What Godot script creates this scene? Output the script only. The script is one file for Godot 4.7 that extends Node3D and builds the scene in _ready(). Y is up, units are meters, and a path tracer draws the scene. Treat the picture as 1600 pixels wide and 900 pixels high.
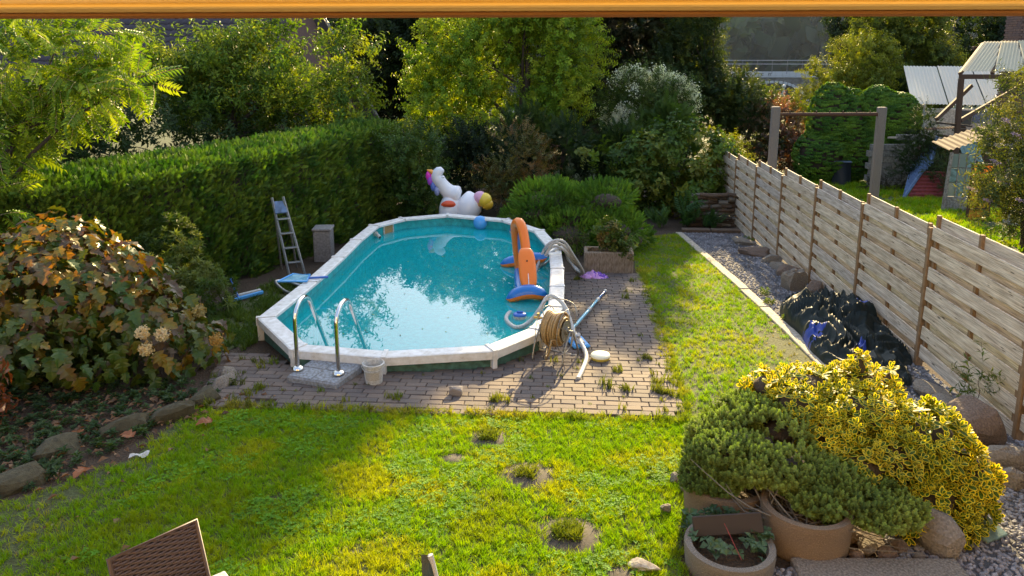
extends Node3D
# A back garden seen from a first floor: pool, lawn, woven fence, hedge and the neighbours' sheds. Metres, y up, the camera looks along -z.

var rng := RandomNumberGenerator.new()
var wob := FastNoiseLite.new()
var M := {}
var taken := {}
const SUN_AZ := 12.0
const SUN_EL := 19.0

# ---------------------------------------------------------------- mesh building
class MB:
	var v := PackedVector3Array()
	var c := PackedColorArray()
	var g := PackedInt32Array()
	var t := PackedVector2Array()
	var col := Color.WHITE
	var grp := -1
	var smooth := false

	func tri(a: Vector3, b: Vector3, d: Vector3, ta := Vector2.ZERO, tb := Vector2.ZERO, td := Vector2.ZERO) -> void:
		v.append(a); v.append(b); v.append(d)
		c.append(col); c.append(col); c.append(col)
		t.append(ta); t.append(tb); t.append(td)
		g.append(grp)
		if grp >= 0:
			smooth = true

	func tri3(a: Vector3, b: Vector3, d: Vector3, ca: Color, cb: Color, cd: Color) -> void:
		v.append(a); v.append(b); v.append(d)
		c.append(ca); c.append(cb); c.append(cd)
		t.append(Vector2.ZERO); t.append(Vector2.ZERO); t.append(Vector2.ZERO)
		g.append(grp)

	func otri(a: Vector3, b: Vector3, d: Vector3, o: Vector3) -> void:   # turned so that its front looks away from o
		if (d - a).cross(b - a).dot((a + b + d) / 3.0 - o) < 0.0:
			tri(a, d, b)
		else:
			tri(a, b, d)

	func quad(a: Vector3, b: Vector3, d: Vector3, e: Vector3) -> void:
		tri(a, b, d); tri(a, d, e)

	func oquad(a: Vector3, b: Vector3, d: Vector3, e: Vector3, o: Vector3) -> void:
		otri(a, b, d, o); otri(a, d, e, o)

	func box(ctr: Vector3, size: Vector3, bas := Basis(), ch := 0.0) -> void:
		var h := size * 0.5
		var k := minf(ch, minf(h.x, minf(h.y, h.z)) * 0.9)
		if k <= 0.0:
			for ax in 3:
				for s in [-1.0, 1.0]:
					var p := []
					for q in [[-1, -1], [1, -1], [1, 1], [-1, 1]]:
						var w := Vector3()
						w[ax] = s * h[ax]; w[(ax + 1) % 3] = q[0] * h[(ax + 1) % 3]; w[(ax + 2) % 3] = q[1] * h[(ax + 2) % 3]
						p.append(ctr + bas * w)
					oquad(p[0], p[1], p[2], p[3], ctr)
			return
		var face := func(ax: int, s: Vector3) -> Vector3:
			var w := Vector3(s.x * (h.x - k), s.y * (h.y - k), s.z * (h.z - k))
			w[ax] = s[ax] * h[ax]
			return ctr + bas * w
		for ax in 3:
			var u := (ax + 1) % 3
			var w2 := (ax + 2) % 3
			for s in [-1.0, 1.0]:
				var p := []
				for q in [[-1, -1], [1, -1], [1, 1], [-1, 1]]:
					var sg := Vector3(); sg[ax] = s; sg[u] = q[0]; sg[w2] = q[1]
					p.append(face.call(ax, sg))
				oquad(p[0], p[1], p[2], p[3], ctr)
				for s2 in [-1.0, 1.0]:   # the edge between faces ax and u
					var a := Vector3(); a[ax] = s; a[u] = s2; a[w2] = -1
					var b := a; b[w2] = 1
					oquad(face.call(ax, a), face.call(ax, b), face.call(u, b), face.call(u, a), ctr)
		for sx in [-1.0, 1.0]:
			for sy in [-1.0, 1.0]:
				for sz in [-1.0, 1.0]:
					var sg := Vector3(sx, sy, sz)
					otri(face.call(0, sg), face.call(1, sg), face.call(2, sg), ctr)

	func bar(a: Vector3, b: Vector3, w: float, d: float, ch := 0.0) -> void:   # a squared bar from a to b
		var y := (b - a).normalized()
		var x := y.cross(Vector3.BACK if absf(y.z) < 0.9 else Vector3.RIGHT).normalized()
		box((a + b) * 0.5, Vector3(w, a.distance_to(b), d), Basis(x, y, x.cross(y)), ch)

	func tube(p: Array, r: Variant, n := 8, caps := true) -> void:
		var fr := Vector3.UP
		var d0: Vector3 = (p[1] - p[0]).normalized()
		fr = d0.cross(Vector3.UP if absf(d0.y) < 0.9 else Vector3.RIGHT).normalized()
		var prev := []
		var og := grp
		for i in p.size():
			var d: Vector3 = (p[mini(i + 1, p.size() - 1)] - p[maxi(i - 1, 0)]).normalized()
			fr = (fr - d * fr.dot(d)).normalized()
			var bi := d.cross(fr)
			var rr: float = r[i] if r is Array else r
			var ring := []
			for k in n:
				var an := TAU * k / n
				ring.append(p[i] + (fr * cos(an) + bi * sin(an)) * rr)
			if i > 0:
				var mid: Vector3 = (p[i] + p[i - 1]) * 0.5
				for k in n:
					oquad(prev[k], prev[(k + 1) % n], ring[(k + 1) % n], ring[k], mid)
			if caps and (i == 0 or i == p.size() - 1):
				grp = -1 if og < 0 else og + 1
				var inner: Vector3 = p[1] if i == 0 else p[i - 1]
				for k in n:
					otri(p[i], ring[k], ring[(k + 1) % n], inner)
				grp = og
			prev = ring

	func lathe(ctr: Vector3, prof: Array, n := 16, bas := Basis(), sharp := false) -> void:   # prof: (radius, height) from bottom to top
		var og := grp
		for i in prof.size() - 1:
			var a: Vector2 = prof[i]
			var b: Vector2 = prof[i + 1]
			if sharp:
				grp = og + 1 + i
			for k in n:
				var a0 := TAU * k / n
				var a1 := TAU * (k + 1) / n
				var d0 := Vector3(cos(a0), 0, sin(a0))
				var d1 := Vector3(cos(a1), 0, sin(a1))
				var q0 := ctr + bas * (d0 * a.x + Vector3.UP * a.y)
				var q1 := ctr + bas * (d1 * a.x + Vector3.UP * a.y)
				var q2 := ctr + bas * (d1 * b.x + Vector3.UP * b.y)
				var q3 := ctr + bas * (d0 * b.x + Vector3.UP * b.y)
				# profile runs with the solid on its left (towards the axis) when going up
				if a.x > 1e-5:
					tri(q0, q1, q2)
				if b.x > 1e-5:
					tri(q0, q2, q3)
		grp = og

	func prism(poly: PackedVector2Array, y0: float, y1: float) -> void:   # a polygon in x,z between two heights
		var ctr := Vector2()
		for q in poly:
			ctr += q / poly.size()
		var idx := Geometry2D.triangulate_polygon(poly)
		for i in range(0, idx.size(), 3):
			for y in [y0, y1]:
				var q := []
				for k in 3:
					q.append(Vector3(poly[idx[i + k]].x, y, poly[idx[i + k]].y))
				otri(q[0], q[1], q[2], q[0] + Vector3(0, (y0 + y1) * 0.5 - y, 0))
		for i in poly.size():
			var a := poly[i]
			var b := poly[(i + 1) % poly.size()]
			oquad(Vector3(a.x, y0, a.y), Vector3(b.x, y0, b.y), Vector3(b.x, y1, b.y), Vector3(a.x, y1, a.y), Vector3(ctr.x, (y0 + y1) * 0.5, ctr.y))

	func ball(ctr: Vector3, r: Vector3, n := 12, m := 8, bas := Basis()) -> void:
		for j in m:
			for i in n:
				var q := []
				for e in [[i, j], [i + 1, j], [i + 1, j + 1], [i, j + 1]]:
					var th: float = PI * e[1] / m
					var ph: float = TAU * (e[0] % n) / n
					q.append(ctr + bas * (Vector3(sin(th) * cos(ph), cos(th), sin(th) * sin(ph)) * r))
				if j > 0:
					otri(q[0], q[1], q[2], ctr)
				if j < m - 1:
					otri(q[0], q[2], q[3], ctr)

	func mesh() -> ArrayMesh:
		if not smooth:
			var a := []
			a.resize(Mesh.ARRAY_MAX)
			a[Mesh.ARRAY_VERTEX] = v
			a[Mesh.ARRAY_COLOR] = c
			a[Mesh.ARRAY_TEX_UV] = t
			var am := ArrayMesh.new()
			am.add_surface_from_arrays(Mesh.PRIMITIVE_TRIANGLES, a)
			return am
		var st := SurfaceTool.new()
		st.begin(Mesh.PRIMITIVE_TRIANGLES)
		for i in v.size():
			st.set_smooth_group(g[i / 3] if g[i / 3] >= 0 else 4294967295)
			st.set_color(c[i])
			st.set_uv(t[i])
			st.add_vertex(v[i])
		st.generate_normals()
		return st.commit()


# ---------------------------------------------------------------- naming
func numbered(called: String) -> String:
	var n: int = taken.get(called, 0)
	taken[called] = n + 1
	return called if n == 0 else "%s_%03d" % [called, n]

func thing(called: String, label: String, category: String, at := Vector3.ZERO, group := "") -> Node3D:
	var o := Node3D.new()
	o.name = numbered(called)
	add_child(o)
	o.position = at
	tag(o, label, category, group)
	return o

func tag(o: Node, label: String, category: String, group := "") -> void:
	o.set_meta("label", label)
	if category:
		o.set_meta("category", category)
	if group:
		o.set_meta("group", group)

func put(parent: Node, called: String, m: Mesh, mt: Material, world := true) -> MeshInstance3D:   # a part; world: the mesh is in world coordinates
	var o := MeshInstance3D.new()
	o.name = called if parent != self else numbered(called)
	o.mesh = m
	o.material_override = mt
	parent.add_child(o, true)
	if world and parent is Node3D and parent != self:
		var p: Node = parent
		var at := Vector3.ZERO
		while p != self:
			at += (p as Node3D).position
			p = p.get_parent()
		o.position = -at
	return o

func setting(called: String, m: Mesh, mt: Material, label: String) -> MeshInstance3D:
	var o := put(self, called, m, mt)
	o.set_meta("kind", "structure")
	o.set_meta("label", label)
	return o

func dup(o: Node3D, label: String, at: Vector3, turn := 0.0) -> Node3D:
	var r: Node3D = o.duplicate()
	r.name = numbered(str(o.name).rstrip("0123456789").rstrip("_"))
	add_child(r)
	r.position = at
	r.rotation.y = turn
	r.set_meta("label", label)
	return r

# ---------------------------------------------------------------- the lie of the land
func gy(z: float) -> float:
	if z > -30.0:
		return 0.066 * (z + 7.5)
	if z > -110.0:
		return -1.485 + 0.03 * (z + 30.0)
	return -3.885

func G(x: float, z: float, h := 0.0) -> Vector3:
	return Vector3(x, gy(z) + h, z)

func U(a := -1.0, b := 1.0) -> float:
	return rng.randf_range(a, b)

func V(s := 1.0) -> Vector3:
	return Vector3(U(), U(), U()) * s

func spline(p: Array, n: int) -> Array:
	var cu := Curve3D.new()
	for i in p.size():
		var a: Vector3 = p[maxi(i - 1, 0)]
		var b: Vector3 = p[mini(i + 1, p.size() - 1)]
		cu.add_point(p[i], (a - b) / 6.0, (b - a) / 6.0)
	cu.bake_interval = 0.01
	var out := []
	var l := cu.get_baked_length()
	for i in n + 1:
		out.append(cu.sample_baked(l * i / n, true))
	return out

# ---------------------------------------------------------------- materials
func noise_tex(freq: float, lo: Color, hi: Color, mid := 0.5, kind := FastNoiseLite.TYPE_SIMPLEX_SMOOTH, size := 512, oct := 5, seed_ := 1) -> NoiseTexture2D:
	var n := FastNoiseLite.new()
	n.seed = seed_
	n.noise_type = kind
	n.frequency = freq
	n.fractal_octaves = oct
	n.fractal_gain = 0.6
	var t := NoiseTexture2D.new()
	t.width = size
	t.height = size
	t.seamless = true
	t.noise = n
	var gr := Gradient.new()
	gr.offsets = PackedFloat32Array([0.0, mid, 1.0])
	gr.colors = PackedColorArray([lo, lo.lerp(hi, 0.5), hi])
	t.color_ramp = gr
	return t

func grey(a: float) -> Color:
	return Color(a, a, a)

func mat(called: String, lin: Color, rough := 0.8, tex: Texture2D = null, scale := Vector3.ONE, bump: Texture2D = null, bump_cm := 0.0) -> StandardMaterial3D:
	var m := StandardMaterial3D.new()
	m.resource_name = called
	m.albedo_color = lin.linear_to_srgb()
	m.roughness = rough
	m.vertex_color_use_as_albedo = true
	if tex:
		m.albedo_texture = tex
	if tex or bump:
		m.uv1_triplanar = true
		m.uv1_world_triplanar = true
		m.uv1_scale = scale
	if bump:
		m.heightmap_enabled = true
		m.heightmap_texture = bump
		m.heightmap_scale = bump_cm
	M[called] = m
	return m

func leaf_mat(called: String, rough := 0.5, back := Color(0.95, 0.9, 0.35)) -> StandardMaterial3D:
	var m := mat(called, Color.WHITE, rough)
	m.backlight_enabled = true
	m.backlight = back
	m.metallic_specular = 0.4
	return m

func wood_picture() -> ImageTexture:   # weathered softwood: streaks along the length, knots, drying cracks
	var w := 512
	var im := Image.create(w, w, false, Image.FORMAT_RGB8)
	var n := FastNoiseLite.new()
	n.seed = 5
	n.frequency = 0.01
	n.fractal_octaves = 3
	var r := RandomNumberGenerator.new()
	r.seed = 4
	var knots := []
	for i in 16:
		knots.append(Vector3(r.randf() * w, r.randf() * w, 3.0 + 4.0 * r.randf()))
	for y in w:
		for x in w:
			var bend := 0.0
			var dark := 0.0
			for k in knots:
				var dx: float = fposmod(x - k.x + 256.0, 512.0) - 256.0
				var dy: float = fposmod(y - k.y + 256.0, 512.0) - 256.0
				if absf(dx) < 45.0 and absf(dy) < 30.0:
					var d := sqrt(dx * dx * 0.35 + dy * dy)
					bend += signf(dy) * k.z * 1.6 * exp(-d * d / 120.0)
					dark = maxf(dark, smoothstep(k.z, k.z * 0.5, d))
			var g := n.get_noise_2d(x * 0.55, (y + bend) * 9.0)
			var f := n.get_noise_2d(x * 1.3 + 700.0, (y + bend) * 34.0)
			var st := n.get_noise_2d(x * 1.0 - 900.0, y * 1.6)
			var v := 0.84 + 0.2 * g + 0.12 * f + 0.12 * st
			if f < -0.34 and g < 0.0:
				v -= 0.2
			v = clampf(v * (1.0 - 0.55 * dark), 0.0, 1.0)
			im.set_pixel(x, y, Color(v, v * (0.965 - 0.05 * dark + 0.03 * st), v * (0.92 - 0.1 * dark + 0.06 * st)))
	return ImageTexture.create_from_image(im)

func make_materials() -> void:
	var fine := noise_tex(0.06, grey(0.5), grey(1.0), 0.5, FastNoiseLite.TYPE_SIMPLEX_SMOOTH, 512, 6, 3)
	var soft := noise_tex(0.02, grey(0.62), grey(1.0), 0.5, FastNoiseLite.TYPE_SIMPLEX_SMOOTH, 512, 5, 4)
	var speck := noise_tex(0.12, grey(0.35), grey(1.0), 0.35, FastNoiseLite.TYPE_CELLULAR, 512, 2, 5)
	var grain := noise_tex(0.03, Color(0.52, 0.46, 0.4), Color(1.0, 0.97, 0.92), 0.4, FastNoiseLite.TYPE_SIMPLEX_SMOOTH, 512, 5, 6)
	var dirt := noise_tex(0.015, Color(0.55, 0.51, 0.45), Color(1, 1, 1), 0.42, FastNoiseLite.TYPE_SIMPLEX_SMOOTH, 512, 6, 7)
	var blotch := noise_tex(0.012, Color(0.74, 0.71, 0.65), Color(1, 1, 1), 0.25, FastNoiseLite.TYPE_SIMPLEX_SMOOTH, 512, 4, 8)
	M["fine"] = fine; M["soft"] = soft; M["dirt"] = dirt
	mat("soil", Color(0.095, 0.058, 0.03), 0.95, fine, Vector3.ONE * 1.1, fine, 3.0)
	mat("turf", Color(0.1, 0.12, 0.03), 0.95, fine, Vector3.ONE * 0.9, fine, 2.0)
	mat("wild", Color(0.09, 0.12, 0.035), 0.95, dirt, Vector3.ONE * 0.3)
	mat("sand", Color(0.1, 0.085, 0.065), 0.95, fine, Vector3.ONE * 2.0, fine, 1.0)
	mat("brick_paver", Color(0.44, 0.38, 0.34), 0.85, fine, Vector3.ONE * 5.0, fine, 0.12)
	mat("gravel_bed", Color(0.2, 0.2, 0.22), 0.9, fine, Vector3.ONE * 4.0, speck, 1.5)
	mat("pebble", Color.WHITE, 0.85, soft, Vector3.ONE * 6.0)
	mat("kerb", Color(0.6, 0.55, 0.47), 0.9, dirt, Vector3.ONE * 2.2, fine, 0.2)
	mat("concrete", Color(0.38, 0.37, 0.35), 0.9, dirt, Vector3.ONE * 1.7, speck, 0.2)
	mat("slab_blue", Color(0.36, 0.4, 0.46), 0.85, dirt, Vector3.ONE * 3.0, fine, 0.1)
	mat("old_stone", Color(0.085, 0.075, 0.06), 0.9, dirt, Vector3.ONE * 3.0, fine, 0.3)
	mat("post_concrete", Color(0.33, 0.29, 0.25), 0.9, fine, Vector3.ONE * 2.0, fine, 0.3)
	mat("trough", Color(0.42, 0.34, 0.26), 0.95, dirt, Vector3(5.0, 0.9, 5.0), speck, 0.5)
	var grit := noise_tex(0.2, grey(0.45), grey(1.0), 0.4, FastNoiseLite.TYPE_CELLULAR, 512, 3, 15)
	mat("pot", Color(0.34, 0.24, 0.155), 0.95, grit, Vector3.ONE * 1.3, grit, 1.2)
	mat("pot_grey", Color(0.32, 0.28, 0.23), 0.95, grit, Vector3.ONE * 1.3, grit, 1.2)
	mat("rock", Color(0.36, 0.31, 0.25), 0.92, fine, Vector3.ONE * 1.6, fine, 1.5)
	mat("rock_red", Color(0.29, 0.21, 0.16), 0.92, fine, Vector3.ONE * 1.6, fine, 1.5)
	mat("rock_mossy", Color(0.1, 0.09, 0.05), 0.95, dirt, Vector3.ONE * 2.0, fine, 1.0)
	var plank := wood_picture()
	mat("board", Color(0.8, 0.73, 0.62), 0.75, plank, Vector3(2.0, 2.0, 0.5), plank, 0.12)
	mat("batten", Color(0.38, 0.26, 0.15), 0.75, grain, Vector3(9.0, 0.8, 9.0))
	mat("bark", Color(0.12, 0.09, 0.065), 0.95, fine, Vector3(4, 1, 4), fine, 1.0)
	mat("bark_pale", Color(0.3, 0.27, 0.22), 0.95, fine, Vector3(4, 1, 4), fine, 0.5)
	mat("old_wood", Color(0.16, 0.12, 0.09), 0.9, grain, Vector3(3, 3, 3), grain, 0.5)
	mat("rail_white", Color(0.84, 0.84, 0.83), 0.45, blotch, Vector3.ONE * 1.3)
	mat("liner", Color(0.03, 0.58, 0.62), 0.5, soft, Vector3.ONE * 0.8)
	mat("pool_wall", Color(0.1, 0.25, 0.22), 0.6, dirt, Vector3.ONE * 1.5)
	mat("steel", Color(0.78, 0.76, 0.72), 0.12).metallic = 1.0
	mat("alu", Color(0.6, 0.6, 0.6), 0.35, soft, Vector3.ONE * 4.0).metallic = 0.85
	mat("zinc", Color(0.5, 0.49, 0.46), 0.4, dirt, Vector3.ONE * 6.0).metallic = 0.7
	mat("white_plastic", Color(0.78, 0.77, 0.72), 0.4, soft, Vector3.ONE * 3.0)
	mat("blue_plastic", Color(0.03, 0.13, 0.5), 0.3)
	mat("sky_plastic", Color(0.08, 0.35, 0.75), 0.3)
	mat("pale_blue_pole", Color(0.2, 0.52, 0.68), 0.35)
	mat("orange_vinyl", Color(0.85, 0.2, 0.015), 0.28)
	mat("blue_vinyl", Color(0.015, 0.16, 0.5), 0.28)
	mat("white_vinyl", Color(0.8, 0.8, 0.82), 0.3)
	mat("vinyl", Color.WHITE, 0.3)
	mat("hose_tan", Color(0.6, 0.38, 0.15), 0.45, soft, Vector3.ONE * 5.0)
	mat("hose_white", Color(0.72, 0.71, 0.66), 0.45, soft, Vector3.ONE * 4.0)
	mat("brass", Color(0.6, 0.4, 0.12), 0.3).metallic = 0.9
	mat("yellow_lid", Color(0.75, 0.6, 0.1), 0.45)
	mat("cream_lid", Color(0.85, 0.82, 0.6), 0.45)
	mat("cloth", Color.WHITE, 0.85)
	mat("box_grey", Color(0.34, 0.33, 0.33), 0.55, soft, Vector3(2, 2, 2))
	var ta := mat("tarp_green", Color(0.016, 0.028, 0.027), 0.6, soft, Vector3.ONE * 3.0)
	ta.metallic_specular = 0.35
	mat("tarp_blue", Color(0.015, 0.045, 0.3), 0.5)
	mat("wicker", Color(0.07, 0.045, 0.04), 0.5)
	mat("awning_bar", Color(0.58, 0.46, 0.23), 0.3)
	mat("awning_lip", Color(0.25, 0.12, 0.05), 0.7, fine, Vector3(20, 20, 20))
	var fab := mat("awning_fabric", Color(0.8, 0.64, 0.34), 0.9)
	fab.backlight_enabled = true
	fab.backlight = Color(1.0, 0.85, 0.5)
	mat("house_render", Color(0.75, 0.66, 0.5), 0.9, soft, Vector3.ONE)
	mat("roof_tile", Color(0.085, 0.065, 0.075), 0.7, soft, Vector3.ONE * 2.0)
	mat("house_brick", Color(0.36, 0.22, 0.17), 0.9, fine, Vector3.ONE * 3.0)
	mat("mortar", Color(0.4, 0.36, 0.32), 0.95, fine, Vector3.ONE * 2.0)
	mat("black_wood", Color(0.03, 0.02, 0.015), 0.7)
	mat("block", Color(0.4, 0.38, 0.35), 0.95, dirt, Vector3.ONE * 1.3, speck, 0.6)
	mat("rust", Color(0.14, 0.065, 0.035), 0.85, fine, Vector3.ONE * 2.5)
	mat("red_sheet", Color(0.35, 0.05, 0.05), 0.6, dirt, Vector3.ONE)
	mat("blue_sheet", Color(0.18, 0.3, 0.55), 0.6, dirt, Vector3.ONE)
	mat("teal_sheet", Color(0.25, 0.42, 0.42), 0.6, dirt, Vector3.ONE)
	mat("white_wall", Color(0.72, 0.7, 0.65), 0.85, soft, Vector3.ONE)
	var wr := mat("white_roof", Color(0.94, 0.92, 0.84), 0.7)
	wr.backlight_enabled = true
	wr.backlight = Color(1, 0.97, 0.88)
	var po := mat("poly_sheet", Color(0.85, 0.8, 0.6), 0.8)
	po.backlight_enabled = true
	po.backlight = Color(1, 0.95, 0.75)
	mat("brown_wood", Color(0.13, 0.075, 0.045), 0.8, grain, Vector3(3, 3, 3))
	var yp := mat("yellow_pane", Color(0.62, 0.42, 0.06), 0.4)
	yp.backlight_enabled = true
	yp.backlight = Color(1, 0.8, 0.3)
	mat("old_glass", Color(0.2, 0.25, 0.22), 0.15)
	mat("door_blue", Color(0.16, 0.24, 0.45), 0.6, soft, Vector3.ONE)
	mat("compost", Color(0.015, 0.02, 0.025), 0.5)
	mat("parasol", Color(0.1, 0.17, 0.4), 0.85, soft, Vector3.ONE * 2.0)
	mat("portal", Color(0.2, 0.21, 0.22), 0.9, dirt, Vector3.ONE * 0.1)
	mat("pale_panel", Color(0.42, 0.44, 0.45), 0.8)
	mat("portal_dark", Color(0.07, 0.08, 0.09), 0.9)
	mat("hill", Color(0.035, 0.06, 0.025), 0.95, dirt, Vector3.ONE * 0.05)
	leaf_mat("leaf")
	leaf_mat("leaf_gloss", 0.3)
	leaf_mat("leaf_matt", 0.75, Color(0.8, 0.85, 0.4))
	leaf_mat("leaf_red", 0.34, Color(1.0, 0.75, 0.35)).metallic_specular = 0.5
	leaf_mat("grass_blade", 0.5, Color(1.0, 0.98, 0.3))
	leaf_mat("needle", 0.65, Color(0.7, 0.8, 0.35))
	var w := mat("water", Color(0.008, 0.52, 0.56), 0.0)
	w.albedo_color.a = 0.5
	w.transparency = BaseMaterial3D.TRANSPARENCY_ALPHA
	w.roughness = 0.0
	w.normal_enabled = true
	var wn := FastNoiseLite.new()
	wn.seed = 21
	wn.frequency = 0.012
	wn.fractal_octaves = 3
	var wt := NoiseTexture2D.new()
	wt.width = 512; wt.height = 512; wt.seamless = true; wt.as_normal_map = true; wt.bump_strength = 2.0; wt.noise = wn
	w.normal_texture = wt
	w.normal_scale = 0.006
	w.uv1_scale = Vector3(0.45, 0.3, 1.0)
	var gp := mat("glass_pane", Color(0.9, 0.95, 0.95), 0.03)
	gp.albedo_color.a = 0.1
	gp.transparency = BaseMaterial3D.TRANSPARENCY_ALPHA

# ---------------------------------------------------------------- leaves
func leaf(b: MB, at: Vector3, dir: Vector3, face: Vector3, l: float, w: float, ca: Color, fold := 0.25, droop := 0.15) -> void:
	var side := dir.cross(face).normalized() * w * 0.5
	var up := side.cross(dir).normalized()
	if up.dot(face) < 0.0:
		up = -up
	var mid := at + dir * l * 0.45
	var tip := at + dir * l - up * l * droop
	var e := up * w * fold
	b.col = ca
	b.tri(at, mid - side + e, mid); b.tri(at, mid, mid + side + e)
	b.tri(mid - side + e, tip, mid); b.tri(mid, tip, mid + side + e)

func twig_mesh(n: int, l: float, w: float, droop: float, spread: float, seed_: int, arch := 0.0, jitter := 0.35) -> ArrayMesh:   # leaves along a twig of length 1 that grows along +y
	var r := RandomNumberGenerator.new()
	r.seed = seed_
	var b := MB.new()
	b.col = Color(0.35, 0.3, 0.25)
	var pts := []
	for i in 5:
		var t := i / 4.0
		pts.append(Vector3(arch * t * t, t - 0.35 * absf(arch) * t * t, 0))
	b.tube(pts, 0.008, 3, false)
	for i in n:
		var t := (i + 0.6) / n
		var p := Vector3(arch * t * t, t - 0.35 * absf(arch) * t * t, 0)
		var an := i * 2.4 + r.randf() * 0.8
		var out := Vector3(cos(an), 0, sin(an))
		var d := (out * spread + Vector3.UP * (0.55 - droop) + Vector3(r.randf() - 0.5, r.randf() - 0.5, r.randf() - 0.5) * jitter).normalized()
		var f := (Vector3.UP + out * 0.4 + Vector3(r.randf() - 0.5, 0, r.randf() - 0.5) * 0.8).normalized()
		var k := 0.75 + 0.4 * r.randf()
		var s := 0.75 + 0.5 * r.randf()
		leaf(b, p, d, f, l * s, w * s, Color(k, k, k * (0.85 + 0.3 * r.randf())))
	return b.mesh()

func frond_mesh(seed_: int, tint := Color.WHITE) -> ArrayMesh:   # pinnate leaf of length 1 along +y, facing +z
	var r := RandomNumberGenerator.new()
	r.seed = seed_
	var b := MB.new()
	b.col = Color(0.6, 0.5, 0.3)
	var pts := []
	for i in 7:
		var t := i / 6.0
		pts.append(Vector3(0, t, -0.28 * t * t))
	b.tube(pts, 0.008, 3, false)
	for i in 7:
		var t := 0.16 + 0.78 * i / 6.5
		var p := Vector3(0, t, -0.28 * t * t)
		var l := 0.3 * (1.0 - 0.35 * absf(t - 0.5))
		for s in [-1.0, 1.0]:
			var d := Vector3(s * 0.85, 0.5, -0.3 + 0.25 * (r.randf() - 0.5)).normalized()
			var k := 0.8 + 0.35 * r.randf()
			leaf(b, p, d, Vector3(0, 0.25 + 0.2 * (r.randf() - 0.5), 1).normalized(), l * 1.15, l * 0.42, Color(k * tint.r, k * tint.g, k * tint.b), 0.3, 0.25)
	leaf(b, pts[6], Vector3(0, 0.9, -0.5).normalized(), Vector3(0, 0.4, 1).normalized(), 0.26, 0.09, tint, 0.2, 0.2)
	return b.mesh()

func spray_mesh(n: int, seed_: int, flat_ := 0.25, l := 0.35, w := 0.05) -> ArrayMesh:   # scale-leaved spray (thuja, juniper) along +y
	var r := RandomNumberGenerator.new()
	r.seed = seed_
	var b := MB.new()
	for i in n:
		var t := 0.05 + 0.9 * float(i) / n
		var s := -1.0 if i % 2 else 1.0
		var p := Vector3(0, t, -0.1 * t * t)
		var d := Vector3(s * (0.75 - 0.4 * t), 0.8, flat_ * (r.randf() - 0.5) * 2.0).normalized()
		var ll := l * (1.1 - 0.6 * t) * (0.8 + 0.4 * r.randf())
		var sd := d.cross(Vector3(0.3 * (r.randf() - 0.5), 0, 1)).normalized() * w
		var k := 0.7 + 0.3 * t + 0.15 * r.randf()
		b.col = Color(k, k, k * 0.95)
		b.tri(p - sd * 0.6, p + d * ll, p + sd * 0.6)
		var q := p + d * ll * 0.45
		var d2 := (d + Vector3(0, 0.7, 0.3 * (r.randf() - 0.5))).normalized()
		b.tri(q - sd * 0.6, q + d2 * ll * 0.5, q + sd * 0.6)
	b.tri(Vector3(-0.02, 0, 0), Vector3(0, 1.05, -0.1), Vector3(0.02, 0, 0))
	return b.mesh()

func whorl_mesh(n: int, l: float, w: float, rise: float, seed_: int) -> ArrayMesh:   # leaves round the tip of a shoot
	var r := RandomNumberGenerator.new()
	r.seed = seed_
	var b := MB.new()
	for i in n:
		var an := i * 2.4 + r.randf() * 0.3
		var t := float(i) / n
		var out := Vector3(cos(an), 0, sin(an))
		var d := (out * (1.0 - 0.6 * t) + Vector3.UP * (rise * (0.2 + t) + 0.1)).normalized()
		var k := 0.75 + 0.35 * t + 0.1 * r.randf()
		leaf(b, Vector3(0, t * 0.35, 0), d, (Vector3.UP + out * -0.3).normalized(), l * (1.1 - 0.3 * t), w, Color(k, k, k), 0.3, 0.2)
	return b.mesh()

func lobed_leaf_mesh(seed_: int, ca: Color, cb: Color) -> ArrayMesh:   # oak-leaved hydrangea blade of length 1 along +y, facing +z
	var r := RandomNumberGenerator.new()
	r.seed = seed_
	var b := MB.new()
	b.grp = -1
	var out := [Vector2(0, 0), Vector2(0.2, 0.06), Vector2(0.42, 0.2), Vector2(0.27, 0.33), Vector2(0.47, 0.55), Vector2(0.24, 0.6), Vector2(0.25, 0.8), Vector2(0.0, 1.0)]
	for s in [-1.0, 1.0]:
		for i in out.size() - 1:
			var a: Vector2 = out[i]
			var d: Vector2 = out[i + 1]
			var za := 0.3 * absf(a.x) - 0.36 * a.y * a.y + 0.05 * sin(a.y * 9.0 + seed_)
			var zd := 0.3 * absf(d.x) - 0.36 * d.y * d.y + 0.05 * sin(d.y * 9.0 + seed_)
			var ma := Vector3(0, a.y * 0.95, -0.36 * a.y * a.y)
			var md := Vector3(0, d.y * 0.95, -0.36 * d.y * d.y)
			var pa := Vector3(a.x * s, a.y, za)
			var pd := Vector3(d.x * s, d.y, zd)
			var k := 0.85 + 0.3 * r.randf()
			var c0 := Color(ca.r * k, ca.g * k, ca.b * k)
			b.tri3(ma, pa, pd, c0, ca.lerp(cb, r.randf()), cb)
			if i < out.size() - 2:
				b.tri3(ma, pd, md, c0, cb, c0)
	return b.mesh()

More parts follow.
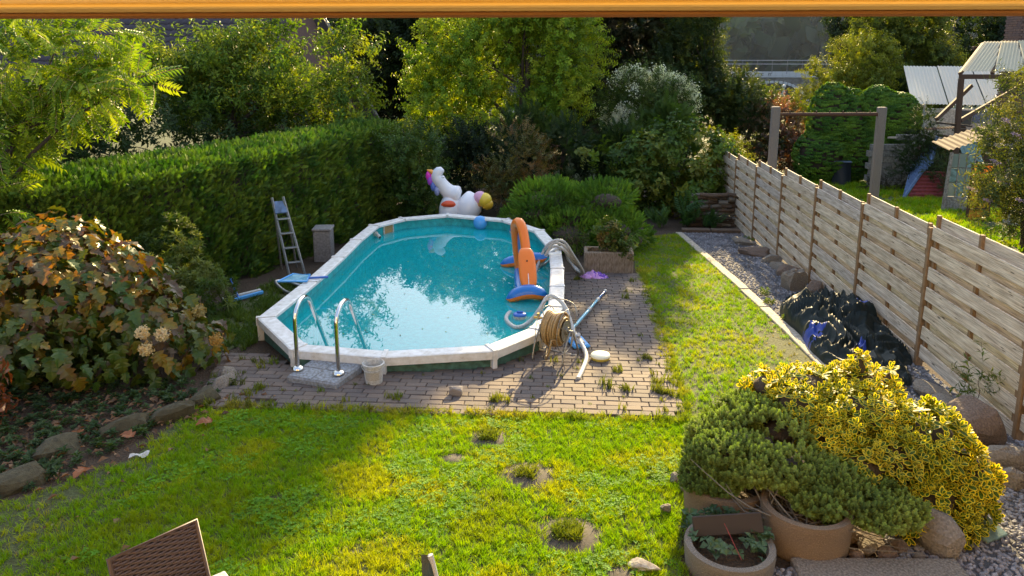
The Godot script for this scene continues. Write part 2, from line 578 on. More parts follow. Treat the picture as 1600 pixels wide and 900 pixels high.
func varieg_leaf(b: MB, x: Transform3D, l: float, w: float, gold := 0.0) -> void:   # oval leaf along +y: green middle, broad yellow margin
	var n := 8
	var rim := []
	var inn := []
	for i in n:
		var an := TAU * (i + 0.5) / n
		var q := Vector2(sin(an), cos(an))
		var p := Vector3(q.x * w * 0.5, l * 0.5 + q.y * l * 0.5, 0.12 * w * absf(q.x) - 0.18 * l * (0.5 + q.y * 0.5))
		rim.append(x * p)
		inn.append(x * Vector3(q.x * w * (0.36 - 0.33 * gold), l * 0.5 + q.y * l * (0.41 - 0.35 * gold), p.z * 0.7 + 0.004))
	var mid: Vector3 = x * Vector3(0, l * 0.5, -0.05 * l)
	for i in n:
		var j := (i + 1) % n
		b.col = Color(0.72, 0.6, 0.04) if (i + int(l * 1e4)) % 3 else Color(0.78, 0.68, 0.1)
		b.tri(rim[i], rim[j], inn[i]); b.tri(inn[i], rim[j], inn[j])
		b.col = Color(0.06, 0.12, 0.02) if i % 2 else Color(0.1, 0.17, 0.025)
		b.tri(inn[i], inn[j], mid)

# ---------------------------------------------------------------- crowns
func lobe(x: float, y: float, z: float, rx: float, ry: float, rz: float) -> Array:
	return [Vector3(x, y, z), Vector3(rx, ry, rz)]

func puffs(c: Vector3, r: Vector3, n: int, s: float) -> Array:   # a crown's uneven outline: lobes round an egg
	var out := [[c, r * 0.72]]
	for i in n:
		var d := V().normalized()
		var k := s * U(0.7, 1.3)
		out.append([c + d * r * (1.0 - k * 0.75), Vector3(r.x, r.y, r.z) * k])
	return out

func points(lobes: Array, n: int, shell := 0.55, gap := -1.0, freq := 1.0, low := -1e9) -> Array:   # [[place, outwards]]
	var vol := []
	var sum := 0.0
	for l in lobes:
		sum += pow(l[1].x * l[1].y * l[1].z, 0.72)
		vol.append(sum)
	var out := []
	var tries := 0
	while out.size() < n and tries < n * 6:
		tries += 1
		var k := 0
		var pick := rng.randf() * sum
		while vol[k] < pick:
			k += 1
		var d := V()
		if d.length() > 1.0 or d.length() < 0.05:
			continue
		d = d.normalized()
		var p: Vector3 = lobes[k][0] + d * lobes[k][1] * lerpf(shell, 1.0, sqrt(rng.randf()))
		if p.y < low or (gap > -1.0 and wob.get_noise_3dv(p * freq * 40.0) < gap):
			continue
		out.append([p, (d / lobes[k][1]).normalized()])
	return out

func scatter(parent: Node3D, called: String, m: Mesh, mt: Material, pts: Array, size: float, vary: float, cols: Array, outw := 1.0, up := 0.4, rnd := 0.6, stuff := false, squash := 1.0) -> MultiMeshInstance3D:
	var mm := MultiMesh.new()
	mm.transform_format = MultiMesh.TRANSFORM_3D
	mm.use_colors = true
	mm.mesh = m
	mm.instance_count = pts.size()
	for i in pts.size():
		var p: Vector3 = pts[i][0]
		var y: Vector3 = (pts[i][1] * outw + Vector3.UP * up + V(rnd)).normalized()
		var x := y.cross(V()).normalized()
		var s := size * U(1.0 - vary, 1.0 + vary)
		var t := Transform3D(Basis(x * s, y * s * squash, x.cross(y) * s), p)
		mm.set_instance_transform(i, t)
		var q := clampf(wob.get_noise_3dv(p * 60.0) * 1.3 + 0.5 + U() * 0.25, 0.0, 0.999) * (cols.size() - 1)
		var c: Color = cols[int(q)].lerp(cols[mini(int(q) + 1, cols.size() - 1)], q - int(q))
		var k := U(0.8, 1.2)
		mm.set_instance_color(i, Color(c.r * k, c.g * k, c.b * k))
	var o := MultiMeshInstance3D.new()
	o.name = called if parent != self else numbered(called)
	o.multimesh = mm
	o.material_override = mt
	parent.add_child(o, true)
	if parent != self:
		o.position = -parent.position
	if stuff or parent != self:
		o.set_meta("kind", "stuff")
	return o

func wood(parent: Node3D, base: Vector3, top: Vector3, r: float, tips: Array, mt: Material) -> void:   # tapered trunk and limbs
	var b := MB.new()
	b.grp = 0
	var p := []
	var rr := []
	for i in 7:
		var t := i / 6.0
		p.append(base.lerp(top, t) + Vector3(U(), 0, U()) * 0.06 * base.distance_to(top) * sin(t * PI) * 0.6)
		rr.append(r * (1.25 - 0.95 * t) * (1.25 if i == 0 else 1.0))
	b.tube(p, rr, 8)
	put(parent, "trunk", b.mesh(), mt)
	if tips.is_empty():
		return
	var c := MB.new()
	c.grp = 0
	for e in tips:
		var t0 := U(0.35, 0.95)
		var s: Vector3 = base.lerp(top, t0)
		var m: Vector3 = s.lerp(e, 0.5) + Vector3(U(), 0.3 + U(), U()) * 0.08 * s.distance_to(e)
		var r0 := r * (1.1 - 0.85 * t0) * 0.6
		c.tube(spline([s, m, e], 5), [r0, r0 * 0.85, r0 * 0.65, r0 * 0.5, r0 * 0.32, r0 * 0.15], 5)
	put(parent, "limbs", c.mesh(), mt)

func tips_of(lobes: Array, n: int) -> Array:
	var out := []
	for i in n:
		var l = lobes[i % lobes.size()]
		out.append(l[0] + V(0.5) * l[1])
	return out

# ---------------------------------------------------------------- stones
func rock_mesh(size: Vector3, seed_: int, blocky := 0.5, ca := Color.WHITE) -> ArrayMesh:
	var n := FastNoiseLite.new()
	n.seed = seed_
	n.frequency = 0.9
	var r := RandomNumberGenerator.new()
	r.seed = seed_
	var cuts := []
	for i in 7:
		cuts.append([Vector3(r.randf() - 0.5, r.randf() - 0.3, r.randf() - 0.5).normalized(), 0.62 + 0.25 * r.randf()])
	var shape := func(d: Vector3) -> Vector3:
		var k := 1.0 / pow(pow(absf(d.x), 4) + pow(absf(d.y), 4) + pow(absf(d.z), 4), 0.25)
		var p := d * lerpf(1.0, k, blocky) * (1.0 + 0.25 * n.get_noise_3dv(d * 2.0) + 0.08 * n.get_noise_3dv(d * 7.0))
		for q in cuts:
			var over: float = p.dot(q[0]) - q[1]
			if over > 0.0:
				p -= q[0] * over * 0.85
		return p * size * 0.5
	var b := MB.new()
	b.col = ca
	var nn := 14
	var mm := 9
	for j in mm:
		for i in nn:
			var q := []
			for e in [[i, j], [i + 1, j], [i + 1, j + 1], [i, j + 1]]:
				var th: float = PI * e[1] / mm
				var ph: float = TAU * (e[0] % nn) / nn
				q.append(shape.call(Vector3(sin(th) * cos(ph), cos(th), sin(th) * sin(ph))))
			if j > 0:
				b.otri(q[0], q[1], q[2], Vector3.ZERO)
			if j < mm - 1:
				b.otri(q[0], q[2], q[3], Vector3.ZERO)
	return b.mesh()

# ---------------------------------------------------------------- the scene
func _ready() -> void:
	rng.seed = 7
	wob.seed = 3
	wob.frequency = 0.02
	var cam := Camera3D.new()
	cam.name = "camera"
	add_child(cam)
	cam.position = Vector3(0, 3.3, 0)
	cam.rotation = Vector3(deg_to_rad(-11.54), deg_to_rad(4.05), 0)
	cam.projection = Camera3D.PROJECTION_FRUSTUM
	cam.near = 0.05
	cam.far = 1500.0
	cam.size = 0.75 * cam.near
	cam.frustum_offset = Vector2(0, -130.0 / 1200.0 * cam.near)
	cam.current = true
	var we := WorldEnvironment.new()
	we.name = "air"
	var e := Environment.new()
	e.background_mode = Environment.BG_SKY
	var sky := Sky.new()
	var sm := PanoramaSkyMaterial.new()
	sm.panorama = sky_picture()
	sky.sky_material = sm
	e.sky = sky
	e.tonemap_mode = Environment.TONE_MAPPER_LINEAR
	e.tonemap_exposure = 3.65
	e.sdfgi_enabled = true
	e.ssao_enabled = true
	e.ssil_enabled = true
	e.volumetric_fog_enabled = true
	e.volumetric_fog_density = 0.0
	we.environment = e
	add_child(we)
	var sun := DirectionalLight3D.new()
	sun.name = "sun"
	sun.light_energy = 1.6
	sun.light_color = Color(1.0, 0.88, 0.65)
	sun.light_angular_distance = 0.5
	sun.shadow_enabled = true
	add_child(sun)
	sun.rotation = Vector3(deg_to_rad(-SUN_EL), deg_to_rad(180.0 - SUN_AZ), 0)
	make_materials()
	build_land()
	build_patio()
	build_gravel()
	build_pool()
	build_fence()
	build_neighbours()
	build_far()
	build_hedge()
	build_trees()
	build_shrubs()
	build_hydrangea()
	build_pool_things()
	build_garden_things()
	build_foreground()
	build_lawn()
	build_awning()
	# haze lying in the valley behind the gardens
	var haze := FogVolume.new()
	haze.name = "valley_haze"
	haze.shape = RenderingServer.FOG_VOLUME_SHAPE_BOX
	haze.size = Vector3(460, 34, 275)
	haze.position = Vector3(20, 11, -189)
	var fm := FogMaterial.new()
	fm.resource_name = "haze"
	fm.albedo = Color(0.82, 0.88, 0.95)
	fm.density = 0.0007
	haze.material = fm
	haze.set_meta("kind", "stuff")
	haze.set_meta("label", "bluish haze in the valley")
	add_child(haze)

func sky_picture() -> ImageTexture:   # clear air: blue overhead, pale at the horizon, brighter round the low sun
	var w := 512
	var h := 256
	var im := Image.create(w, h, false, Image.FORMAT_RGBF)
	var el := deg_to_rad(SUN_EL)
	var az := deg_to_rad(SUN_AZ)
	var s := Vector3(sin(az) * cos(el), sin(el), -cos(az) * cos(el))
	for j in h:
		var v := PI * (0.5 - (j + 0.5) / h)
		for i in w:
			var u := TAU * (i + 0.5) / w
			var d := Vector3(sin(u) * cos(v), sin(v), -cos(u) * cos(v))
			var up := maxf(0.0, d.y)
			var c := Vector3(0.68, 0.78, 0.9).lerp(Vector3(0.14, 0.25, 0.48), pow(up, 0.5)) * 0.48
			var a := acos(clampf(d.dot(s), -1.0, 1.0))
			c += Vector3(1.0, 0.96, 0.86) * (1.15 * exp(-a / 0.5) + 0.6 * exp(-a / 0.12))
			if d.y < 0.0:
				c = Vector3(0.2, 0.21, 0.18)
			im.set_pixel(i, j, Color(c.x, c.y, c.z))
	return ImageTexture.create_from_image(im)

# ---------------------------------------------------------------- setting
const LAWN := [Vector2(-3.35, -6.25), Vector2(1.1, -6.33), Vector2(1.17, -8.0), Vector2(1.25, -12.3), Vector2(1.2, -13.6), Vector2(1.7, -15.6), Vector2(2.38, -16.0), Vector2(2.5, -13.74), Vector2(2.64, -9.93), Vector2(2.72, -7.65), Vector2(2.74, -6.2), Vector2(1.6, -5.75), Vector2(0.95, -5.3), Vector2(0.8, -4.6), Vector2(0.62, -3.5), Vector2(-3.2, -3.5), Vector2(-4.1, -4.2), Vector2(-3.35, -5.25)]
const PATIO := [Vector2(-3.4, -6.27), Vector2(1.1, -6.35), Vector2(1.18, -8.0), Vector2(1.26, -12.1), Vector2(-0.1, -12.1), Vector2(-0.06, -8.7), Vector2(-0.72, -7.5), Vector2(-1.8, -7.25), Vector2(-2.85, -7.4), Vector2(-3.3, -7.75), Vector2(-3.75, -7.75), Vector2(-3.5, -6.8)]

func sheet(poly: Array, h: float, step := 0.5) -> ArrayMesh:
	var b := MB.new()
	var pp := PackedVector2Array(poly)
	var idx := Geometry2D.triangulate_polygon(pp)
	for i in range(0, idx.size(), 3):
		var q := []
		for k in 3:
			var p := pp[idx[i + k]]
			q.append(G(p.x, p.y, h))
		b.otri(q[0], q[1], q[2], q[0] - Vector3.UP)
	return b.mesh()

func inside(poly: Array, x: float, z: float) -> bool:
	return Geometry2D.is_point_in_polygon(Vector2(x, z), PackedVector2Array(poly))

func build_land() -> void:
	var b := MB.new()
	b.grp = 0
	var xs := [-400.0, -120.0, -50.0, -25.0, -14.0, -9.0, -6.0, -4.5, -3.3, -2.0, -0.8, 0.3, 1.5, 3.0, 5.0, 8.0, 12.0, 18.0, 28.0, 50.0, 120.0, 400.0]
	var zs := [12.0, 4.0, 0.0, -3.0, -5.0, -7.5, -9.0, -11.0, -13.5, -15.0, -18.0, -22.0, -26.0, -30.0, -40.0, -60.0, -85.0, -110.0, -140.0, -400.0]
	for i in xs.size() - 1:
		for j in zs.size() - 1:
			if xs[i] >= -4.51 and xs[i + 1] <= 1.51 and zs[j] <= -4.9 and zs[j + 1] >= -15.1:
				continue   # round the pool, which sits in a hole: below
			var q := []
			for k in [[i, j], [i + 1, j], [i + 1, j + 1], [i, j + 1]]:
				q.append(G(xs[k[0]], zs[k[1]]))
			b.oquad(q[0], q[1], q[2], q[3], q[0] - Vector3.UP * 50.0)
	var hole := ring(0.08)
	var left := [Vector2(-1.82, -5)]
	for i in [2, 1, 0, 16, 15, 14, 13, 12, 11]:
		left.append(hole[i])
	left.append_array([Vector2(-2.22, -15), Vector2(-4.5, -15), Vector2(-4.5, -5)])
	var right := [Vector2(-1.82, -5), Vector2(1.5, -5), Vector2(1.5, -15), Vector2(-2.22, -15)]
	for i in [11, 10, 9, 8, 7, 6, 5, 4, 3, 2]:
		right.append(hole[i])
	for half in [left, right]:
		var pp := PackedVector2Array(half)
		var idx := Geometry2D.triangulate_polygon(pp)
		for i in range(0, idx.size(), 3):
			b.otri(G(pp[idx[i]].x, pp[idx[i]].y), G(pp[idx[i + 1]].x, pp[idx[i + 1]].y), G(pp[idx[i + 2]].x, pp[idx[i + 2]].y), Vector3(-2, -60, -10))
	setting("ground", b.mesh(), M.soil, "bare dark earth of the garden beds and the land around")
	# rough grass of the neighbour's yard and the field behind the gardens
	var w := MB.new()
	for q in [[4.0, 60.0, -15.0, -30.0], [4.0, 60.0, -30.0, -110.0], [-60.0, 4.0, -24.0, -30.0], [-60.0, 4.0, -30.0, -110.0], [4.0, 30.0, -4.0, -15.0]]:
		w.oquad(G(q[0], q[2], 0.012), G(q[1], q[2], 0.012), G(q[1], q[3], 0.012), G(q[0], q[3], 0.012), Vector3(0, -90, -30))
	setting("rough_ground", w.mesh(), M.wild, "rough grassy ground of the neighbouring plots")
	setting("lawn", sheet(LAWN, 0.008), M.turf, "mown lawn in front of the pool and along the kerb")
	setting("weedy_ground", sheet([Vector2(-3.75, -7.8), Vector2(-3.62, -8.3), Vector2(-3.6, -11.0), Vector2(-4.3, -11.0), Vector2(-4.5, -9.6), Vector2(-4.0, -8.0)], 0.008), M.turf, "shaded patch of grass and weeds left of the pool")
	var t := MB.new()
	t.box(Vector3(0, 0.0, 0.3), Vector3(9.0, 0.5, 6.6), Basis(), 0.01)
	setting("terrace", t.mesh(), M.concrete, "concrete terrace at the foot of the house")
	var hw := MB.new()
	hw.box(Vector3(0, 3.5, 1.6), Vector3(9.0, 7.0, 0.3))
	setting("house_wall", hw.mesh(), M.house_render, "rendered house wall that carries the awning")
	var hl := MB.new()
	hl.grp = 0
	for i in 36:
		for j in 6:
			var q := []
			for k in [[i, j], [i + 1, j], [i + 1, j + 1], [i, j + 1]]:
				var x: float = -420.0 + 24.0 * k[0]
				var d: float = k[1] / 6.0
				var rise := 46.0 + 12.0 * sin(x * 0.013) + 6.0 * sin(x * 0.05 + 1.0)
				q.append(Vector3(x, -4.2 + rise * sin(d * PI * 0.5), -118.0 - 190.0 * d - 6.0 * sin(x * 0.03)))
			hl.oquad(q[0], q[1], q[2], q[3], Vector3(q[0].x, -300.0, -250.0))
	setting("hillside", hl.mesh(), M.hill, "wooded hillside closing the valley")

func brick_mesh() -> ArrayMesh:
	var b := MB.new()
	b.box(Vector3.ZERO, Vector3(0.197, 0.05, 0.098), Basis(), 0.006)
	return b.mesh()

func build_patio() -> void:
	var patio := setting("patio", sheet(PATIO, 0.006), M.sand, "patio of small grey-brown concrete bricks round the pool")
	var tones := [Color(0.25, 0.22, 0.21), Color(0.21, 0.19, 0.18), Color(0.265, 0.23, 0.205), Color(0.2, 0.185, 0.185), Color(0.29, 0.25, 0.22)]
	var kinds := []
	for tn in tones:
		var b := MB.new()
		b.col = Color(tn.r * 2.0, tn.g * 2.0, tn.b * 2.0) * 1.0
		b.box(Vector3.ZERO, Vector3(0.197, 0.05, 0.098), Basis(), 0.006)
		kinds.append(b.mesh())
	var spots := []
	for k in 58:
		var z := -6.32 - 0.1035 * k
		var off := 0.102 * (k % 2) + U() * 0.02
		for i in range(-20, 8):
			var x := off + 0.203 * i
			var a := 0
			var b := 8
			while a < 8 and not inside(PATIO, x - 0.1 + 0.025 * a, z):
				a += 1
			while b > a and not inside(PATIO, x - 0.1 + 0.025 * b, z):
				b -= 1
			if b - a >= 2:   # cut to the patio's edge
				if wob.get_noise_2d(x * 80.0, z * 80.0) > 0.45 and U() > 0.6:
					continue   # a lost brick, grown over
				var xm := x - 0.1 + 0.0125 * (a + b)
				spots.append([Vector3(xm, gy(z) + 0.006 + U() * 0.004, z), Basis.from_euler(Vector3(-0.066 + U() * 0.012, U() * 0.02, U() * 0.012)) * Basis.from_scale(Vector3((b - a) / 8.0, 1, 1)), rng.randi() % 5])
	spots.sort_custom(func(a, b): return a[0].distance_squared_to(Vector3(0, 0, -2)) < b[0].distance_squared_to(Vector3(0, 0, -2)))
	var rest := MB.new()
	for n in spots.size():
		var s = spots[n]
		if n < 300:
			var o := put(patio, "brick", kinds[s[2]], M.brick_paver, false)
			o.transform = Transform3D(s[1], s[0])
		else:
			var tn: Color = tones[s[2]]
			rest.col = Color(tn.r * 2.0, tn.g * 2.0, tn.b * 2.0)
			rest.box(s[0], Vector3(0.197, 0.05, 0.098), s[1], 0.006)
	var r := put(patio, "bricks", rest.mesh(), M.brick_paver, false)
	r.set_meta("kind", "stuff")
	# weeds in the joints
	var tuft := tuft_mesh(16, 0.5, 31)
	var cols := [Color(0.1, 0.17, 0.03), Color(0.2, 0.22, 0.05), Color(0.12, 0.15, 0.05)]
	var pts := []
	for i in 230:
		var x := U(-3.5, 1.2)
		var z := -6.37 - 0.1035 * (rng.randi() % 16) if i % 3 else -6.3
		if i % 4 == 0:
			x = U(0.85, 1.25); z = U(-12.0, -6.4)
		if i % 7 == 0:
			x = U(-3.5, -2.7); z = U(-7.6, -6.4)
		if inside(PATIO, x, z) and wob.get_noise_2d(x * 60.0, z * 60.0) > -0.1:
			pts.append([G(x, z, 0.02), Vector3.UP])
	scatter(self, "weeds", tuft, M.grass_blade, pts, 0.07, 0.5, cols, 1.0, 0.3, 0.3, true).set_meta("label", "small weeds in the joints of the patio bricks")
	var big := [[1002, 600, 0.34, -6.93], [0, 0, 0.62, -6.95], [0, 0, 0.78, -6.9], [0, 0, 0.55, -7.55], [0, 0, -0.62, -6.62], [0, 0, -1.55, -6.55], [0, 0, -2.9, -6.72], [0, 0, -0.05, -11.6], [0, 0, 0.95, -8.05]]
	var names := ["bright tuft of weed in the patio behind the yellow lid", "double tuft of weed at the right of the patio", "broad tuft of weed near the right patio edge", "single green tuft of weed right of the yellow lid", "weed with white stems beside the loose brick", "yellowing weed tuft between loose brick and ladder slab", "pale weed in the shaded left corner of the patio", "weed patch at the foot of the pool by the cloth", "small round weed by the lawn edge right of the hose end"]
	var places := [Vector2(0.6, -6.98), Vector2(0.92, -6.95), Vector2(1.02, -6.9), Vector2(0.56, -7.5), Vector2(-0.62, -6.62), Vector2(-1.55, -6.6), Vector2(-2.9, -6.72), Vector2(0.2, -11.55), Vector2(0.9, -7.9)]
	for i in places.size():
		var o := thing("weed_tuft", names[i], "weed", G(places[i].x, places[i].y, 0.02), "weeds growing in the patio")
		var q := []
		for k in 6:
			q.append([o.position + Vector3(U(), 0, U()) * 0.05, Vector3.UP])
		scatter(o, "blades", tuft, M.grass_blade, q, 0.07, 0.4, cols, 1.0, 0.3, 0.5)

func tuft_mesh(n: int, spread: float, seed_: int) -> ArrayMesh:
	var r := RandomNumberGenerator.new()
	r.seed = seed_
	var b := MB.new()
	for i in n:
		var an := r.randf() * TAU
		var rad := r.randf() * 0.55
		var p := Vector3(cos(an) * rad, 0, sin(an) * rad)
		var lean := Vector3(r.randf() - 0.5, 0, r.randf() - 0.5) * 2.0 * spread
		var h := 0.55 + 0.6 * r.randf()
		var a2 := r.randf() * TAU
		var s := Vector3(cos(a2), 0, sin(a2)) * 0.055
		var m := p + Vector3.UP * h * 0.55 + lean * 0.3
		var k := 0.75 + 0.45 * r.randf()
		b.col = Color(k, k, k * 0.9)
		b.tri(p - s, m - s * 0.8, p + s); b.tri(p + s, m - s * 0.8, m + s * 0.8)
		b.tri(m - s * 0.8, p + Vector3.UP * h + lean, m + s * 0.8)
	return b.mesh()

func build_lawn() -> void:
	var cols := [Color(0.26, 0.36, 0.006), Color(0.23, 0.4, 0.006), Color(0.18, 0.37, 0.006), Color(0.3, 0.43, 0.008), Color(0.38, 0.43, 0.012)]
	var pts := []
	var bare := [Vector3(-0.6, -5.83, 0.2), Vector3(-0.25, -5.23, 0.23), Vector3(0.06, -4.45, 0.24), Vector3(-0.84, -5.44, 0.11), Vector3(0.35, -4.05, 0.1)]
	var poly := PackedVector2Array(LAWN)
	for i in 78000:
		var x := U(-4.0, 2.8)
		var z := U(-16.0, -3.5) if i % 3 else U(-6.3, -3.6)
		if not Geometry2D.is_point_in_polygon(Vector2(x + U() * 0.06, z + U() * 0.06), poly):
			continue
		var ok := true
		for q in bare:
			if Vector2((x - q.x), (z - q.y) * 0.9).length() < q.z * U(0.62, 1.02):
				ok = false
		var thin := smoothstep(-2.7, -3.6, x) * 0.75   # worn towards the bed on the left
		if z < -6.4:
			thin += 0.35 * clampf(wob.get_noise_2d(x * 45.0, z * 25.0) * 2.5, 0.0, 1.0)
			thin += 0.85 * smoothstep(0.35, 0.0, absf(x - 2.5 - (z + 9.0) * 0.03)) * smoothstep(-9.5, -8.6, z)
		if ok and rng.randf() > thin:
			pts.append([G(x, z, 0.006), Vector3.UP])
	var o := scatter(self, "grass", tuft_mesh(10, 0.75, 5), M.grass_blade, pts, 0.037, 0.45, cols, 1.0, 0.4, 0.35, true)
	o.set_meta("label", "short bright green grass of the lawn")
	var edge := []
	for i in 900:
		var t := rng.randf()
		var p := Vector2(lerpf(-3.4, 1.12, t), -6.3 + U() * 0.05) if i % 2 else Vector2(lerpf(1.1, 1.26, t) + U() * 0.07, lerpf(-6.3, -12.3, t))
		if wob.get_noise_2d(p.x * 90.0, p.y * 90.0) > -0.2:
			edge.append([G(p.x, p.y, 0.012), Vector3.UP])
	scatter(self, "edge_grass", tuft_mesh(12, 0.9, 12), M.grass_blade, edge, 0.055, 0.45, [Color(0.16, 0.25, 0.02), Color(0.28, 0.34, 0.03), Color(0.34, 0.32, 0.08)], 1.0, 0.3, 0.5, true).set_meta("label", "longer grass spilling over the edge of the patio")
	var dry := []
	for i in 3000:
		var x := U(-3.9, 2.75)
		var z := U(-16.0, -3.6)
		if not inside(LAWN, x, z):
			continue
		var d := wob.get_noise_2d(x * 55.0 + 300.0, z * 30.0)
		if d > 0.12 or x < -2.9 or (x > 2.35 and z > -10.0):
			dry.append([G(x, z, 0.006), Vector3.UP])
	scatter(self, "dry_grass", tuft_mesh(9, 1.1, 6), M.grass_blade, dry, 0.034, 0.4, [Color(0.3, 0.24, 0.1), Color(0.36, 0.3, 0.12), Color(0.22, 0.2, 0.05)], 1.0, 0.1, 0.5, true).set_meta("label", "dry straw coloured grass in the worn parts of the lawn")
	var clover := MB.new()
	for i in 9:
		var an := i * 2.4
		var c := Vector3(cos(an), 0.5 + 0.1 * (i % 3), sin(an)) * (0.3 + 0.07 * i)
		for k in 3:
			var d := Vector3(cos(an + k * 2.1), 0.2, sin(an + k * 2.1))
			leaf(clover, c, d, Vector3.UP, 0.3, 0.28, Color(0.9, 1.0, 0.9), 0.1, 0.1)
	var cl := []
	for i in 2600:
		var x := U(-3.0, 0.9)
		var z := U(-6.2, -3.6)
		if wob.get_noise_2d(x * 50.0 - 90.0, z * 50.0) > 0.12:
			var ok := inside(LAWN, x, z)
			for q in bare:
				if Vector2(x - q.x, z - q.y).length() < q.z:
					ok = false
			if ok:
				cl.append([G(x, z, 0.008), Vector3.UP])
	scatter(self, "clover_leaves", clover.mesh(), M.leaf_matt, cl, 0.05, 0.3, [Color(0.1, 0.24, 0.006), Color(0.15, 0.3, 0.008)], 1.0, 0.5, 0.2, true).set_meta("label", "clover growing through the front lawn")
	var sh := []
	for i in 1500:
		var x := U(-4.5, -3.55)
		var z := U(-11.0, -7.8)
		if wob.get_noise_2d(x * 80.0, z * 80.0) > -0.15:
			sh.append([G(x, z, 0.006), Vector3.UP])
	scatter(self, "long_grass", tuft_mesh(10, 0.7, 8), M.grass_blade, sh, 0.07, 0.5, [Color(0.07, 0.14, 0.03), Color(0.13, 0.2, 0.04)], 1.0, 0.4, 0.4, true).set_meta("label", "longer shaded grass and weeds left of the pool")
	var yard := []
	for i in 9000:
		var x := U(8.0, 14.0)
		var z := U(-27.0, -14.5)
		if wob.get_noise_2d(x * 30.0, z * 30.0) > -0.2:
			yard.append([G(x, z, 0.01), Vector3.UP])
	scatter(self, "yard_grass", tuft_mesh(10, 0.7, 9), M.grass_blade, yard, 0.11, 0.5, cols, 1.0, 0.4, 0.3, true).set_meta("label", "green grass of the neighbour's yard")

func build_gravel() -> void:
	var poly := [Vector2(2.46, -16.2), Vector2(3.8, -16.2), Vector2(3.8, -3.4), Vector2(0.95, -3.4), Vector2(0.95, -4.2), Vector2(2.0, -4.2), Vector2(2.3, -5.5), Vector2(2.8, -6.1), Vector2(2.8, -7.65)]
	setting("gravel_bed", sheet(poly, 0.012), M.gravel_bed, "strip of grey gravel between kerb and fence")
	var pts := []
	for i in 30000:
		var x := U(0.95, 3.85)
		var z := U(-16.2, -7.0) if i % 2 else U(-7.0, -3.5)
		if inside(poly, x, z):
			pts.append([G(x, z, 0.016), Vector3.UP])
	var st := MB.new()
	st.ball(Vector3.ZERO, Vector3(1.0, 0.6, 0.8), 6, 4)
	var r := RandomNumberGenerator.new()
	r.seed = 2
	for i in st.v.size():
		st.v[i] *= 0.85 + 0.3 * absf(sin(st.v[i].x * 7.0 + st.v[i].z * 5.0))
	scatter(self, "gravel", st.mesh(), M.pebble, pts, 0.016, 0.4, [Color(0.16, 0.16, 0.18), Color(0.3, 0.3, 0.33), Color(0.42, 0.42, 0.45), Color(0.24, 0.22, 0.23)], 0.6, 0.5, 0.6, true).set_meta("label", "loose grey gravel stones")
	# kerb of pale edging stones along the lawn, and a cross kerb at the far end
	var kerb := MB.new()
	kerb.bar(G(2.46, -16.0, -0.2), G(2.76, -6.3, -0.2), 0.12, 0.1)
	var k := setting("kerb", kerb.mesh(), M.kerb, "pale concrete kerb between the lawn and the gravel")
	var line := [Vector2(2.42, -16.1), Vector2(2.57, -13.74), Vector2(2.7, -9.93), Vector2(2.77, -7.65), Vector2(2.78, -6.2)]
	var a: Vector2 = line[0]
	var n := 10
	for i in n:
		var t0 := float(i) / n
		var z0 := lerpf(-16.1, -6.2, t0)
		var z1 := lerpf(-16.1, -6.2, t0 + 1.0 / n) - 0.012
		var x0 := 2.42 + 0.36 * sin(minf(1.0, (z0 + 16.1) / 9.5) * PI * 0.5)
		var x1 := 2.42 + 0.36 * sin(minf(1.0, (z1 + 16.1) / 9.5) * PI * 0.5)
		var b := MB.new()
		b.bar(G(x0, z0, 0.005 + U() * 0.006), G(x1, z1, 0.005 + U() * 0.006), 0.06, 0.14, 0.008)
		put(k, "kerb_stone", b.mesh(), M.kerb, false)
	for i in 2:
		var b := MB.new()
		b.bar(G(2.5 + 0.62 * i, -16.25, 0.05), G(3.1 + 0.62 * i, -16.25, 0.05), 0.07, 0.2, 0.008)
		put(k, "kerb_stone", b.mesh(), M.old_wood, false)

# ---------------------------------------------------------------- pool
const RIM := [Vector2(-3.56, -8.26), Vector2(-2.82, -7.33), Vector2(-1.82, -7.2), Vector2(-0.7, -7.45), Vector2(-0.2, -8.08), Vector2(0.0, -8.9), Vector2(0.0, -9.72), Vector2(-0.01, -10.56), Vector2(-0.06, -11.7), Vector2(-0.36, -12.89), Vector2(-1.03, -13.75), Vector2(-2.22, -14.12), Vector2(-3.05, -13.7), Vector2(-3.46, -13.06), Vector2(-3.5, -12.0), Vector2(-3.48, -10.93), Vector2(-3.49, -9.7)]
const RIM_Y := 0.22
const WATER_Y := 0.035

func ring(inset: float) -> Array:   # the pool's outline moved inwards
	var out := []
	var n := RIM.size()
	for i in n:
		var a: Vector2 = RIM[(i + n - 1) % n]
		var b: Vector2 = RIM[i]
		var d: Vector2 = RIM[(i + 1) % n]
		var e0 := (b - a).normalized()
		var e1 := (d - b).normalized()
		var n0 := Vector2(e0.y, -e0.x)
		var n1 := Vector2(e1.y, -e1.x)
		if n0.dot(Vector2(-1.8, -10.6) - b) < 0.0:
			n0 = -n0
		if n1.dot(Vector2(-1.8, -10.6) - b) < 0.0:
			n1 = -n1
		var m := (n0 + n1).normalized()
		out.append(b + m * inset / maxf(0.4, m.dot(n0)))
	return out

func P3(p: Vector2, y: float) -> Vector3:
	return Vector3(p.x, y, p.y)

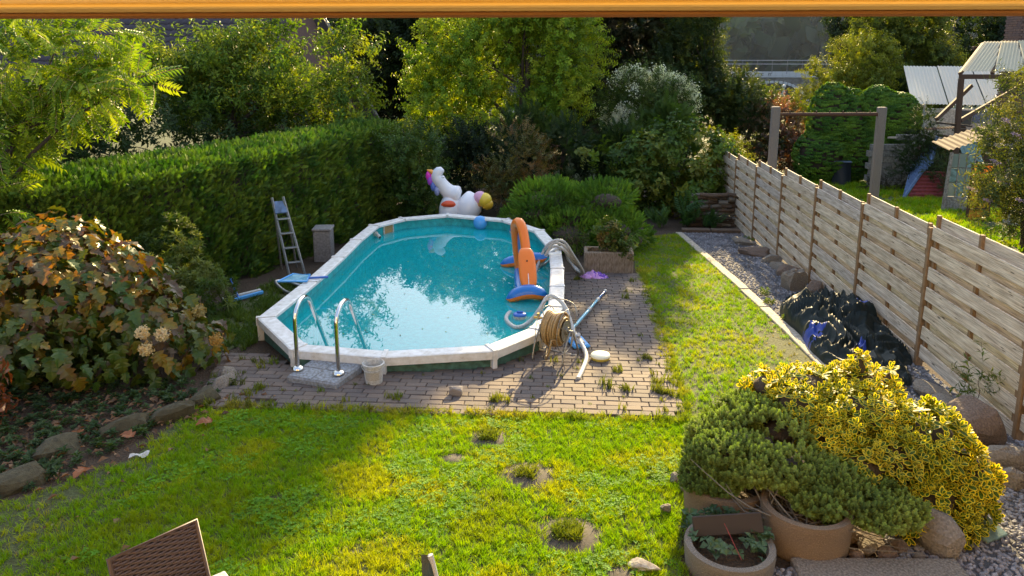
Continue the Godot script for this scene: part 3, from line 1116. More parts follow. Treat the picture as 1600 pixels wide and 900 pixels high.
func build_pool() -> void:
	var mid := Vector2(-1.8, -10.6)
	var pool := thing("swimming_pool", "oval above-ground swimming pool with white rim and turquoise lining, full of water", "swimming pool", Vector3(-1.8, -0.3, -10.6))
	var n := RIM.size()
	var o0 := ring(0.0)
	var o1 := ring(0.06)
	var i1 := ring(0.11)
	var i0 := ring(0.19)
	var wl := MB.new()
	var li := MB.new()
	li.grp = 0
	for i in n:
		var j := (i + 1) % n
		wl.oquad(P3(o1[i], -1.0), P3(o1[j], -1.0), P3(o1[j], RIM_Y - 0.02), P3(o1[i], RIM_Y - 0.02), P3(mid, 0))
	for i in n:   # the lining's sides in bands, seen from within, a little slack
		var j := (i + 1) % n
		var hs := [RIM_Y - 0.02, 0.1, -0.1, -0.5, -0.95]
		for k in 4:
			var s := 0.02 * (k % 2)
			var a0: Vector2 = i1[i]
			var b0: Vector2 = i1[j]
			li.quad(P3(a0, hs[k]), P3(b0, hs[k]), P3(b0, hs[k + 1]), P3(a0, hs[k + 1]))
	var pp := PackedVector2Array(i1)
	var idx := Geometry2D.triangulate_polygon(pp)
	li.grp = 5
	for i in range(0, idx.size(), 3):
		li.otri(P3(pp[idx[i]], -0.95), P3(pp[idx[i + 1]], -0.95), P3(pp[idx[i + 2]], -0.95), Vector3(-1.8, -5, -10))
	put(pool, "wall", wl.mesh(), M.pool_wall)
	put(pool, "lining", li.mesh(), M.liner)
	for i in n:   # rails of the rim, mitred, with a flange that hangs down outside
		var j := (i + 1) % n
		var a := P3(o0[i], RIM_Y)
		var b := P3(o0[j], RIM_Y)
		var c := P3(i0[j], RIM_Y)
		var d := P3(i0[i], RIM_Y)
		var k := (b - a).normalized() * 0.004
		var m := MB.new()
		var ctr := (a + b + c + d) * 0.25 - Vector3.UP * 0.05
		var dn := Vector3.UP * 0.085
		var lip := Vector3.UP * 0.03
		var r1 := a.lerp(d, 0.08) + Vector3.UP * 0.008 + k
		var r2 := b.lerp(c, 0.08) + Vector3.UP * 0.008 - k
		var r3 := b.lerp(c, 0.9) + Vector3.UP * 0.008 - k
		var r4 := a.lerp(d, 0.9) + Vector3.UP * 0.008 + k
		m.oquad(r1, r2, r3, r4, ctr)
		m.oquad(a + k, b - k, r2, r1, ctr)
		m.oquad(d + k, c - k, r3, r4, ctr)
		m.oquad(a + k, b - k, b - k - dn, a + k - dn, ctr)
		m.oquad(c - k, d + k, d + k - lip, c - k - lip, ctr)
		var a2 := a.lerp(d, 0.06) + k
		var b2 := b.lerp(c, 0.06) - k
		m.oquad(a + k - dn, b - k - dn, b2 - dn, a2 - dn, ctr + dn * 3.0 - dn * 5.0 + Vector3.UP * 0.9)
		m.oquad(a2 - dn, b2 - dn, b2 - lip, a2 - lip, a - (a2 - a) * 8.0)
		m.oquad(a2 - lip, b2 - lip, c - k - lip, d + k - lip, ctr + Vector3.UP * 0.5)
		put(pool, "rim_rail", m.mesh(), M.rail_white)
		# cover over each joint
		var cap := MB.new()
		var along := ((b - a).normalized() + (a - P3(o0[(i + n - 1) % n], RIM_Y)).normalized()).normalized()
		var across := (d - a).normalized()
		cap.box(a.lerp(d, 0.5) + Vector3.UP * 0.012, Vector3(a.distance_to(d) * 1.03, 0.014, 0.05), Basis(across, Vector3.UP, across.cross(Vector3.UP)), 0.004)
		cap.box(a - Vector3.UP * 0.034 - across * 0.004, Vector3(0.012, 0.105, 0.06), Basis(across, Vector3.UP, across.cross(Vector3.UP)), 0.003)
		put(pool, "rim_cap", cap.mesh(), M.rail_white)
		# upright under the joint
		var up := MB.new()
		var u := P3(o1[i], 0).lerp(P3(o0[i], 0), 0.45)
		up.box(Vector3(u.x, (RIM_Y - 0.1 + gy(u.z) - 0.1) * 0.5, u.z), Vector3(0.07, RIM_Y - 0.1 - gy(u.z) + 0.15, 0.05), Basis(across, Vector3.UP, across.cross(Vector3.UP)), 0.005)
		put(pool, "upright", up.mesh(), M.rail_white)
	var wa := MB.new()
	var ww := PackedVector2Array(ring(0.112))
	idx = Geometry2D.triangulate_polygon(ww)
	for i in range(0, idx.size(), 3):
		var q := []
		for k in 3:
			q.append(ww[idx[i + k]])
		var va := P3(q[0], WATER_Y)
		var vb := P3(q[1], WATER_Y)
		var vc := P3(q[2], WATER_Y)
		if (vc - va).cross(vb - va).y > 0.0:
			wa.tri(va, vb, vc, q[0], q[1], q[2])
		else:
			wa.tri(va, vc, vb, q[0], q[2], q[1])
	wa.smooth = true
	for i in wa.g.size():
		wa.g[i] = 0
	put(pool, "water", wa.mesh(), M.water)
	var db := MB.new()   # fallen leaves afloat
	for i in 60:
		var x := U(-3.3, -0.2)
		var z := U(-13.6, -7.6)
		if Geometry2D.is_point_in_polygon(Vector2(x, z), PackedVector2Array(ring(0.2))):
			var a := rng.randf() * TAU
			leaf(db, Vector3(x, WATER_Y + 0.004, z), Vector3(cos(a), 0, sin(a)), Vector3.UP, U(0.02, 0.045), 0.02, [Color(0.4, 0.35, 0.1), Color(0.2, 0.12, 0.05), Color(0.25, 0.3, 0.05)][i % 3], 0.1, 0.0)
	put(pool, "floating_leaves", db.mesh(), M.leaf_matt).set_meta("kind", "stuff")
	# skimmer mouth in the far left side
	var f := Vector3(-3.29, 0.11, -13.08)
	var along2 := (P3(i1[12], 0) - P3(i1[13], 0)).normalized()
	var inw := along2.cross(Vector3.UP)
	if inw.dot(P3(mid, 0) - f) < 0.0:
		inw = -inw
	var bb := Basis(along2, Vector3.UP, along2.cross(Vector3.UP))
	f = P3(i1[13].lerp(i1[12], 0.45), 0.1) + inw * 0.012
	var sk := MB.new()
	for q in [[-0.115, 0.0, 0.025, 0.17], [0.115, 0.0, 0.025, 0.17], [0, 0.08, 0.23, 0.022], [0, -0.08, 0.23, 0.022]]:
		sk.box(f + along2 * q[0] + Vector3.UP * q[1], Vector3(q[2], q[3], 0.02), bb, 0.003)
	var skim := put(pool, "skimmer", sk.mesh(), M.white_plastic)
	var fl := MB.new()
	fl.box(f - inw * 0.004, Vector3(0.2, 0.14, 0.008), bb)
	put(skim, "flap", fl.mesh(), M.hose_tan)
	var jet := MB.new()
	jet.grp = 0
	var jp := P3(i1[14].lerp(i1[13], 0.93), 0.1) + inw * 0.01
	jet.tube([jp, jp + inw * 0.05], 0.045, 12)
	jet.tube([jp + inw * 0.04, jp + inw * 0.1 + Vector3(0.03, -0.05, 0.02)], 0.032, 12)
	var jt := put(pool, "water_jet", jet.mesh(), M.white_plastic)
	var nz := MB.new()
	nz.tube([jp + inw * 0.098 + Vector3(0.03, -0.05, 0.02), jp + inw * 0.102 + Vector3(0.031, -0.052, 0.021)], 0.025, 10)
	put(jt, "nozzle", nz.mesh(), M.black_wood)

func build_pool_things() -> void:
	# ladder
	var lad := thing("pool_ladder", "curved stainless steel pool ladder reaching over the white rim into the water", "pool ladder", Vector3(-2.4, 0.13, -7.1))
	for s in [[Vector3(-2.65, 0.155, -7.04), Vector3(-2.59, -0.3, -8.08)], [Vector3(-2.21, 0.155, -6.96), Vector3(-2.13, -0.3, -8.0)]]:
		var a: Vector3 = s[0]
		var b: Vector3 = s[1]
		var d := Vector3(b.x - a.x, 0, b.z - a.z)
		var p := [a]
		for i in 15:
			var an := PI - (PI - 0.28) * i / 14.0
			p.append(a + d * (0.2 + 0.2 * cos(an)) + Vector3.UP * (0.5 + 0.17 * sin(an)))
		p.append(b)
		var m := MB.new()
		m.grp = 0
		m.tube(p, 0.0215, 12)
		var h := put(lad, "handrail", m.mesh(), M.steel)
		var fl := MB.new()
		fl.grp = 0
		fl.lathe(a - Vector3.UP * 0.005, [Vector2(0.06, 0.0), Vector2(0.06, 0.01), Vector2(0.045, 0.028), Vector2(0.023, 0.035)], 16)
		put(h, "flange", fl.mesh(), M.steel)
	for k in 3:
		var m := MB.new()
		var t := 0.1 + 0.3 * k
		m.box(Vector3(-2.36, -0.02 - t * 0.5, -7.9 - 0.08 * k), Vector3(0.44, 0.03, 0.07), Basis(Vector3.UP, -0.15), 0.008)
		put(lad, "step", m.mesh(), M.white_plastic)
	var sl := thing("concrete_slab", "square bluish concrete paving slab under the feet of the pool ladder", "paving slab", Vector3(-2.38, 0.1, -7.07))
	var sb := MB.new()
	sb.box(Vector3(0, -0.015, 0), Vector3(0.56, 0.09, 0.5), Basis(), 0.012)
	var sp := put(sl, "slab", sb.mesh(), M.slab_blue, false)
	for q in [[-0.14, -0.125], [0.14, -0.125], [-0.14, 0.125], [0.14, 0.125]]:
		var tb := MB.new()
		tb.box(Vector3(q[0], 0.032, q[1]), Vector3(0.255, 0.012, 0.225), Basis(), 0.004)
		put(sl, "panel", tb.mesh(), M.slab_blue, false)
	sl.rotation.y = -0.27
	# bucket
	var bu := thing("bucket", "small white plastic bucket without lid standing by the ladder slab", "bucket", G(-1.86, -6.97, 0.03))
	var bm := MB.new()
	bm.grp = 0
	bm.lathe(Vector3.ZERO, [Vector2(0.0, 0.004), Vector2(0.082, 0.0), Vector2(0.1, 0.18), Vector2(0.107, 0.182), Vector2(0.108, 0.205), Vector2(0.1, 0.208), Vector2(0.096, 0.19), Vector2(0.078, 0.012), Vector2(0.0, 0.012)], 24, Basis(), true)
	put(bu, "body", bm.mesh(), M.white_plastic, false)
	var hn := MB.new()
	hn.grp = 0
	var hp := []
	for i in 13:
		var an := PI * i / 12.0
		hp.append(Vector3(cos(an) * 0.112, 0.185 - sin(an) * 0.035, sin(an) * 0.115))
	hn.tube(hp, 0.0035, 6)
	put(bu, "handle", hn.mesh(), M.white_plastic, false)
	for s in [-1.0, 1.0]:
		var ea := MB.new()
		ea.box(Vector3(0.108 * s, 0.185, 0), Vector3(0.012, 0.035, 0.03), Basis(), 0.004)
		put(bu, "lug", ea.mesh(), M.white_plastic, false)
	var lb := MB.new()
	lb.grp = 0
	var lm := mat("label_print", Color(0.7, 0.68, 0.62), 0.6, M.dirt, Vector3.ONE * 12.0)
	for i in 8:
		var a0 := 0.7 + 0.2 * i
		var a1 := a0 + 0.2
		var q := func(a: float, y: float) -> Vector3: return Vector3(cos(a) * (0.0835 + 0.1 * y), y, sin(a) * (0.0835 + 0.1 * y))
		lb.oquad(q.call(a0, 0.05), q.call(a1, 0.05), q.call(a1, 0.13), q.call(a0, 0.13), Vector3(0, 0.09, 0))
	put(bu, "paper_label", lb.mesh(), lm, false)
	# loose brick
	var br := put(self, "loose_brick", rock_mesh(Vector3(0.14, 0.1, 0.11), 77, 0.85), M.brick_paver)
	br.position = G(-1.0, -6.72, 0.07)
	br.rotation.y = 0.2
	tag(br, "loose reddish half brick lying on the sunny patio", "brick")
	# yellow lid
	var yl := thing("lid", "round cream and yellow plastic tub lying on the patio right of the hose reel", "lid", G(0.4, -7.83, 0.03))
	var ym := MB.new()
	ym.grp = 0
	ym.lathe(Vector3.ZERO, [Vector2(0.085, 0.0), Vector2(0.1, 0.012), Vector2(0.105, 0.04)], 24)
	put(yl, "rim", ym.mesh(), M.yellow_lid, false)
	var yt := MB.new()
	yt.grp = 0
	yt.lathe(Vector3.ZERO, [Vector2(0.106, 0.04), Vector2(0.105, 0.055), Vector2(0.095, 0.065), Vector2(0.0, 0.067)], 24)
	put(yl, "top", yt.mesh(), M.cream_lid, false)
	build_reel()
	# white pool hose: a coil hung over the rim
	var coil := thing("pool_hose", "coiled white pool hose hung over the right rim of the pool", "hose", Vector3(0.0, 0.2, -11.5))
	var p := [Vector3(-0.35, -0.15, -10.6), Vector3(-0.42, 0.02, -11.0), Vector3(-0.33, 0.28, -11.2)]
	for k in 3:
		var ph := 0.12 * k
		p.append_array([Vector3(-0.2, 0.46 - ph * 0.5, -11.15 - ph * 0.6), Vector3(-0.02, 0.46 - ph * 0.7, -11.2 - ph * 0.6), Vector3(0.14, 0.2 - ph * 0.6, -11.35 - ph * 0.5), Vector3(0.3 - ph * 0.2, -0.14, -11.6 - ph), Vector3(0.18, -0.2, -11.95 - ph * 0.7), Vector3(0.06, 0.0, -11.8 - ph * 0.6), Vector3(-0.03, 0.27, -11.55 - ph * 0.5), Vector3(-0.24, 0.2 - ph, -11.4 - ph * 0.4), Vector3(-0.36, 0.06, -11.2 - ph * 0.5)])
	p.append(Vector3(-0.5, -0.1, -10.6))
	var hm := MB.new()
	hm.grp = 0
	hm.tube(spline(p, 190), 0.021, 8)
	put(coil, "hose", hm.mesh(), M.hose_white)
	var long_ := put(self, "vacuum_hose", null, M.hose_white)
	var lp := [Vector3(-0.62, -0.1, -9.5), Vector3(-0.68, 0.03, -9.2), Vector3(-0.7, 0.045, -8.9), Vector3(-0.56, 0.05, -8.62), Vector3(-0.4, 0.1, -8.7), Vector3(-0.27, 0.27, -8.75), Vector3(-0.2, 0.36, -8.85), Vector3(-0.1, 0.37, -8.83), Vector3(0.02, 0.3, -8.65), Vector3(0.12, 0.1, -8.4), Vector3(0.22, 0.04, -8.1), Vector3(0.25, 0.04, -7.8), Vector3(0.2, 0.05, -7.45), Vector3(0.15, 0.06, -7.2)]
	var lmsh := MB.new()
	lmsh.grp = 0
	lmsh.tube(spline(lp, 90), 0.025, 10)
	long_.mesh = lmsh.mesh()
	tag(long_, "pale hose running from the water over the near rim and down to the patio", "hose")
	# telescopic pole
	var tp := thing("telescopic_pole", "pale blue telescopic pole lying on the patio, pointing away from the hose reel", "pole", Vector3(0.1, 0.0, -8.5))
	var e0 := Vector3(0.06, 0.06, -8.45)
	var e1 := G(0.6, -10.76, 0.06)
	for s in [[0.0, 0.5, 0.019, M.pale_blue_pole], [0.5, 0.75, 0.016, M.pale_blue_pole], [0.75, 0.98, 0.013, M.blue_vinyl]]:
		var m := MB.new()
		m.grp = 0
		m.tube([e0.lerp(e1, s[0]), e0.lerp(e1, s[1])], s[2], 10)
		put(tp, "tube", m.mesh(), s[3])
	for s in [0.5, 0.75]:
		var m := MB.new()
		m.grp = 0
		m.tube([e0.lerp(e1, s - 0.02), e0.lerp(e1, s + 0.02)], 0.026, 10)
		put(tp, "clamp", m.mesh(), M.white_plastic)
	var tipm := MB.new()
	tipm.grp = 0
	tipm.tube([e0.lerp(e1, 0.97), e0.lerp(e1, 1.0)], 0.024, 10)
	put(tp, "end_cap", tipm.mesh(), M.white_plastic)
	# blue vacuum head behind the reel
	var vh := thing("pool_vacuum", "blue and white pool vacuum head on the patio behind the hose reel", "pool cleaner", G(0.17, -8.3, 0.03))
	var vm := MB.new()
	vm.box(Vector3(0, 0.03, 0), Vector3(0.2, 0.05, 0.3), Basis(Vector3.UP, 0.3), 0.02)
	put(vh, "base", vm.mesh(), M.sky_plastic, false)
	var vn := MB.new()
	vn.box(Vector3(0, 0.065, 0), Vector3(0.1, 0.03, 0.22), Basis(Vector3.UP, 0.3), 0.012)
	put(vh, "cover", vn.mesh(), M.white_plastic, false)
	var vo := MB.new()
	vo.grp = 0
	vo.tube([Vector3(0, 0.08, 0), Vector3(0.0, 0.15, 0.05)], 0.024, 10)
	put(vh, "neck", vo.mesh(), M.white_plastic, false)
	# floats
	for f in [[Vector3(-0.54, WATER_Y, -9.0), "blue topped white chlorine float bobbing at the near right of the pool", 1.0], [Vector3(-0.93, WATER_Y, -13.5), "blue chlorine float at the far right end of the pool", 0.9]]:
		var o := thing("chlorine_float", f[1], "pool float", f[0], "chlorine floats in the pool")
		var k: float = f[2]
		var b1 := MB.new()
		b1.grp = 0
		b1.lathe(Vector3.ZERO, [Vector2(0.06 * k, -0.1 * k), Vector2(0.07 * k, -0.02), Vector2(0.082 * k, 0.0), Vector2(0.08 * k, 0.035 * k)], 20)
		put(o, "body", b1.mesh(), M.white_plastic, false)
		var b2 := MB.new()
		b2.grp = 0
		b2.lathe(Vector3.ZERO, [Vector2(0.084 * k, 0.035 * k), Vector2(0.084 * k, 0.05 * k), Vector2(0.07 * k, 0.062 * k), Vector2(0.0, 0.064 * k)], 20)
		b2.grp = -1
		b2.box(Vector3(0, 0.075 * k, 0), Vector3(0.08 * k, 0.025 * k, 0.02), Basis(), 0.006)
		put(o, "cap", b2.mesh(), M.blue_plastic, false)
	var ball := MB.new()
	ball.grp = 0
	ball.ball(Vector3(-1.56, 0.14, -13.75), Vector3.ONE * 0.13, 24, 16)
	tag(put(self, "ball", ball.mesh(), M.sky_plastic), "blue ball floating against the far rim of the pool", "ball")
	build_toy()
	build_unicorn()
	# skimming net on the left rim
	var nt := thing("skimming_net", "flat blue leaf net resting on the left rim of the pool", "pool net", Vector3(-3.55, 0.24, -9.75))
	var fr := MB.new()
	fr.grp = 0
	var cs := [Vector3(-3.8, 0.255, -9.56), Vector3(-3.72, 0.255, -9.92), Vector3(-3.48, 0.255, -9.9), Vector3(-3.42, 0.255, -9.6), Vector3(-3.8, 0.255, -9.56)]
	fr.tube(cs, 0.015, 8)
	put(nt, "frame", fr.mesh(), M.sky_plastic)
	var ne := MB.new()
	for i in 15:
		var t := (i + 0.5) / 15.0
		var s0: Vector3 = cs[0].lerp(cs[1], t)
		var s1: Vector3 = cs[3].lerp(cs[2], t)
		var sag := Vector3.DOWN * 0.01
		ne.tube([s0, s0.lerp(s1, 0.5) + sag, s1], 0.003, 3, false)
		s0 = cs[0].lerp(cs[3], t)
		s1 = cs[1].lerp(cs[2], t)
		ne.tube([s0, s0.lerp(s1, 0.5) + sag, s1], 0.003, 3, false)
	var nn := put(nt, "netting", ne.mesh(), M.pale_blue_pole)
	nn.set_meta("kind", "stuff")
	var hd := MB.new()
	hd.grp = 0
	hd.tube([Vector3(-3.45, 0.255, -9.75), Vector3(-3.2, 0.25, -9.83)], 0.016, 8)
	put(nt, "handle", hd.mesh(), M.blue_plastic)
	# brushes and hose on the ground at the left
	var pb := thing("pool_brush", "blue pool brush with pale bristles lying on the weedy ground by the hedge", "pool brush", G(-4.4, -10.0, 0.04))
	var q0 := G(-4.62, -9.66, 0.05)
	var q1 := G(-4.28, -10.2, 0.07)
	var pm := MB.new()
	pm.bar(q0, q1, 0.05, 0.035, 0.008)
	put(pb, "back", pm.mesh(), M.sky_plastic)
	var pm2 := MB.new()
	pm2.bar(q0 + Vector3(-0.06, 0.0, -0.1), q1 + Vector3(-0.06, 0, -0.06), 0.06, 0.04, 0.006)
	put(pb, "bristles", pm2.mesh(), M.white_plastic)
	var pm3 := MB.new()
	pm3.grp = 0
	pm3.tube([q0.lerp(q1, 0.4), q0.lerp(q1, 0.4) + Vector3(-0.12, 0.1, -0.12), q0.lerp(q1, 0.4) + Vector3(-0.2, 0.22, -0.2)], 0.014, 6)
	put(pb, "handle", pm3.mesh(), M.blue_plastic)
	var gh := MB.new()
	gh.grp = 0
	gh.tube(spline([G(-3.7, -10.2, 0.03), G(-4.0, -10.35, 0.04), G(-4.25, -10.6, 0.12), G(-4.15, -10.75, 0.1), G(-3.9, -10.7, 0.05), G(-3.6, -10.8, 0.03)], 40), 0.024, 8)
	tag(put(self, "grey_hose", gh.mesh(), M.alu), "short grey hose lying between the hedge and the pool", "hose")

func build_reel() -> void:
	var base := G(-0.08, -7.85)
	var reel := thing("hose_reel", "metal garden hose reel wound with a tan hose, standing by the near right pool rim", "hose reel", base)
	var ax := Vector3(0.9, 0, 0.44).normalized()
	var fw := ax.cross(Vector3.UP).normalized()   # towards the house side
	if fw.z < 0.0:
		fw = -fw
	var c := base + Vector3(0, 0.36, 0)
	var bas := Basis(ax.cross(Vector3.UP).normalized(), ax, Vector3.UP)
	# hose: layers of windings
	var hm := MB.new()
	hm.grp = 0
	var p := []
	var turns := 26
	for i in turns * 18:
		var t := float(i) / 18.0
		var layer := int(t / 9.0)
		var along := fmod(t, 9.0) / 9.0
		if layer % 2:
			along = 1.0 - along
		var an := t * TAU
		var rr := 0.125 + 0.026 * layer + 0.006 * sin(t * 3.1) + 0.012 * sin(an + t)
		p.append(c + ax * ((along - 0.5) * 0.2 + 0.008 * sin(t * 5.0)) + (fw * cos(an) + Vector3.UP * sin(an)) * rr)
	p.append_array([c + ax * 0.05 + fw * 0.2 - Vector3.UP * 0.05, c + ax * 0.03 + fw * 0.23 - Vector3.UP * 0.2, c - ax * 0.04 + fw * 0.16 - Vector3.UP * 0.3, c - ax * 0.1 + fw * 0.02 - Vector3.UP * 0.24])
	hm.tube(p, 0.0115, 7)
	put(reel, "hose", hm.mesh(), M.hose_tan)
	for s in [-1.0, 1.0]:
		var d := MB.new()
		d.grp = 0
		d.tube([c + ax * s * 0.118, c + ax * s * 0.124], 0.115 if s > 0.0 else 0.15, 24)
		var dk := put(reel, "disc", d.mesh(), M.zinc)
		var rim := MB.new()
		rim.grp = 0
		var q := []
		for i in 25:
			var an := TAU * i / 24.0
			q.append(c + ax * s * 0.125 + (fw * cos(an) + Vector3.UP * sin(an)) * 0.235)
		rim.tube(q, 0.004, 6, false)
		for i in 4:
			var an := TAU * i / 4.0 + 0.5
			rim.tube([c + ax * s * 0.125, c + ax * s * 0.125 + (fw * cos(an) + Vector3.UP * sin(an)) * 0.235], 0.004, 5)
		put(dk, "guard_ring", rim.mesh(), M.zinc)
	var hub := MB.new()
	hub.grp = 0
	hub.tube([c - ax * 0.2, c + ax * 0.2], 0.016, 10)
	hub.tube([c + ax * 0.125, c + ax * 0.15], 0.045, 14)
	put(reel, "axle", hub.mesh(), M.zinc)
	for s in [-1.0, 1.0]:   # the two bent legs
		var f := MB.new()
		f.grp = 0
		var o: Vector3 = c + ax * s * 0.18
		f.tube(spline([o + fw * 0.03, o + fw * 0.14 - Vector3.UP * 0.14, o + fw * 0.2 - Vector3.UP * 0.3, o + fw * 0.19 - Vector3.UP * 0.335, o - ax * s * 0.05 + fw * 0.16 - Vector3.UP * 0.345], 16), 0.011, 8)
		f.tube(spline([o - fw * 0.03, o - fw * 0.12 - Vector3.UP * 0.15, o - fw * 0.19 - Vector3.UP * 0.31, o - ax * s * 0.04 - fw * 0.18 - Vector3.UP * 0.345], 16), 0.011, 8)
		put(reel, "leg", f.mesh(), M.zinc)
	var fr := MB.new()
	fr.grp = 0
	fr.tube([c + ax * 0.17 + fw * 0.18 - Vector3.UP * 0.34, c - ax * 0.17 + fw * 0.18 - Vector3.UP * 0.34], 0.01, 8)
	fr.tube([c + ax * 0.17 - fw * 0.18 - Vector3.UP * 0.34, c - ax * 0.17 - fw * 0.18 - Vector3.UP * 0.34], 0.01, 8)
	put(reel, "foot_bar", fr.mesh(), M.zinc)
	var cr := MB.new()
	cr.grp = 0
	cr.tube(spline([c + ax * 0.2, c + ax * 0.21 + fw * 0.05 - Vector3.UP * 0.1, c + ax * 0.21 + fw * 0.06 - Vector3.UP * 0.14], 8), 0.009, 8)
	put(reel, "crank", cr.mesh(), M.zinc)
	var hn := MB.new()
	hn.grp = 0
	hn.tube(spline([c - ax * 0.12 + Vector3.UP * 0.04, c - ax * 0.22 + Vector3.UP * 0.2 - fw * 0.1, c - ax * 0.1 + Vector3.UP * 0.28 - fw * 0.16, c + ax * 0.12 + Vector3.UP * 0.26 - fw * 0.16, c + ax * 0.2 + Vector3.UP * 0.15 - fw * 0.1], 24), 0.006, 6)
	put(reel, "handle", hn.mesh(), M.zinc)
	var tap := MB.new()
	tap.grp = 0
	var tpos := c - ax * 0.25 + Vector3.UP * 0.1 + fw * 0.04
	tap.tube([tpos, tpos + Vector3(0.09, 0.0, 0.02)], 0.014, 8)
	tap.tube([tpos + Vector3(0.05, -0.02, 0.01), tpos + Vector3(0.05, 0.05, 0.01)], 0.017, 8)
	put(reel, "hose_connector", tap.mesh(), M.brass)

func puffed(b: MB, a: Vector3, c: Vector3, w: float, th: float, side: Vector3, n := 16, e := 2.6) -> void:   # an inflated pad from a to c
	var y := (c - a) * 0.5
	var x := side.normalized() * w * 0.5
	var z := y.cross(x).normalized() * th * 0.5
	var ctr := (a + c) * 0.5
	var f := func(i: int, j: int) -> Vector3:
		var u := -PI * 0.5 + PI * j / 10.0
		var v := TAU * i / n
		var pw := func(q: float) -> float: return signf(q) * pow(absf(q), 2.0 / e)
		return ctr + x * (pw.call(cos(u)) * pw.call(cos(v))) + z * (cos(u) * pw.call(sin(v))) + y * pw.call(sin(u))
	for j in 10:
		for i in n:
			var q := [f.call(i, j), f.call((i + 1) % n, j), f.call((i + 1) % n, j + 1), f.call(i, j + 1)]
			if j > 0:
				b.otri(q[0], q[1], q[2], ctr)
			if j < 9:
				b.otri(q[0], q[2], q[3], ctr)

func arched(b: MB, a: Vector3, c: Vector3, r: float, rise: float, cut: int) -> void:   # inflated cross float, blue above and orange below as two shells
	var d := (c - a).normalized()
	var s := d.cross(Vector3.UP).normalized()
	var prev := []
	var pm := Vector3()
	for i in 13:
		var t := i / 12.0
		var m := a.lerp(c, t) + Vector3.UP * rise * sin(t * PI)
		var rr := r * pow(maxf(0.0, 1.0 - pow(absf(t * 2.0 - 1.0), 3.5)), 0.5) + 0.012
		var ring_ := []
		for k in 9:
			var an := PI * k / 8.0 + (0.0 if cut > 0 else PI)
			ring_.append(m + s * cos(an) * rr * 1.15 + Vector3.UP * sin(an) * rr)
		if i > 0:
			for k in 8:
				b.oquad(prev[k], prev[k + 1], ring_[k + 1], ring_[k], (m + pm) * 0.5)
		prev = ring_
		pm = m

func build_toy() -> void:
	var toy := thing("inflatable_lounger", "inflatable orange and blue water toy with an upright loop floating in the pool", "pool toy", Vector3(-0.45, 0.05, -10.2))
	for f in [[Vector3(-0.76, 0.07, -9.62), Vector3(-0.21, 0.1, -9.7), 0.085, 0.07], [Vector3(-0.98, 0.06, -11.3), Vector3(-0.26, 0.2, -11.2), 0.085, 0.02]]:
		var hi := MB.new()
		hi.grp = 0
		arched(hi, f[0], f[1], f[2], f[3], 1)
		var up := put(toy, "float", hi.mesh(), M.blue_vinyl)
		var lo := MB.new()
		lo.grp = 0
		arched(lo, f[0], f[1], f[2], f[3], -1)
		put(up, "float_underside", lo.mesh(), M.orange_vinyl)
	var fr := MB.new()
	fr.grp = 0
	puffed(fr, Vector3(-0.46, 0.16, -9.72), Vector3(-0.53, 0.64, -10.1), 0.24, 0.14, Vector3(1, 0, -0.05), 20, 3.2)
	var pad := put(toy, "front_pad", fr.mesh(), M.orange_vinyl)
	var seam := MB.new()
	seam.grp = 0
	seam.tube(spline([Vector3(-0.46, 0.2, -9.67), Vector3(-0.475, 0.34, -9.78), Vector3(-0.5, 0.5, -9.93)], 8), 0.006, 5)
	put(pad, "seam", seam.mesh(), M.white_vinyl)
	var vl := MB.new()
	vl.grp = 0
	vl.tube([Vector3(-0.505, 0.5, -9.94), Vector3(-0.5, 0.51, -9.9)], 0.012, 8)
	put(pad, "valve", vl.mesh(), M.black_wood)
	var lp := MB.new()
	lp.grp = 0
	var pts := [Vector3(-0.66, 0.1, -10.9), Vector3(-0.69, 0.42, -10.85), Vector3(-0.71, 0.72, -10.75), Vector3(-0.7, 0.84, -10.65), Vector3(-0.65, 0.89, -10.55), Vector3(-0.6, 0.84, -10.45), Vector3(-0.56, 0.7, -10.35), Vector3(-0.52, 0.45, -10.2), Vector3(-0.5, 0.25, -10.05)]
	lp.tube(spline(pts, 30), 0.07, 12)
	put(toy, "loop", lp.mesh(), M.orange_vinyl)
	var inn := MB.new()
	inn.grp = 0
	puffed(inn, Vector3(-0.6, 0.12, -10.65), Vector3(-0.64, 0.75, -10.6), 0.3, 0.06, Vector3(0.3, 0, 1.0), 16, 2.4)
	put(toy, "inner_sheet", inn.mesh(), M.blue_vinyl)
	var wh := MB.new()
	wh.grp = 0
	puffed(wh, Vector3(-0.555, 0.4, -10.5), Vector3(-0.6, 0.74, -10.46), 0.09, 0.03, Vector3(0.3, 0, 1.0), 12, 2.2)
	put(toy, "white_stripe", wh.mesh(), M.white_vinyl)
	var body := MB.new()
	body.grp = 0
	puffed(body, Vector3(-0.5, 0.09, -9.7), Vector3(-0.62, 0.09, -11.25), 0.3, 0.12, Vector3(1, 0, 0), 16, 3.0)
	put(toy, "keel", body.mesh(), M.blue_vinyl)

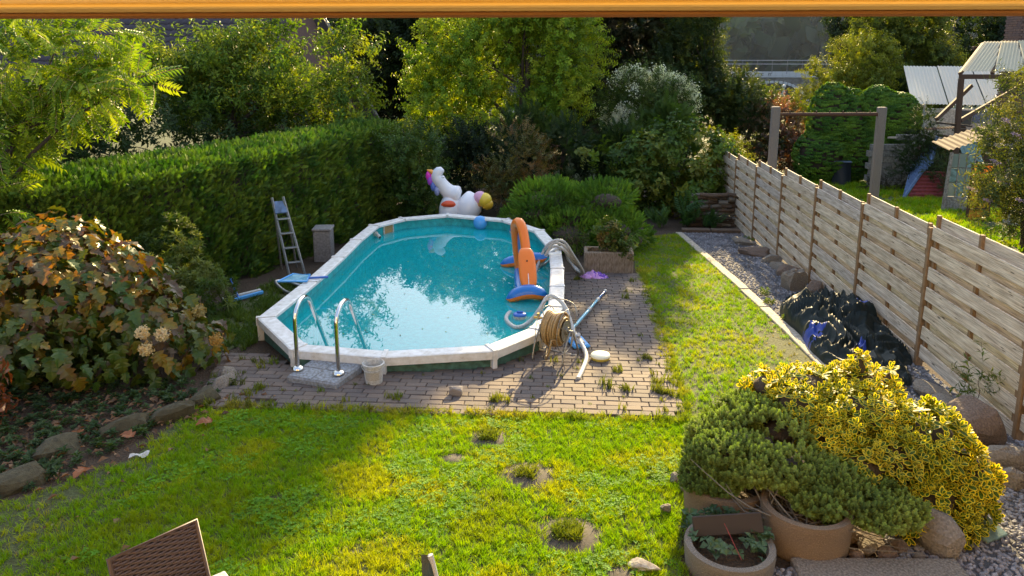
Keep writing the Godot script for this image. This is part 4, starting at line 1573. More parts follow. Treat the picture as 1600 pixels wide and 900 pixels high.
func build_unicorn() -> void:
	var z := -15.2
	var u := thing("inflatable_unicorn", "white inflatable unicorn with rainbow mane lying among the bushes behind the pool", "pool toy", Vector3(-2.2, gy(z), z))
	u.scale = Vector3.ONE * 0.93
	var b := MB.new()
	b.grp = 0
	# body lobes and the two thick legs, each a bulged bag
	b.tube(spline([Vector3(-2.38, gy(z) + 0.05, z + 0.1), Vector3(-2.36, 0.05, z + 0.12), Vector3(-2.3, 0.3, z), Vector3(-2.16, 0.45, z - 0.1)], 12), [0.12, 0.17, 0.19, 0.2, 0.2, 0.21, 0.22, 0.23, 0.23, 0.22, 0.2, 0.14, 0.05], 18)
	put(u, "foreleg", b.mesh(), M.white_vinyl)
	var bb := MB.new()
	bb.grp = 0
	bb.tube(spline([Vector3(-2.05, gy(z), z + 0.05), Vector3(-2.0, 0.0, z + 0.08), Vector3(-1.92, 0.25, z), Vector3(-1.95, 0.5, z - 0.1)], 12), [0.08, 0.14, 0.16, 0.18, 0.2, 0.22, 0.25, 0.27, 0.29, 0.28, 0.24, 0.17, 0.05], 18)
	put(u, "body", bb.mesh(), M.white_vinyl)
	var nk := MB.new()
	nk.grp = 0
	nk.tube(spline([Vector3(-2.12, 0.42, z), Vector3(-2.36, 0.5, z), Vector3(-2.55, 0.72, z + 0.02), Vector3(-2.62, 0.88, z + 0.03), Vector3(-2.56, 0.97, z + 0.04), Vector3(-2.47, 0.98, z + 0.05)], 18), [0.12, 0.2, 0.21, 0.2, 0.19, 0.18, 0.17, 0.16, 0.15, 0.145, 0.14, 0.14, 0.145, 0.14, 0.13, 0.12, 0.11, 0.09, 0.03], 18)
	var neck := put(u, "neck_and_head", nk.mesh(), M.white_vinyl)
	var hn := MB.new()
	hn.grp = 0
	hn.tube([Vector3(-2.68, 0.92, z + 0.04), Vector3(-2.76, 0.97, z + 0.05), Vector3(-2.84, 1.0, z + 0.05)], [0.06, 0.045, 0.008], 10)
	var horn := put(neck, "horn", hn.mesh(), mat("horn_orange", Color(0.85, 0.35, 0.05), 0.3))
	var ey := MB.new()
	ey.grp = 0
	ey.tube(spline([Vector3(-2.5, 0.86, z + 0.165), Vector3(-2.47, 0.845, z + 0.17), Vector3(-2.44, 0.86, z + 0.16)], 6), 0.006, 5)
	put(neck, "closed_eye", ey.mesh(), M.black_wood)
	for q in [[Vector3(-2.8, 0.86, z + 0.02), 0.09, Color(0.75, 0.05, 0.5)], [Vector3(-2.77, 0.76, z + 0.04), 0.085, Color(0.4, 0.08, 0.6)], [Vector3(-2.7, 0.64, z + 0.06), 0.085, Color(0.12, 0.2, 0.6)], [Vector3(-2.62, 0.54, z + 0.08), 0.08, Color(0.3, 0.35, 0.6)]]:
		var m := MB.new()
		m.grp = 0
		m.col = q[2]
		m.ball(q[0], Vector3(0.8, 1.3, 0.8) * q[1], 14, 10)
		put(neck, "mane_lock", m.mesh(), M.vinyl)
	var wg := MB.new()
	wg.grp = 0
	wg.tube(spline([Vector3(-2.2, 0.27, z + 0.22), Vector3(-2.36, 0.3, z + 0.28), Vector3(-2.5, 0.28, z + 0.3)], 8), [0.02, 0.06, 0.07, 0.075, 0.075, 0.07, 0.06, 0.045, 0.015], 12)
	put(u, "wing", wg.mesh(), mat("wing_red", Color(0.75, 0.1, 0.03), 0.3))
	var tl := [[Vector3(-1.68, 0.4, z + 0.08), 0.15, Color(0.75, 0.4, 0.55)], [Vector3(-1.58, 0.36, z + 0.1), 0.16, Color(0.8, 0.6, 0.06)], [Vector3(-1.52, 0.27, z + 0.1), 0.13, Color(0.7, 0.45, 0.04)], [Vector3(-1.73, 0.29, z + 0.1), 0.1, Color(0.75, 0.4, 0.2)]]
	for q in tl:
		var m := MB.new()
		m.grp = 0
		m.col = q[2]
		m.ball(q[0], Vector3.ONE * q[1], 14, 10)
		put(u, "tail_lock", m.mesh(), M.vinyl)

# ---------------------------------------------------------------- fence
func build_fence() -> void:
	var fx := 3.8
	var step := 1.835
	var fence := thing("garden_fence", "long woven fence of weathered pale boards stepping down the right side of the garden", "fence", G(fx, -10.5))
	var boards := []
	for i in 5:
		var b := MB.new()
		var k := [1.0, 0.9, 1.1, 0.82, 1.04][i] as float
		b.col = Color(k, k * [1.0, 0.97, 1.0, 1.02, 0.95][i], k * [1.0, 0.92, 1.05, 1.1, 0.9][i])
		b.box(Vector3.ZERO, Vector3(0.018, 0.14, 1.76), Basis(), 0.004)
		boards.append(b.mesh())
	var sheltered := []
	for i in 4:
		var b := MB.new()
		var k := [1.0, 0.9, 1.08, 0.96][i] as float
		b.col = Color(k * 1.02, k * 0.92, k * 0.76)
		b.box(Vector3.ZERO, Vector3(0.018, 0.14, 1.76), Basis(), 0.004)
		sheltered.append(b.mesh())
	var bat := MB.new()
	bat.box(Vector3(0, 0.8, 0), Vector3(0.036, 1.58, 0.045), Basis(), 0.003)
	var batm := bat.mesh()
	for i in 10:
		var z := -2.5 - step * i
		var p := MB.new()
		p.box(G(fx - 0.01, z, 0.69), Vector3(0.075, 1.66, 0.06), Basis(), 0.006)
		var o := put(fence, "post", p.mesh(), M.batten)
		if i == 0:
			continue
	for i in 9:
		var zm := -2.5 - step * (i + 0.5)
		var y0 := gy(zm) + 0.03 + U() * 0.015
		for k in 3:
			var o := put(fence, "batten", batm, M.batten, false)
			o.position = Vector3(fx, y0 - 0.02, zm + (k - 1) * 0.83) - fence.position
		for k in 7:
			for side in [-1.0, 1.0]:
				var o := put(fence, "board", boards[(i * 2 + (rng.randi() % 2)) % 5] if side < 0.0 or k == 6 else sheltered[rng.randi() % 4], M.board, false)
				o.position = Vector3(fx + side * 0.023, y0 + 0.09 + 0.214 * k + (0.107 if side > 0.0 else 0.0), zm + U() * 0.004) - fence.position
				o.rotation = Vector3(U() * 0.004, U() * 0.003, side * 0.03 + U() * 0.02)
	var ep := MB.new()
	ep.box(G(fx - 0.05, -19.08, 0.7), Vector3(0.1, 1.75, 0.1), Basis(), 0.008)
	put(fence, "end_post", ep.mesh(), M.batten)

# ---------------------------------------------------------------- neighbours
func wall_of_blocks(parent: Node3D, called: String, a: Vector3, b: Vector3, h: float, l: float, c: float, d: float, m: Material, tones: Array, limit := 300) -> void:   # bricks or blocks in courses
	var dir := (b - a).normalized()
	var nrm := dir.cross(Vector3.UP)
	var bas := Basis(dir, Vector3.UP, dir.cross(Vector3.UP))
	var n := 0
	var rest := MB.new()
	var kinds := []
	for t in tones:
		var k := MB.new()
		k.col = t
		k.box(Vector3.ZERO, Vector3(l - 0.012, c - 0.012, d), Basis(), 0.004)
		kinds.append(k.mesh())
	var len_ := a.distance_to(b)
	for r in int(h / c):
		var x := (0.5 if r % 2 else 1.0) * l * 0.5
		while x < len_:
			var p := a + dir * x + Vector3.UP * (c * (r + 0.5)) + nrm * U() * 0.004
			if n < limit:
				var o := put(parent, called, kinds[rng.randi() % kinds.size()], m, false)
				o.transform = Transform3D(bas, p - parent.position)
			else:
				rest.col = tones[rng.randi() % tones.size()]
				rest.box(p, Vector3(l - 0.012, c - 0.012, d), bas, 0.0)
			n += 1
			x += l
	if rest.v.size():
		put(parent, called + "s", rest.mesh(), m).set_meta("kind", "stuff")

func corrugated(a: Vector3, b: Vector3, d: Vector3, waves: int, amp: float) -> ArrayMesh:   # a at a corner, b across the waves, d along them
	var m := MB.new()
	m.grp = 0
	var n := (b - a).cross(d - a).normalized()
	var prev := []
	for i in waves * 6 + 1:
		var t := float(i) / (waves * 6)
		var p := a.lerp(b, t) + n * amp * sin(t * waves * TAU)
		var q := p + d - a
		if i:
			m.quad(prev[0], p, q, prev[1])
		prev = [p, q]
	return m.mesh()

func pole(parent: Node3D, called: String, a: Vector3, b: Vector3, w: float, m: Material) -> void:
	var k := MB.new()
	k.bar(a, b, w, w, w * 0.1)
	put(parent, called, k.mesh(), m)

func build_neighbours() -> void:
	# clothes line frame behind the fence
	var z := -17.0
	var cf := thing("clothesline_frame", "two old concrete posts joined by a rusty bar behind the fence", "clothesline", G(5.6, z))
	for x in [4.5, 6.72]:
		var b := MB.new()
		b.grp = -1
		b.box(G(x, z, 1.33), Vector3(0.17, 2.72, 0.15), Basis(), 0.015)
		put(cf, "post", b.mesh(), M.post_concrete)
	var rb := MB.new()
	rb.grp = 0
	rb.tube([G(4.58, z, 2.52), G(6.64, z, 2.54)], 0.04, 10)
	put(cf, "crossbar", rb.mesh(), M.rust)
	for i in 7:
		var hk := MB.new()
		hk.grp = 0
		hk.tube([G(4.8 + 0.28 * i, z, 2.56), G(4.8 + 0.28 * i, z, 2.61)], 0.012, 6)
		put(cf, "hook", hk.mesh(), M.rust)
	# concrete block wall, broken at the top
	var bw := thing("block_wall", "low broken wall of grey concrete blocks between the ivy mounds", "wall", G(10.5, -25.6))
	wall_of_blocks(bw, "block", Vector3(9.85, -1.15, -25.5), Vector3(11.3, -1.15, -25.7), 1.42, 0.4, 0.2, 0.19, M.block, [Color(1, 1, 1), Color(0.88, 0.9, 0.9), Color(1.05, 1.0, 0.92)])
	for k in 3:
		var tb := MB.new()
		tb.box(Vector3(10.5 + 0.4 * k - 0.05, 0.37 + 0.1, -25.6), Vector3(0.37, 0.18, 0.19), Basis(), 0.01)
		if k > 0:
			put(bw, "block", tb.mesh(), M.block)
	# compost bin
	var cb := thing("compost_bin", "dark plastic compost bin at the foot of the ivy", "bin", G(9.35, -26.6))
	var cm := MB.new()
	cm.grp = 0
	cm.lathe(Vector3.ZERO, [Vector2(0.43, 0.0), Vector2(0.37, 0.78)], 4, Basis(Vector3.UP, 0.6), true)
	put(cb, "body", cm.mesh(), M.compost, false)
	var cl := MB.new()
	cl.box(Vector3(0, 0.8, 0), Vector3(0.58, 0.06, 0.58), Basis(Vector3.UP, -0.18), 0.02)
	put(cb, "lid", cl.mesh(), mat("lid_blue_grey", Color(0.1, 0.14, 0.2), 0.4), false)
	# grey panel with a red pot, rails
	var gp := thing("garden_screen", "grey board screen leaning by the pale green tree behind the fence", "screen", Vector3(9.6, -1.5, -33.0))
	for i in 5:
		var b := MB.new()
		b.box(Vector3(9.25 + 0.17 * i, -0.72, -33.0), Vector3(0.155, 1.15 - 0.04 * absf(i - 2), 0.025), Basis(), 0.004)
		put(gp, "plank", b.mesh(), M.block)
	var rp := MB.new()
	rp.grp = 0
	rp.ball(Vector3(9.75, -1.0, -32.8), Vector3(0.13, 0.14, 0.13), 12, 8)
	tag(put(self, "red_ball", rp.mesh(), M.red_sheet), "small red ball in front of the grey screen", "ball")
	var rl := thing("low_railing", "low dark railing beside the left concrete post", "railing", Vector3(8.4, -1.5, -31.0))
	for i in 4:
		pole(rl, "rail", Vector3(7.9, -1.25 + 0.21 * i, -31.0), Vector3(8.95, -1.25 + 0.21 * i, -31.0), 0.035, M.black_wood if i < 3 else M.block)
	for x in [7.95, 8.9]:
		pole(rl, "post", Vector3(x, -1.5, -31.03), Vector3(x, -0.55, -31.03), 0.06, M.black_wood)
	# brick house at the right edge
	var bh := thing("brick_house", "end wall of a brown brick house at the right edge behind the lean-to roof", "house", Vector3(16.4, -1.4, -26.5))
	var core := MB.new()
	core.box(Vector3(16.4, 2.6, -26.5), Vector3(4.0, 8.0, 0.8))
	put(bh, "wall", core.mesh(), M.mortar)
	wall_of_blocks(bh, "brick", Vector3(14.38, 1.2, -26.06), Vector3(16.4, 1.2, -26.06), 3.6, 0.22, 0.075, 0.1, M.house_brick, [Color(1, 1, 1), Color(0.8, 0.82, 0.9), Color(1.1, 0.95, 0.9), Color(0.7, 0.65, 0.7)])
	wall_of_blocks(bh, "brick", Vector3(14.37, 1.2, -26.92), Vector3(14.37, 1.2, -26.1), 3.6, 0.22, 0.075, 0.1, M.house_brick, [Color(1, 1, 1), Color(0.8, 0.82, 0.9), Color(1.1, 0.95, 0.9)], 100)
	# lean-to of brown poles with pale plastic sheets
	var lt := thing("lean_to", "open lean-to roof of dark poles and pale plastic sheets against the brick house", "pergola", Vector3(11.3, -1.2, -23.2))
	var p0 := Vector3(11.15, 2.5, -23.0)
	var p1 := Vector3(13.9, 2.5, -23.2)
	var q0 := Vector3(13.0, 3.35, -25.6)
	var q1 := Vector3(14.6, 3.4, -25.7)
	pole(lt, "post", Vector3(11.32, -0.9, -23.0), Vector3(11.2, 2.45, -23.0), 0.13, M.brown_wood)
	pole(lt, "beam", p0, p1, 0.13, M.brown_wood)
	pole(lt, "beam", q0 + Vector3(-0.3, -0.06, 0), q1 + Vector3(0.1, -0.06, 0), 0.12, M.brown_wood)
	for i in 4:
		var t := i / 3.0
		pole(lt, "rafter", p0.lerp(p1, t) + Vector3(0, 0.08, 0), q0.lerp(q1, t) + Vector3(0, 0.08, 0), 0.09, M.brown_wood)
		if i < 3:
			var t1 := (i + 1) / 3.0
			put(lt, "roof_panel", corrugated(p0.lerp(p1, t + 0.02) + Vector3(0, 0.15, 0), p0.lerp(p1, t1 - 0.02) + Vector3(0, 0.15, 0), q0.lerp(q1, t + 0.02) + Vector3(0, 0.15, 0), 8, 0.012), M.poly_sheet)
	pole(lt, "brace", Vector3(10.55, 1.3, -22.8), Vector3(12.0, 2.2, -24.0), 0.1, M.brown_wood)
	pole(lt, "brace", Vector3(11.3, 1.25, -23.0), Vector3(13.6, 2.2, -24.3), 0.11, M.brown_wood)
	pole(lt, "rail", Vector3(10.6, 1.2, -22.9), Vector3(11.7, 1.08, -23.1), 0.05, M.black_wood)
	# shed with a bright roof
	var sh := thing("white_shed", "long low white shed with a sunlit roof and a blue door behind the lean-to", "shed", Vector3(14.0, -1.4, -30.0))
	var sw := MB.new()
	sw.box(Vector3(14.6, -0.2, -28.9), Vector3(3.4, 2.7, 0.2), Basis(), 0.01)
	put(sh, "wall", sw.mesh(), M.white_wall)
	for k in 3:   # three sheets, each leaning up towards the back
		var xa := 12.5 + 1.3 * k
		put(sh, "roof_sheet", corrugated(Vector3(xa, 1.32 - 0.02 * k, -29.0 + 0.03 * k), Vector3(xa + 1.27, 1.3 - 0.02 * k, -29.0 + 0.03 * k), Vector3(xa + 0.9, 2.6, -32.2), 10, 0.015), M.white_roof)
	var sd := MB.new()
	sd.box(Vector3(14.95, 0.15, -28.78), Vector3(0.75, 1.9, 0.05), Basis(), 0.01)
	put(sh, "door", sd.mesh(), M.door_blue)
	var dk := MB.new()
	dk.box(Vector3(14.35, 0.15, -28.785), Vector3(0.36, 1.9, 0.04), Basis(), 0.01)
	put(sh, "window", dk.mesh(), M.portal_dark)
	var flat_ := thing("flat_roof_shed", "low shed with a flat sunlit roof left of the lean-to, half hidden by ivy", "shed", Vector3(12.6, -1.4, -29.5))
	var fb := MB.new()
	fb.box(Vector3(12.4, 0.0, -30.2), Vector3(1.3, 2.5, 1.6), Basis(), 0.01)
	put(flat_, "wall", fb.mesh(), M.white_wall)
	var fr := MB.new()
	fr.box(Vector3(12.45, 1.33, -30.2), Vector3(2.0, 0.1, 2.0), Basis(), 0.02)
	put(flat_, "roof", fr.mesh(), M.white_roof)
	# closed parasol far behind
	var pa := thing("parasol", "closed blue garden parasol standing behind the sheds", "parasol", G(15.75, -36.0))
	var pm := MB.new()
	pm.grp = 0
	var prof := [Vector2(0.03, 0.05), Vector2(0.24, 0.1), Vector2(0.2, 0.45), Vector2(0.13, 0.6), Vector2(0.14, 0.66), Vector2(0.05, 0.9), Vector2(0.0, 0.95)]
	pm.lathe(Vector3(15.75, 1.15, -36.0), prof, 10)
	for i in pm.v.size():
		var a := atan2(pm.v[i].z + 36.0, pm.v[i].x - 15.75)
		pm.v[i] += Vector3(pm.v[i].x - 15.75, 0, pm.v[i].z + 36.0) * 0.18 * sin(a * 5.0)
	put(pa, "canopy", pm.mesh(), M.parasol)
	pole(pa, "pole", G(15.75, -36.0), Vector3(15.75, 2.15, -36.0), 0.05, M.zinc)
	# heap of collapsed shed: sheets, beams, boards
	put(thing("teal_sheet", "tilted pale teal corrugated sheet among the collapsed sheds", "metal sheet", Vector3(11.9, 0.4, -24.2)), "sheet", corrugated(Vector3(11.65, 0.95, -24.1), Vector3(12.5, 0.55, -24.4), Vector3(11.75, 0.25, -23.6), 7, 0.02), M.teal_sheet)
	var cs := thing("collapsed_shed", "collapsed wooden shed of broken boards and beams beneath the lean-to", "shed", Vector3(12.6, -0.9, -24.8))
	for i in 26:
		var a := Vector3(11.2 + U(0, 2.6), 0.15 + U(0, 0.7), -25.2 + U(-0.5, 0.5))
		pole(cs, "plank", a, a + Vector3(U(-1.0, 1.0), U(-0.3, 0.3), U(-0.4, 0.4)).normalized() * U(0.5, 1.2), U(0.05, 0.12), [M.brown_wood, M.old_wood, M.board][i % 3])
	var cw := MB.new()
	cw.box(Vector3(12.6, -0.35, -25.3), Vector3(2.6, 1.1, 0.5), Basis(), 0.02)
	put(cs, "wall", cw.mesh(), M.brown_wood)
	put(cs, "tarpaper", corrugated(Vector3(12.3, 0.95, -24.7), Vector3(13.5, 1.15, -24.9), Vector3(12.2, 0.75, -24.2), 3, 0.03), M.trough)
	put(cs, "roof_sheet", corrugated(Vector3(10.75, 0.93, -24.0), Vector3(11.7, 0.96, -24.2), Vector3(10.75, 0.9, -23.75), 10, 0.02), M.rust)
	# old glass lean-to with a rusty roof
	var gh := thing("old_greenhouse", "small old greenhouse of cloudy panes with a rusty corrugated roof", "greenhouse", Vector3(10.0, -0.8, -20.0))
	var gb := MB.new()
	gb.box(Vector3(10.05, -0.7, -20.1), Vector3(0.62, 0.55, 0.12), Basis(), 0.01)
	put(gh, "base_wall", gb.mesh(), M.concrete)
	for i in 3:
		for j in 3:
			var b := MB.new()
			b.box(Vector3(9.84 + 0.2 * i, -0.24 + 0.37 * j, -20.06), Vector3(0.18, 0.35, 0.012), Basis(Vector3.UP, U() * 0.03))
			put(gh, "pane", b.mesh(), [M.old_glass, M.teal_sheet, M.old_glass][(i + j) % 3])
	for i in 4:
		pole(gh, "frame", Vector3(9.74 + 0.2 * i, -0.45, -20.05), Vector3(9.74 + 0.2 * i, 0.7, -20.05), 0.025, M.block)
	pole(gh, "corner_post", Vector3(9.62, -0.95, -19.95), Vector3(9.72, 0.72, -20.0), 0.07, M.block)
	put(gh, "roof", corrugated(Vector3(9.6, 0.78, -19.9), Vector3(10.9, 1.22, -20.0), Vector3(9.75, 0.84, -21.2), 9, 0.02), M.rust)
	# yellow paned door
	var yd := thing("yellow_door", "old door with four yellow panes standing open beside the greenhouse", "door", Vector3(9.75, -0.72, -18.5))
	for q in [9.5, 9.98]:
		pole(yd, "stile", Vector3(q, -0.74, -18.5), Vector3(q, 0.66, -18.5), 0.05, M.rust)
	for q in [-0.71, -0.42, 0.0, 0.3, 0.63]:
		pole(yd, "rail", Vector3(9.52, q, -18.5), Vector3(9.96, q, -18.5), 0.045, M.rust)
	for q in [[-0.565, 0.25], [-0.21, 0.38], [0.15, 0.26], [0.465, 0.29]]:
		var b := MB.new()
		b.box(Vector3(9.74, q[0], -18.5), Vector3(0.43, q[1], 0.012))
		put(yd, "pane", b.mesh(), M.yellow_pane)
	# sheets on the ground
	put(thing("red_sheet", "dull red corrugated sheet lying aslant in the neighbour's yard", "metal sheet", G(10.4, -23.0)), "sheet", corrugated(Vector3(10.02, -0.98, -22.9), Vector3(10.55, -0.28, -23.3), Vector3(10.9, -0.95, -22.7), 7, 0.025), M.red_sheet)
	put(thing("blue_sheet", "crumpled light blue sheet lying behind the red corrugated sheet", "metal sheet", G(10.6, -23.4)), "sheet", corrugated(Vector3(9.95, -0.98, -23.0), Vector3(10.9, -0.0, -23.5), Vector3(10.6, -0.3, -24.2), 11, 0.05), M.blue_sheet)
	pole(thing("blue_batten", "pale blue batten along the edge of the red sheet", "batten", G(10.2, -22.9)), "batten", Vector3(9.9, -1.0, -22.88), Vector3(10.55, -0.22, -23.25), 0.07, M.blue_sheet)
	# white slatted crate at the right edge
	var cr := thing("slatted_crate", "white slatted planter crate under the buddleia at the right edge", "crate", G(10.45, -18.0))
	for j in 3:
		for s in [[Vector3(10.2, 0, -17.85), Vector3(10.8, 0, -17.85)], [Vector3(10.2, 0, -18.25), Vector3(10.8, 0, -18.25)], [Vector3(10.22, 0, -17.85), Vector3(10.22, 0, -18.25)]]:
			var y := -0.65 + 0.11 * j
			pole(cr, "slat", s[0] + Vector3.UP * y, s[1] + Vector3.UP * y, 0.07, M.white_wall)
	for x in [10.2, 10.8]:
		pole(cr, "corner_post", Vector3(x, -0.72, -17.83), Vector3(x - 0.04, -0.33, -17.83), 0.05, M.white_wall)

# ---------------------------------------------------------------- far things
func build_far() -> void:
	var pt := thing("bridge_portal", "hazy grey stone portal with a low arch and a pale lettered parapet in the valley", "bridge", Vector3(27.0, -3.9, -110.0))
	var w := 44.0
	var ax := 28.6
	var ay := -4.6
	var rx := 4.6
	var ry := 3.1
	var face := MB.new()
	var top := -0.55
	var n := 20
	for i in n:   # spandrels above the arch
		var a0 := PI * i / n
		var a1 := PI * (i + 1) / n
		var p0 := Vector3(ax - cos(a0) * rx, ay + sin(a0) * ry, -110)
		var p1 := Vector3(ax - cos(a1) * rx, ay + sin(a1) * ry, -110)
		face.oquad(p0, p1, Vector3(p1.x, top, -110), Vector3(p0.x, top, -110), Vector3(ax, 0, -130))
		face.oquad(p0, p1, p1 + Vector3(0, 0, -6), p0 + Vector3(0, 0, -6), Vector3(ax, ay - 20.0, -113))
	for q in [[ax - w * 0.5, ax - rx], [ax + rx, ax + w * 0.5]]:
		face.box(Vector3((q[0] + q[1]) * 0.5, (top - 6.0) * 0.5, -110.5), Vector3(q[1] - q[0], top + 6.0, 1.0))
	put(pt, "wall", face.mesh(), M.portal)
	var arch := MB.new()
	for i in 24:
		var a := PI * (i + 0.5) / 24
		arch.box(Vector3(ax - cos(a) * (rx + 0.18), ay + sin(a) * (ry + 0.18), -109.95), Vector3(0.5, 0.36, 0.3), Basis(Vector3.BACK, -(a - PI * 0.5)), 0.03)
	put(pt, "arch_stones", arch.mesh(), M.pale_panel)
	var inn := MB.new()
	inn.box(Vector3(ax, -3.5, -113.0), Vector3(rx * 2.2, 4.6, 0.3))
	for i in 9:
		inn.box(Vector3(ax - 4.2 + i * 1.05, -3.0, -112.8), Vector3(0.1, 3.4, 0.1))
	put(pt, "arch_gate", inn.mesh(), M.portal_dark)
	var band := MB.new()
	band.box(Vector3(ax, top - 0.06, -109.9), Vector3(w, 0.16, 0.5), Basis(), 0.02)
	put(pt, "cornice", band.mesh(), M.pale_panel)
	for i in 12:
		var b := MB.new()
		b.box(Vector3(22.9 + i * 0.9, top + 0.36, -109.95), Vector3(0.86, 0.62, 0.2), Basis(), 0.02)
		put(pt, "parapet_panel", b.mesh(), M.pale_panel)
	# dark characters on the parapet, too far off to read in the photograph
	for i in 8:
		var b := MB.new()
		var x := 23.0 + [0.0, 0.55, 1.1, 1.65, 2.1, 3.6, 3.9, 4.9][i] as float
		b.box(Vector3(x, top + 0.4, -109.8), Vector3(0.36, 0.07, 0.04))
		b.box(Vector3(x - 0.15, top + 0.27, -109.8), Vector3(0.07, 0.3, 0.045))
		if i % 2:
			b.box(Vector3(x + 0.15, top + 0.27, -109.8), Vector3(0.07, 0.3, 0.042))
		else:
			b.box(Vector3(x, top + 0.16, -109.8), Vector3(0.34, 0.07, 0.042))
		put(pt, "character", b.mesh(), M.portal_dark)
	for i in 2:
		pole(pt, "railing", Vector3(20.0, 1.15 + i * 0.5, -109.0), Vector3(42.0, 1.15 + i * 0.5, -109.0), 0.07, M.pale_panel)
	for i in 12:
		pole(pt, "railing_post", Vector3(20.0 + 2.0 * i, -0.2, -109.05), Vector3(20.0 + 2.0 * i, 1.7, -109.05), 0.07, M.portal)
	for q in [[21.36, -1.9, "pale lamp post left of the far stone arch"], [24.55, -1.05, "pale lamp post in front of the right of the far stone arch"]]:
		var o := thing("lamp_post", q[2], "lamp post", Vector3(q[0], -3.3, -90.0), "lamp posts in the valley")
		pole(o, "post", Vector3(q[0], -3.3, -90), Vector3(q[0], q[1], -90), 0.2, M.pale_panel)
		var b := MB.new()
		b.grp = 0
		b.ball(Vector3(q[0], q[1] + 0.1, -90), Vector3(0.24, 0.2, 0.24), 10, 7)
		put(o, "lamp_head", b.mesh(), M.white_plastic)
	var rail := thing("ramp_railing", "pale sloping railing running down in front of the far arch", "railing", Vector3(23.0, -3.2, -90.0))
	for i in 3:
		pole(rail, "rail", Vector3(22.0, -3.05 + 0.3 * i, -89.9), Vector3(24.5, -2.35 + 0.3 * i, -89.9), 0.09, M.pale_panel)
	# house with a dark tiled roof behind the cherry tree
	var h := thing("tiled_house", "house with a dark tiled roof and brick gable behind the trees at the left", "house", Vector3(-11.0, -1.4, -30.0))
	var roof := MB.new()
	var e0 := Vector3(-22.0, 1.7, -26.0)
	var e1 := Vector3(-9.6, 1.7, -26.0)
	var up := Vector3(0, 3.6, -4.2)
	roof.oquad(e0, e1, e1 + up, e0 + up, Vector3(-15, -5, -30))
	put(h, "roof", roof.mesh(), M.black_wood)
	var tile := MB.new()
	tile.grp = 0
	for i in 6:   # one rolled pantile
		var a := i / 6.0
		var b := (i + 1) / 6.0
		var ya := 0.02 * sin(a * TAU)
		var yb := 0.02 * sin(b * TAU)
		tile.oquad(Vector3(a * 0.3, ya, 0), Vector3(b * 0.3, yb, 0), Vector3(b * 0.3, yb + 0.03, 0.36), Vector3(a * 0.3, ya + 0.03, 0.36), Vector3(0.15, -1, 0.18))
		tile.oquad(Vector3(a * 0.3, ya + 0.03, 0.36), Vector3(b * 0.3, yb + 0.03, 0.36), Vector3(b * 0.3, yb + 0.003, 0.36), Vector3(a * 0.3, ya + 0.003, 0.36), Vector3(0.15, 0, 0))
	var tm := tile.mesh()
	var slope := Basis(Vector3.RIGHT, atan2(3.6, 4.2))
	var tiles := []
	for j in 16:
		for i in 41:
			var p := e0 + up * ((j + 1) / 16.0) + Vector3(0.3 * i, 0, 0) + slope * Vector3(0, 0.02 + U() * 0.004, 0)
			tiles.append(p)
	tiles.sort_custom(func(a, b): return a.distance_squared_to(Vector3(-12.5, 4.0, -28)) < b.distance_squared_to(Vector3(-12.5, 4.0, -28)))
	var tmesh := MultiMesh.new()
	tmesh.transform_format = MultiMesh.TRANSFORM_3D
	tmesh.mesh = tm
	tmesh.instance_count = tiles.size() - 300
	for i in tiles.size():
		if i < 300:
			var o := put(h, "tile", tm, M.roof_tile, false)
			o.transform = Transform3D(slope, tiles[i] - h.position)
		else:
			tmesh.set_instance_transform(i - 300, Transform3D(slope, tiles[i] - h.position))
	var rest := MultiMeshInstance3D.new()
	rest.name = "tiles"
	rest.multimesh = tmesh
	rest.material_override = M.roof_tile
	rest.set_meta("kind", "stuff")
	h.add_child(rest, true)
	var gb := MB.new()
	var g0 := Vector3(-11.6, -1.6, -27.0)
	var apex := Vector3(-9.3, 5.3, -27.0)
	var g1 := Vector3(-7.2, 0.5, -27.0)
	for q in [0.0, -0.4]:
		var d := Vector3(0, 0, q)
		gb.otri(g0 + d, Vector3(-7.2, -1.6, -27.0) + d, g1 + d, Vector3(-9, 0, -27.2))
		gb.otri(g0 + d, g1 + d, apex + d, Vector3(-9, 0, -27.2))
		gb.otri(g0 + d, apex + d, Vector3(-11.6, 0.5, -27.0) + d, Vector3(-9, 0, -27.2))
	put(h, "gable_wall", gb.mesh(), M.house_brick)
	pole(h, "bargeboard", apex + Vector3(0.1, 0.15, 0.1), g1 + Vector3(0.62, -0.25, 0.1), 0.34, M.black_wood)
	pole(h, "gutter", apex + Vector3(0.35, 0.2, 0.3), g1 + Vector3(0.9, -0.2, 0.3), 0.06, M.zinc)
	var shed := thing("small_shed", "low grey shed roof peeping over the hedge beneath the bargeboard", "shed", Vector3(-6.6, -1.3, -25.0))
	var sm := MB.new()
	sm.box(Vector3(-6.4, 0.35, -24.6), Vector3(1.5, 0.06, 1.6), Basis(Vector3.BACK, -0.25), 0.01)
	put(shed, "roof", sm.mesh(), mat("shed_felt", Color(0.16, 0.18, 0.2), 0.8, M.soft))
	var sm2 := MB.new()
	sm2.box(Vector3(-6.4, -0.55, -24.7), Vector3(1.2, 1.7, 1.2), Basis(), 0.01)
	put(shed, "wall", sm2.mesh(), M.brown_wood)
	# woods on the hillside: many crowns
	var cr := MB.new()
	for i in 260:
		var d := V().normalized()
		d.y = absf(d.y) * 1.2 - 0.25
		var p := d * (0.75 + 0.35 * rng.randf())
		var s := V().normalized() * 0.2
		var s2 := s.cross(V()).normalized() * 0.2
		var k := U(0.6, 1.3)
		cr.col = Color(k, k, k)
		cr.tri(p - s, p + s2, p + s); cr.tri(p - s, p + s, p - s2)
	var pts := []
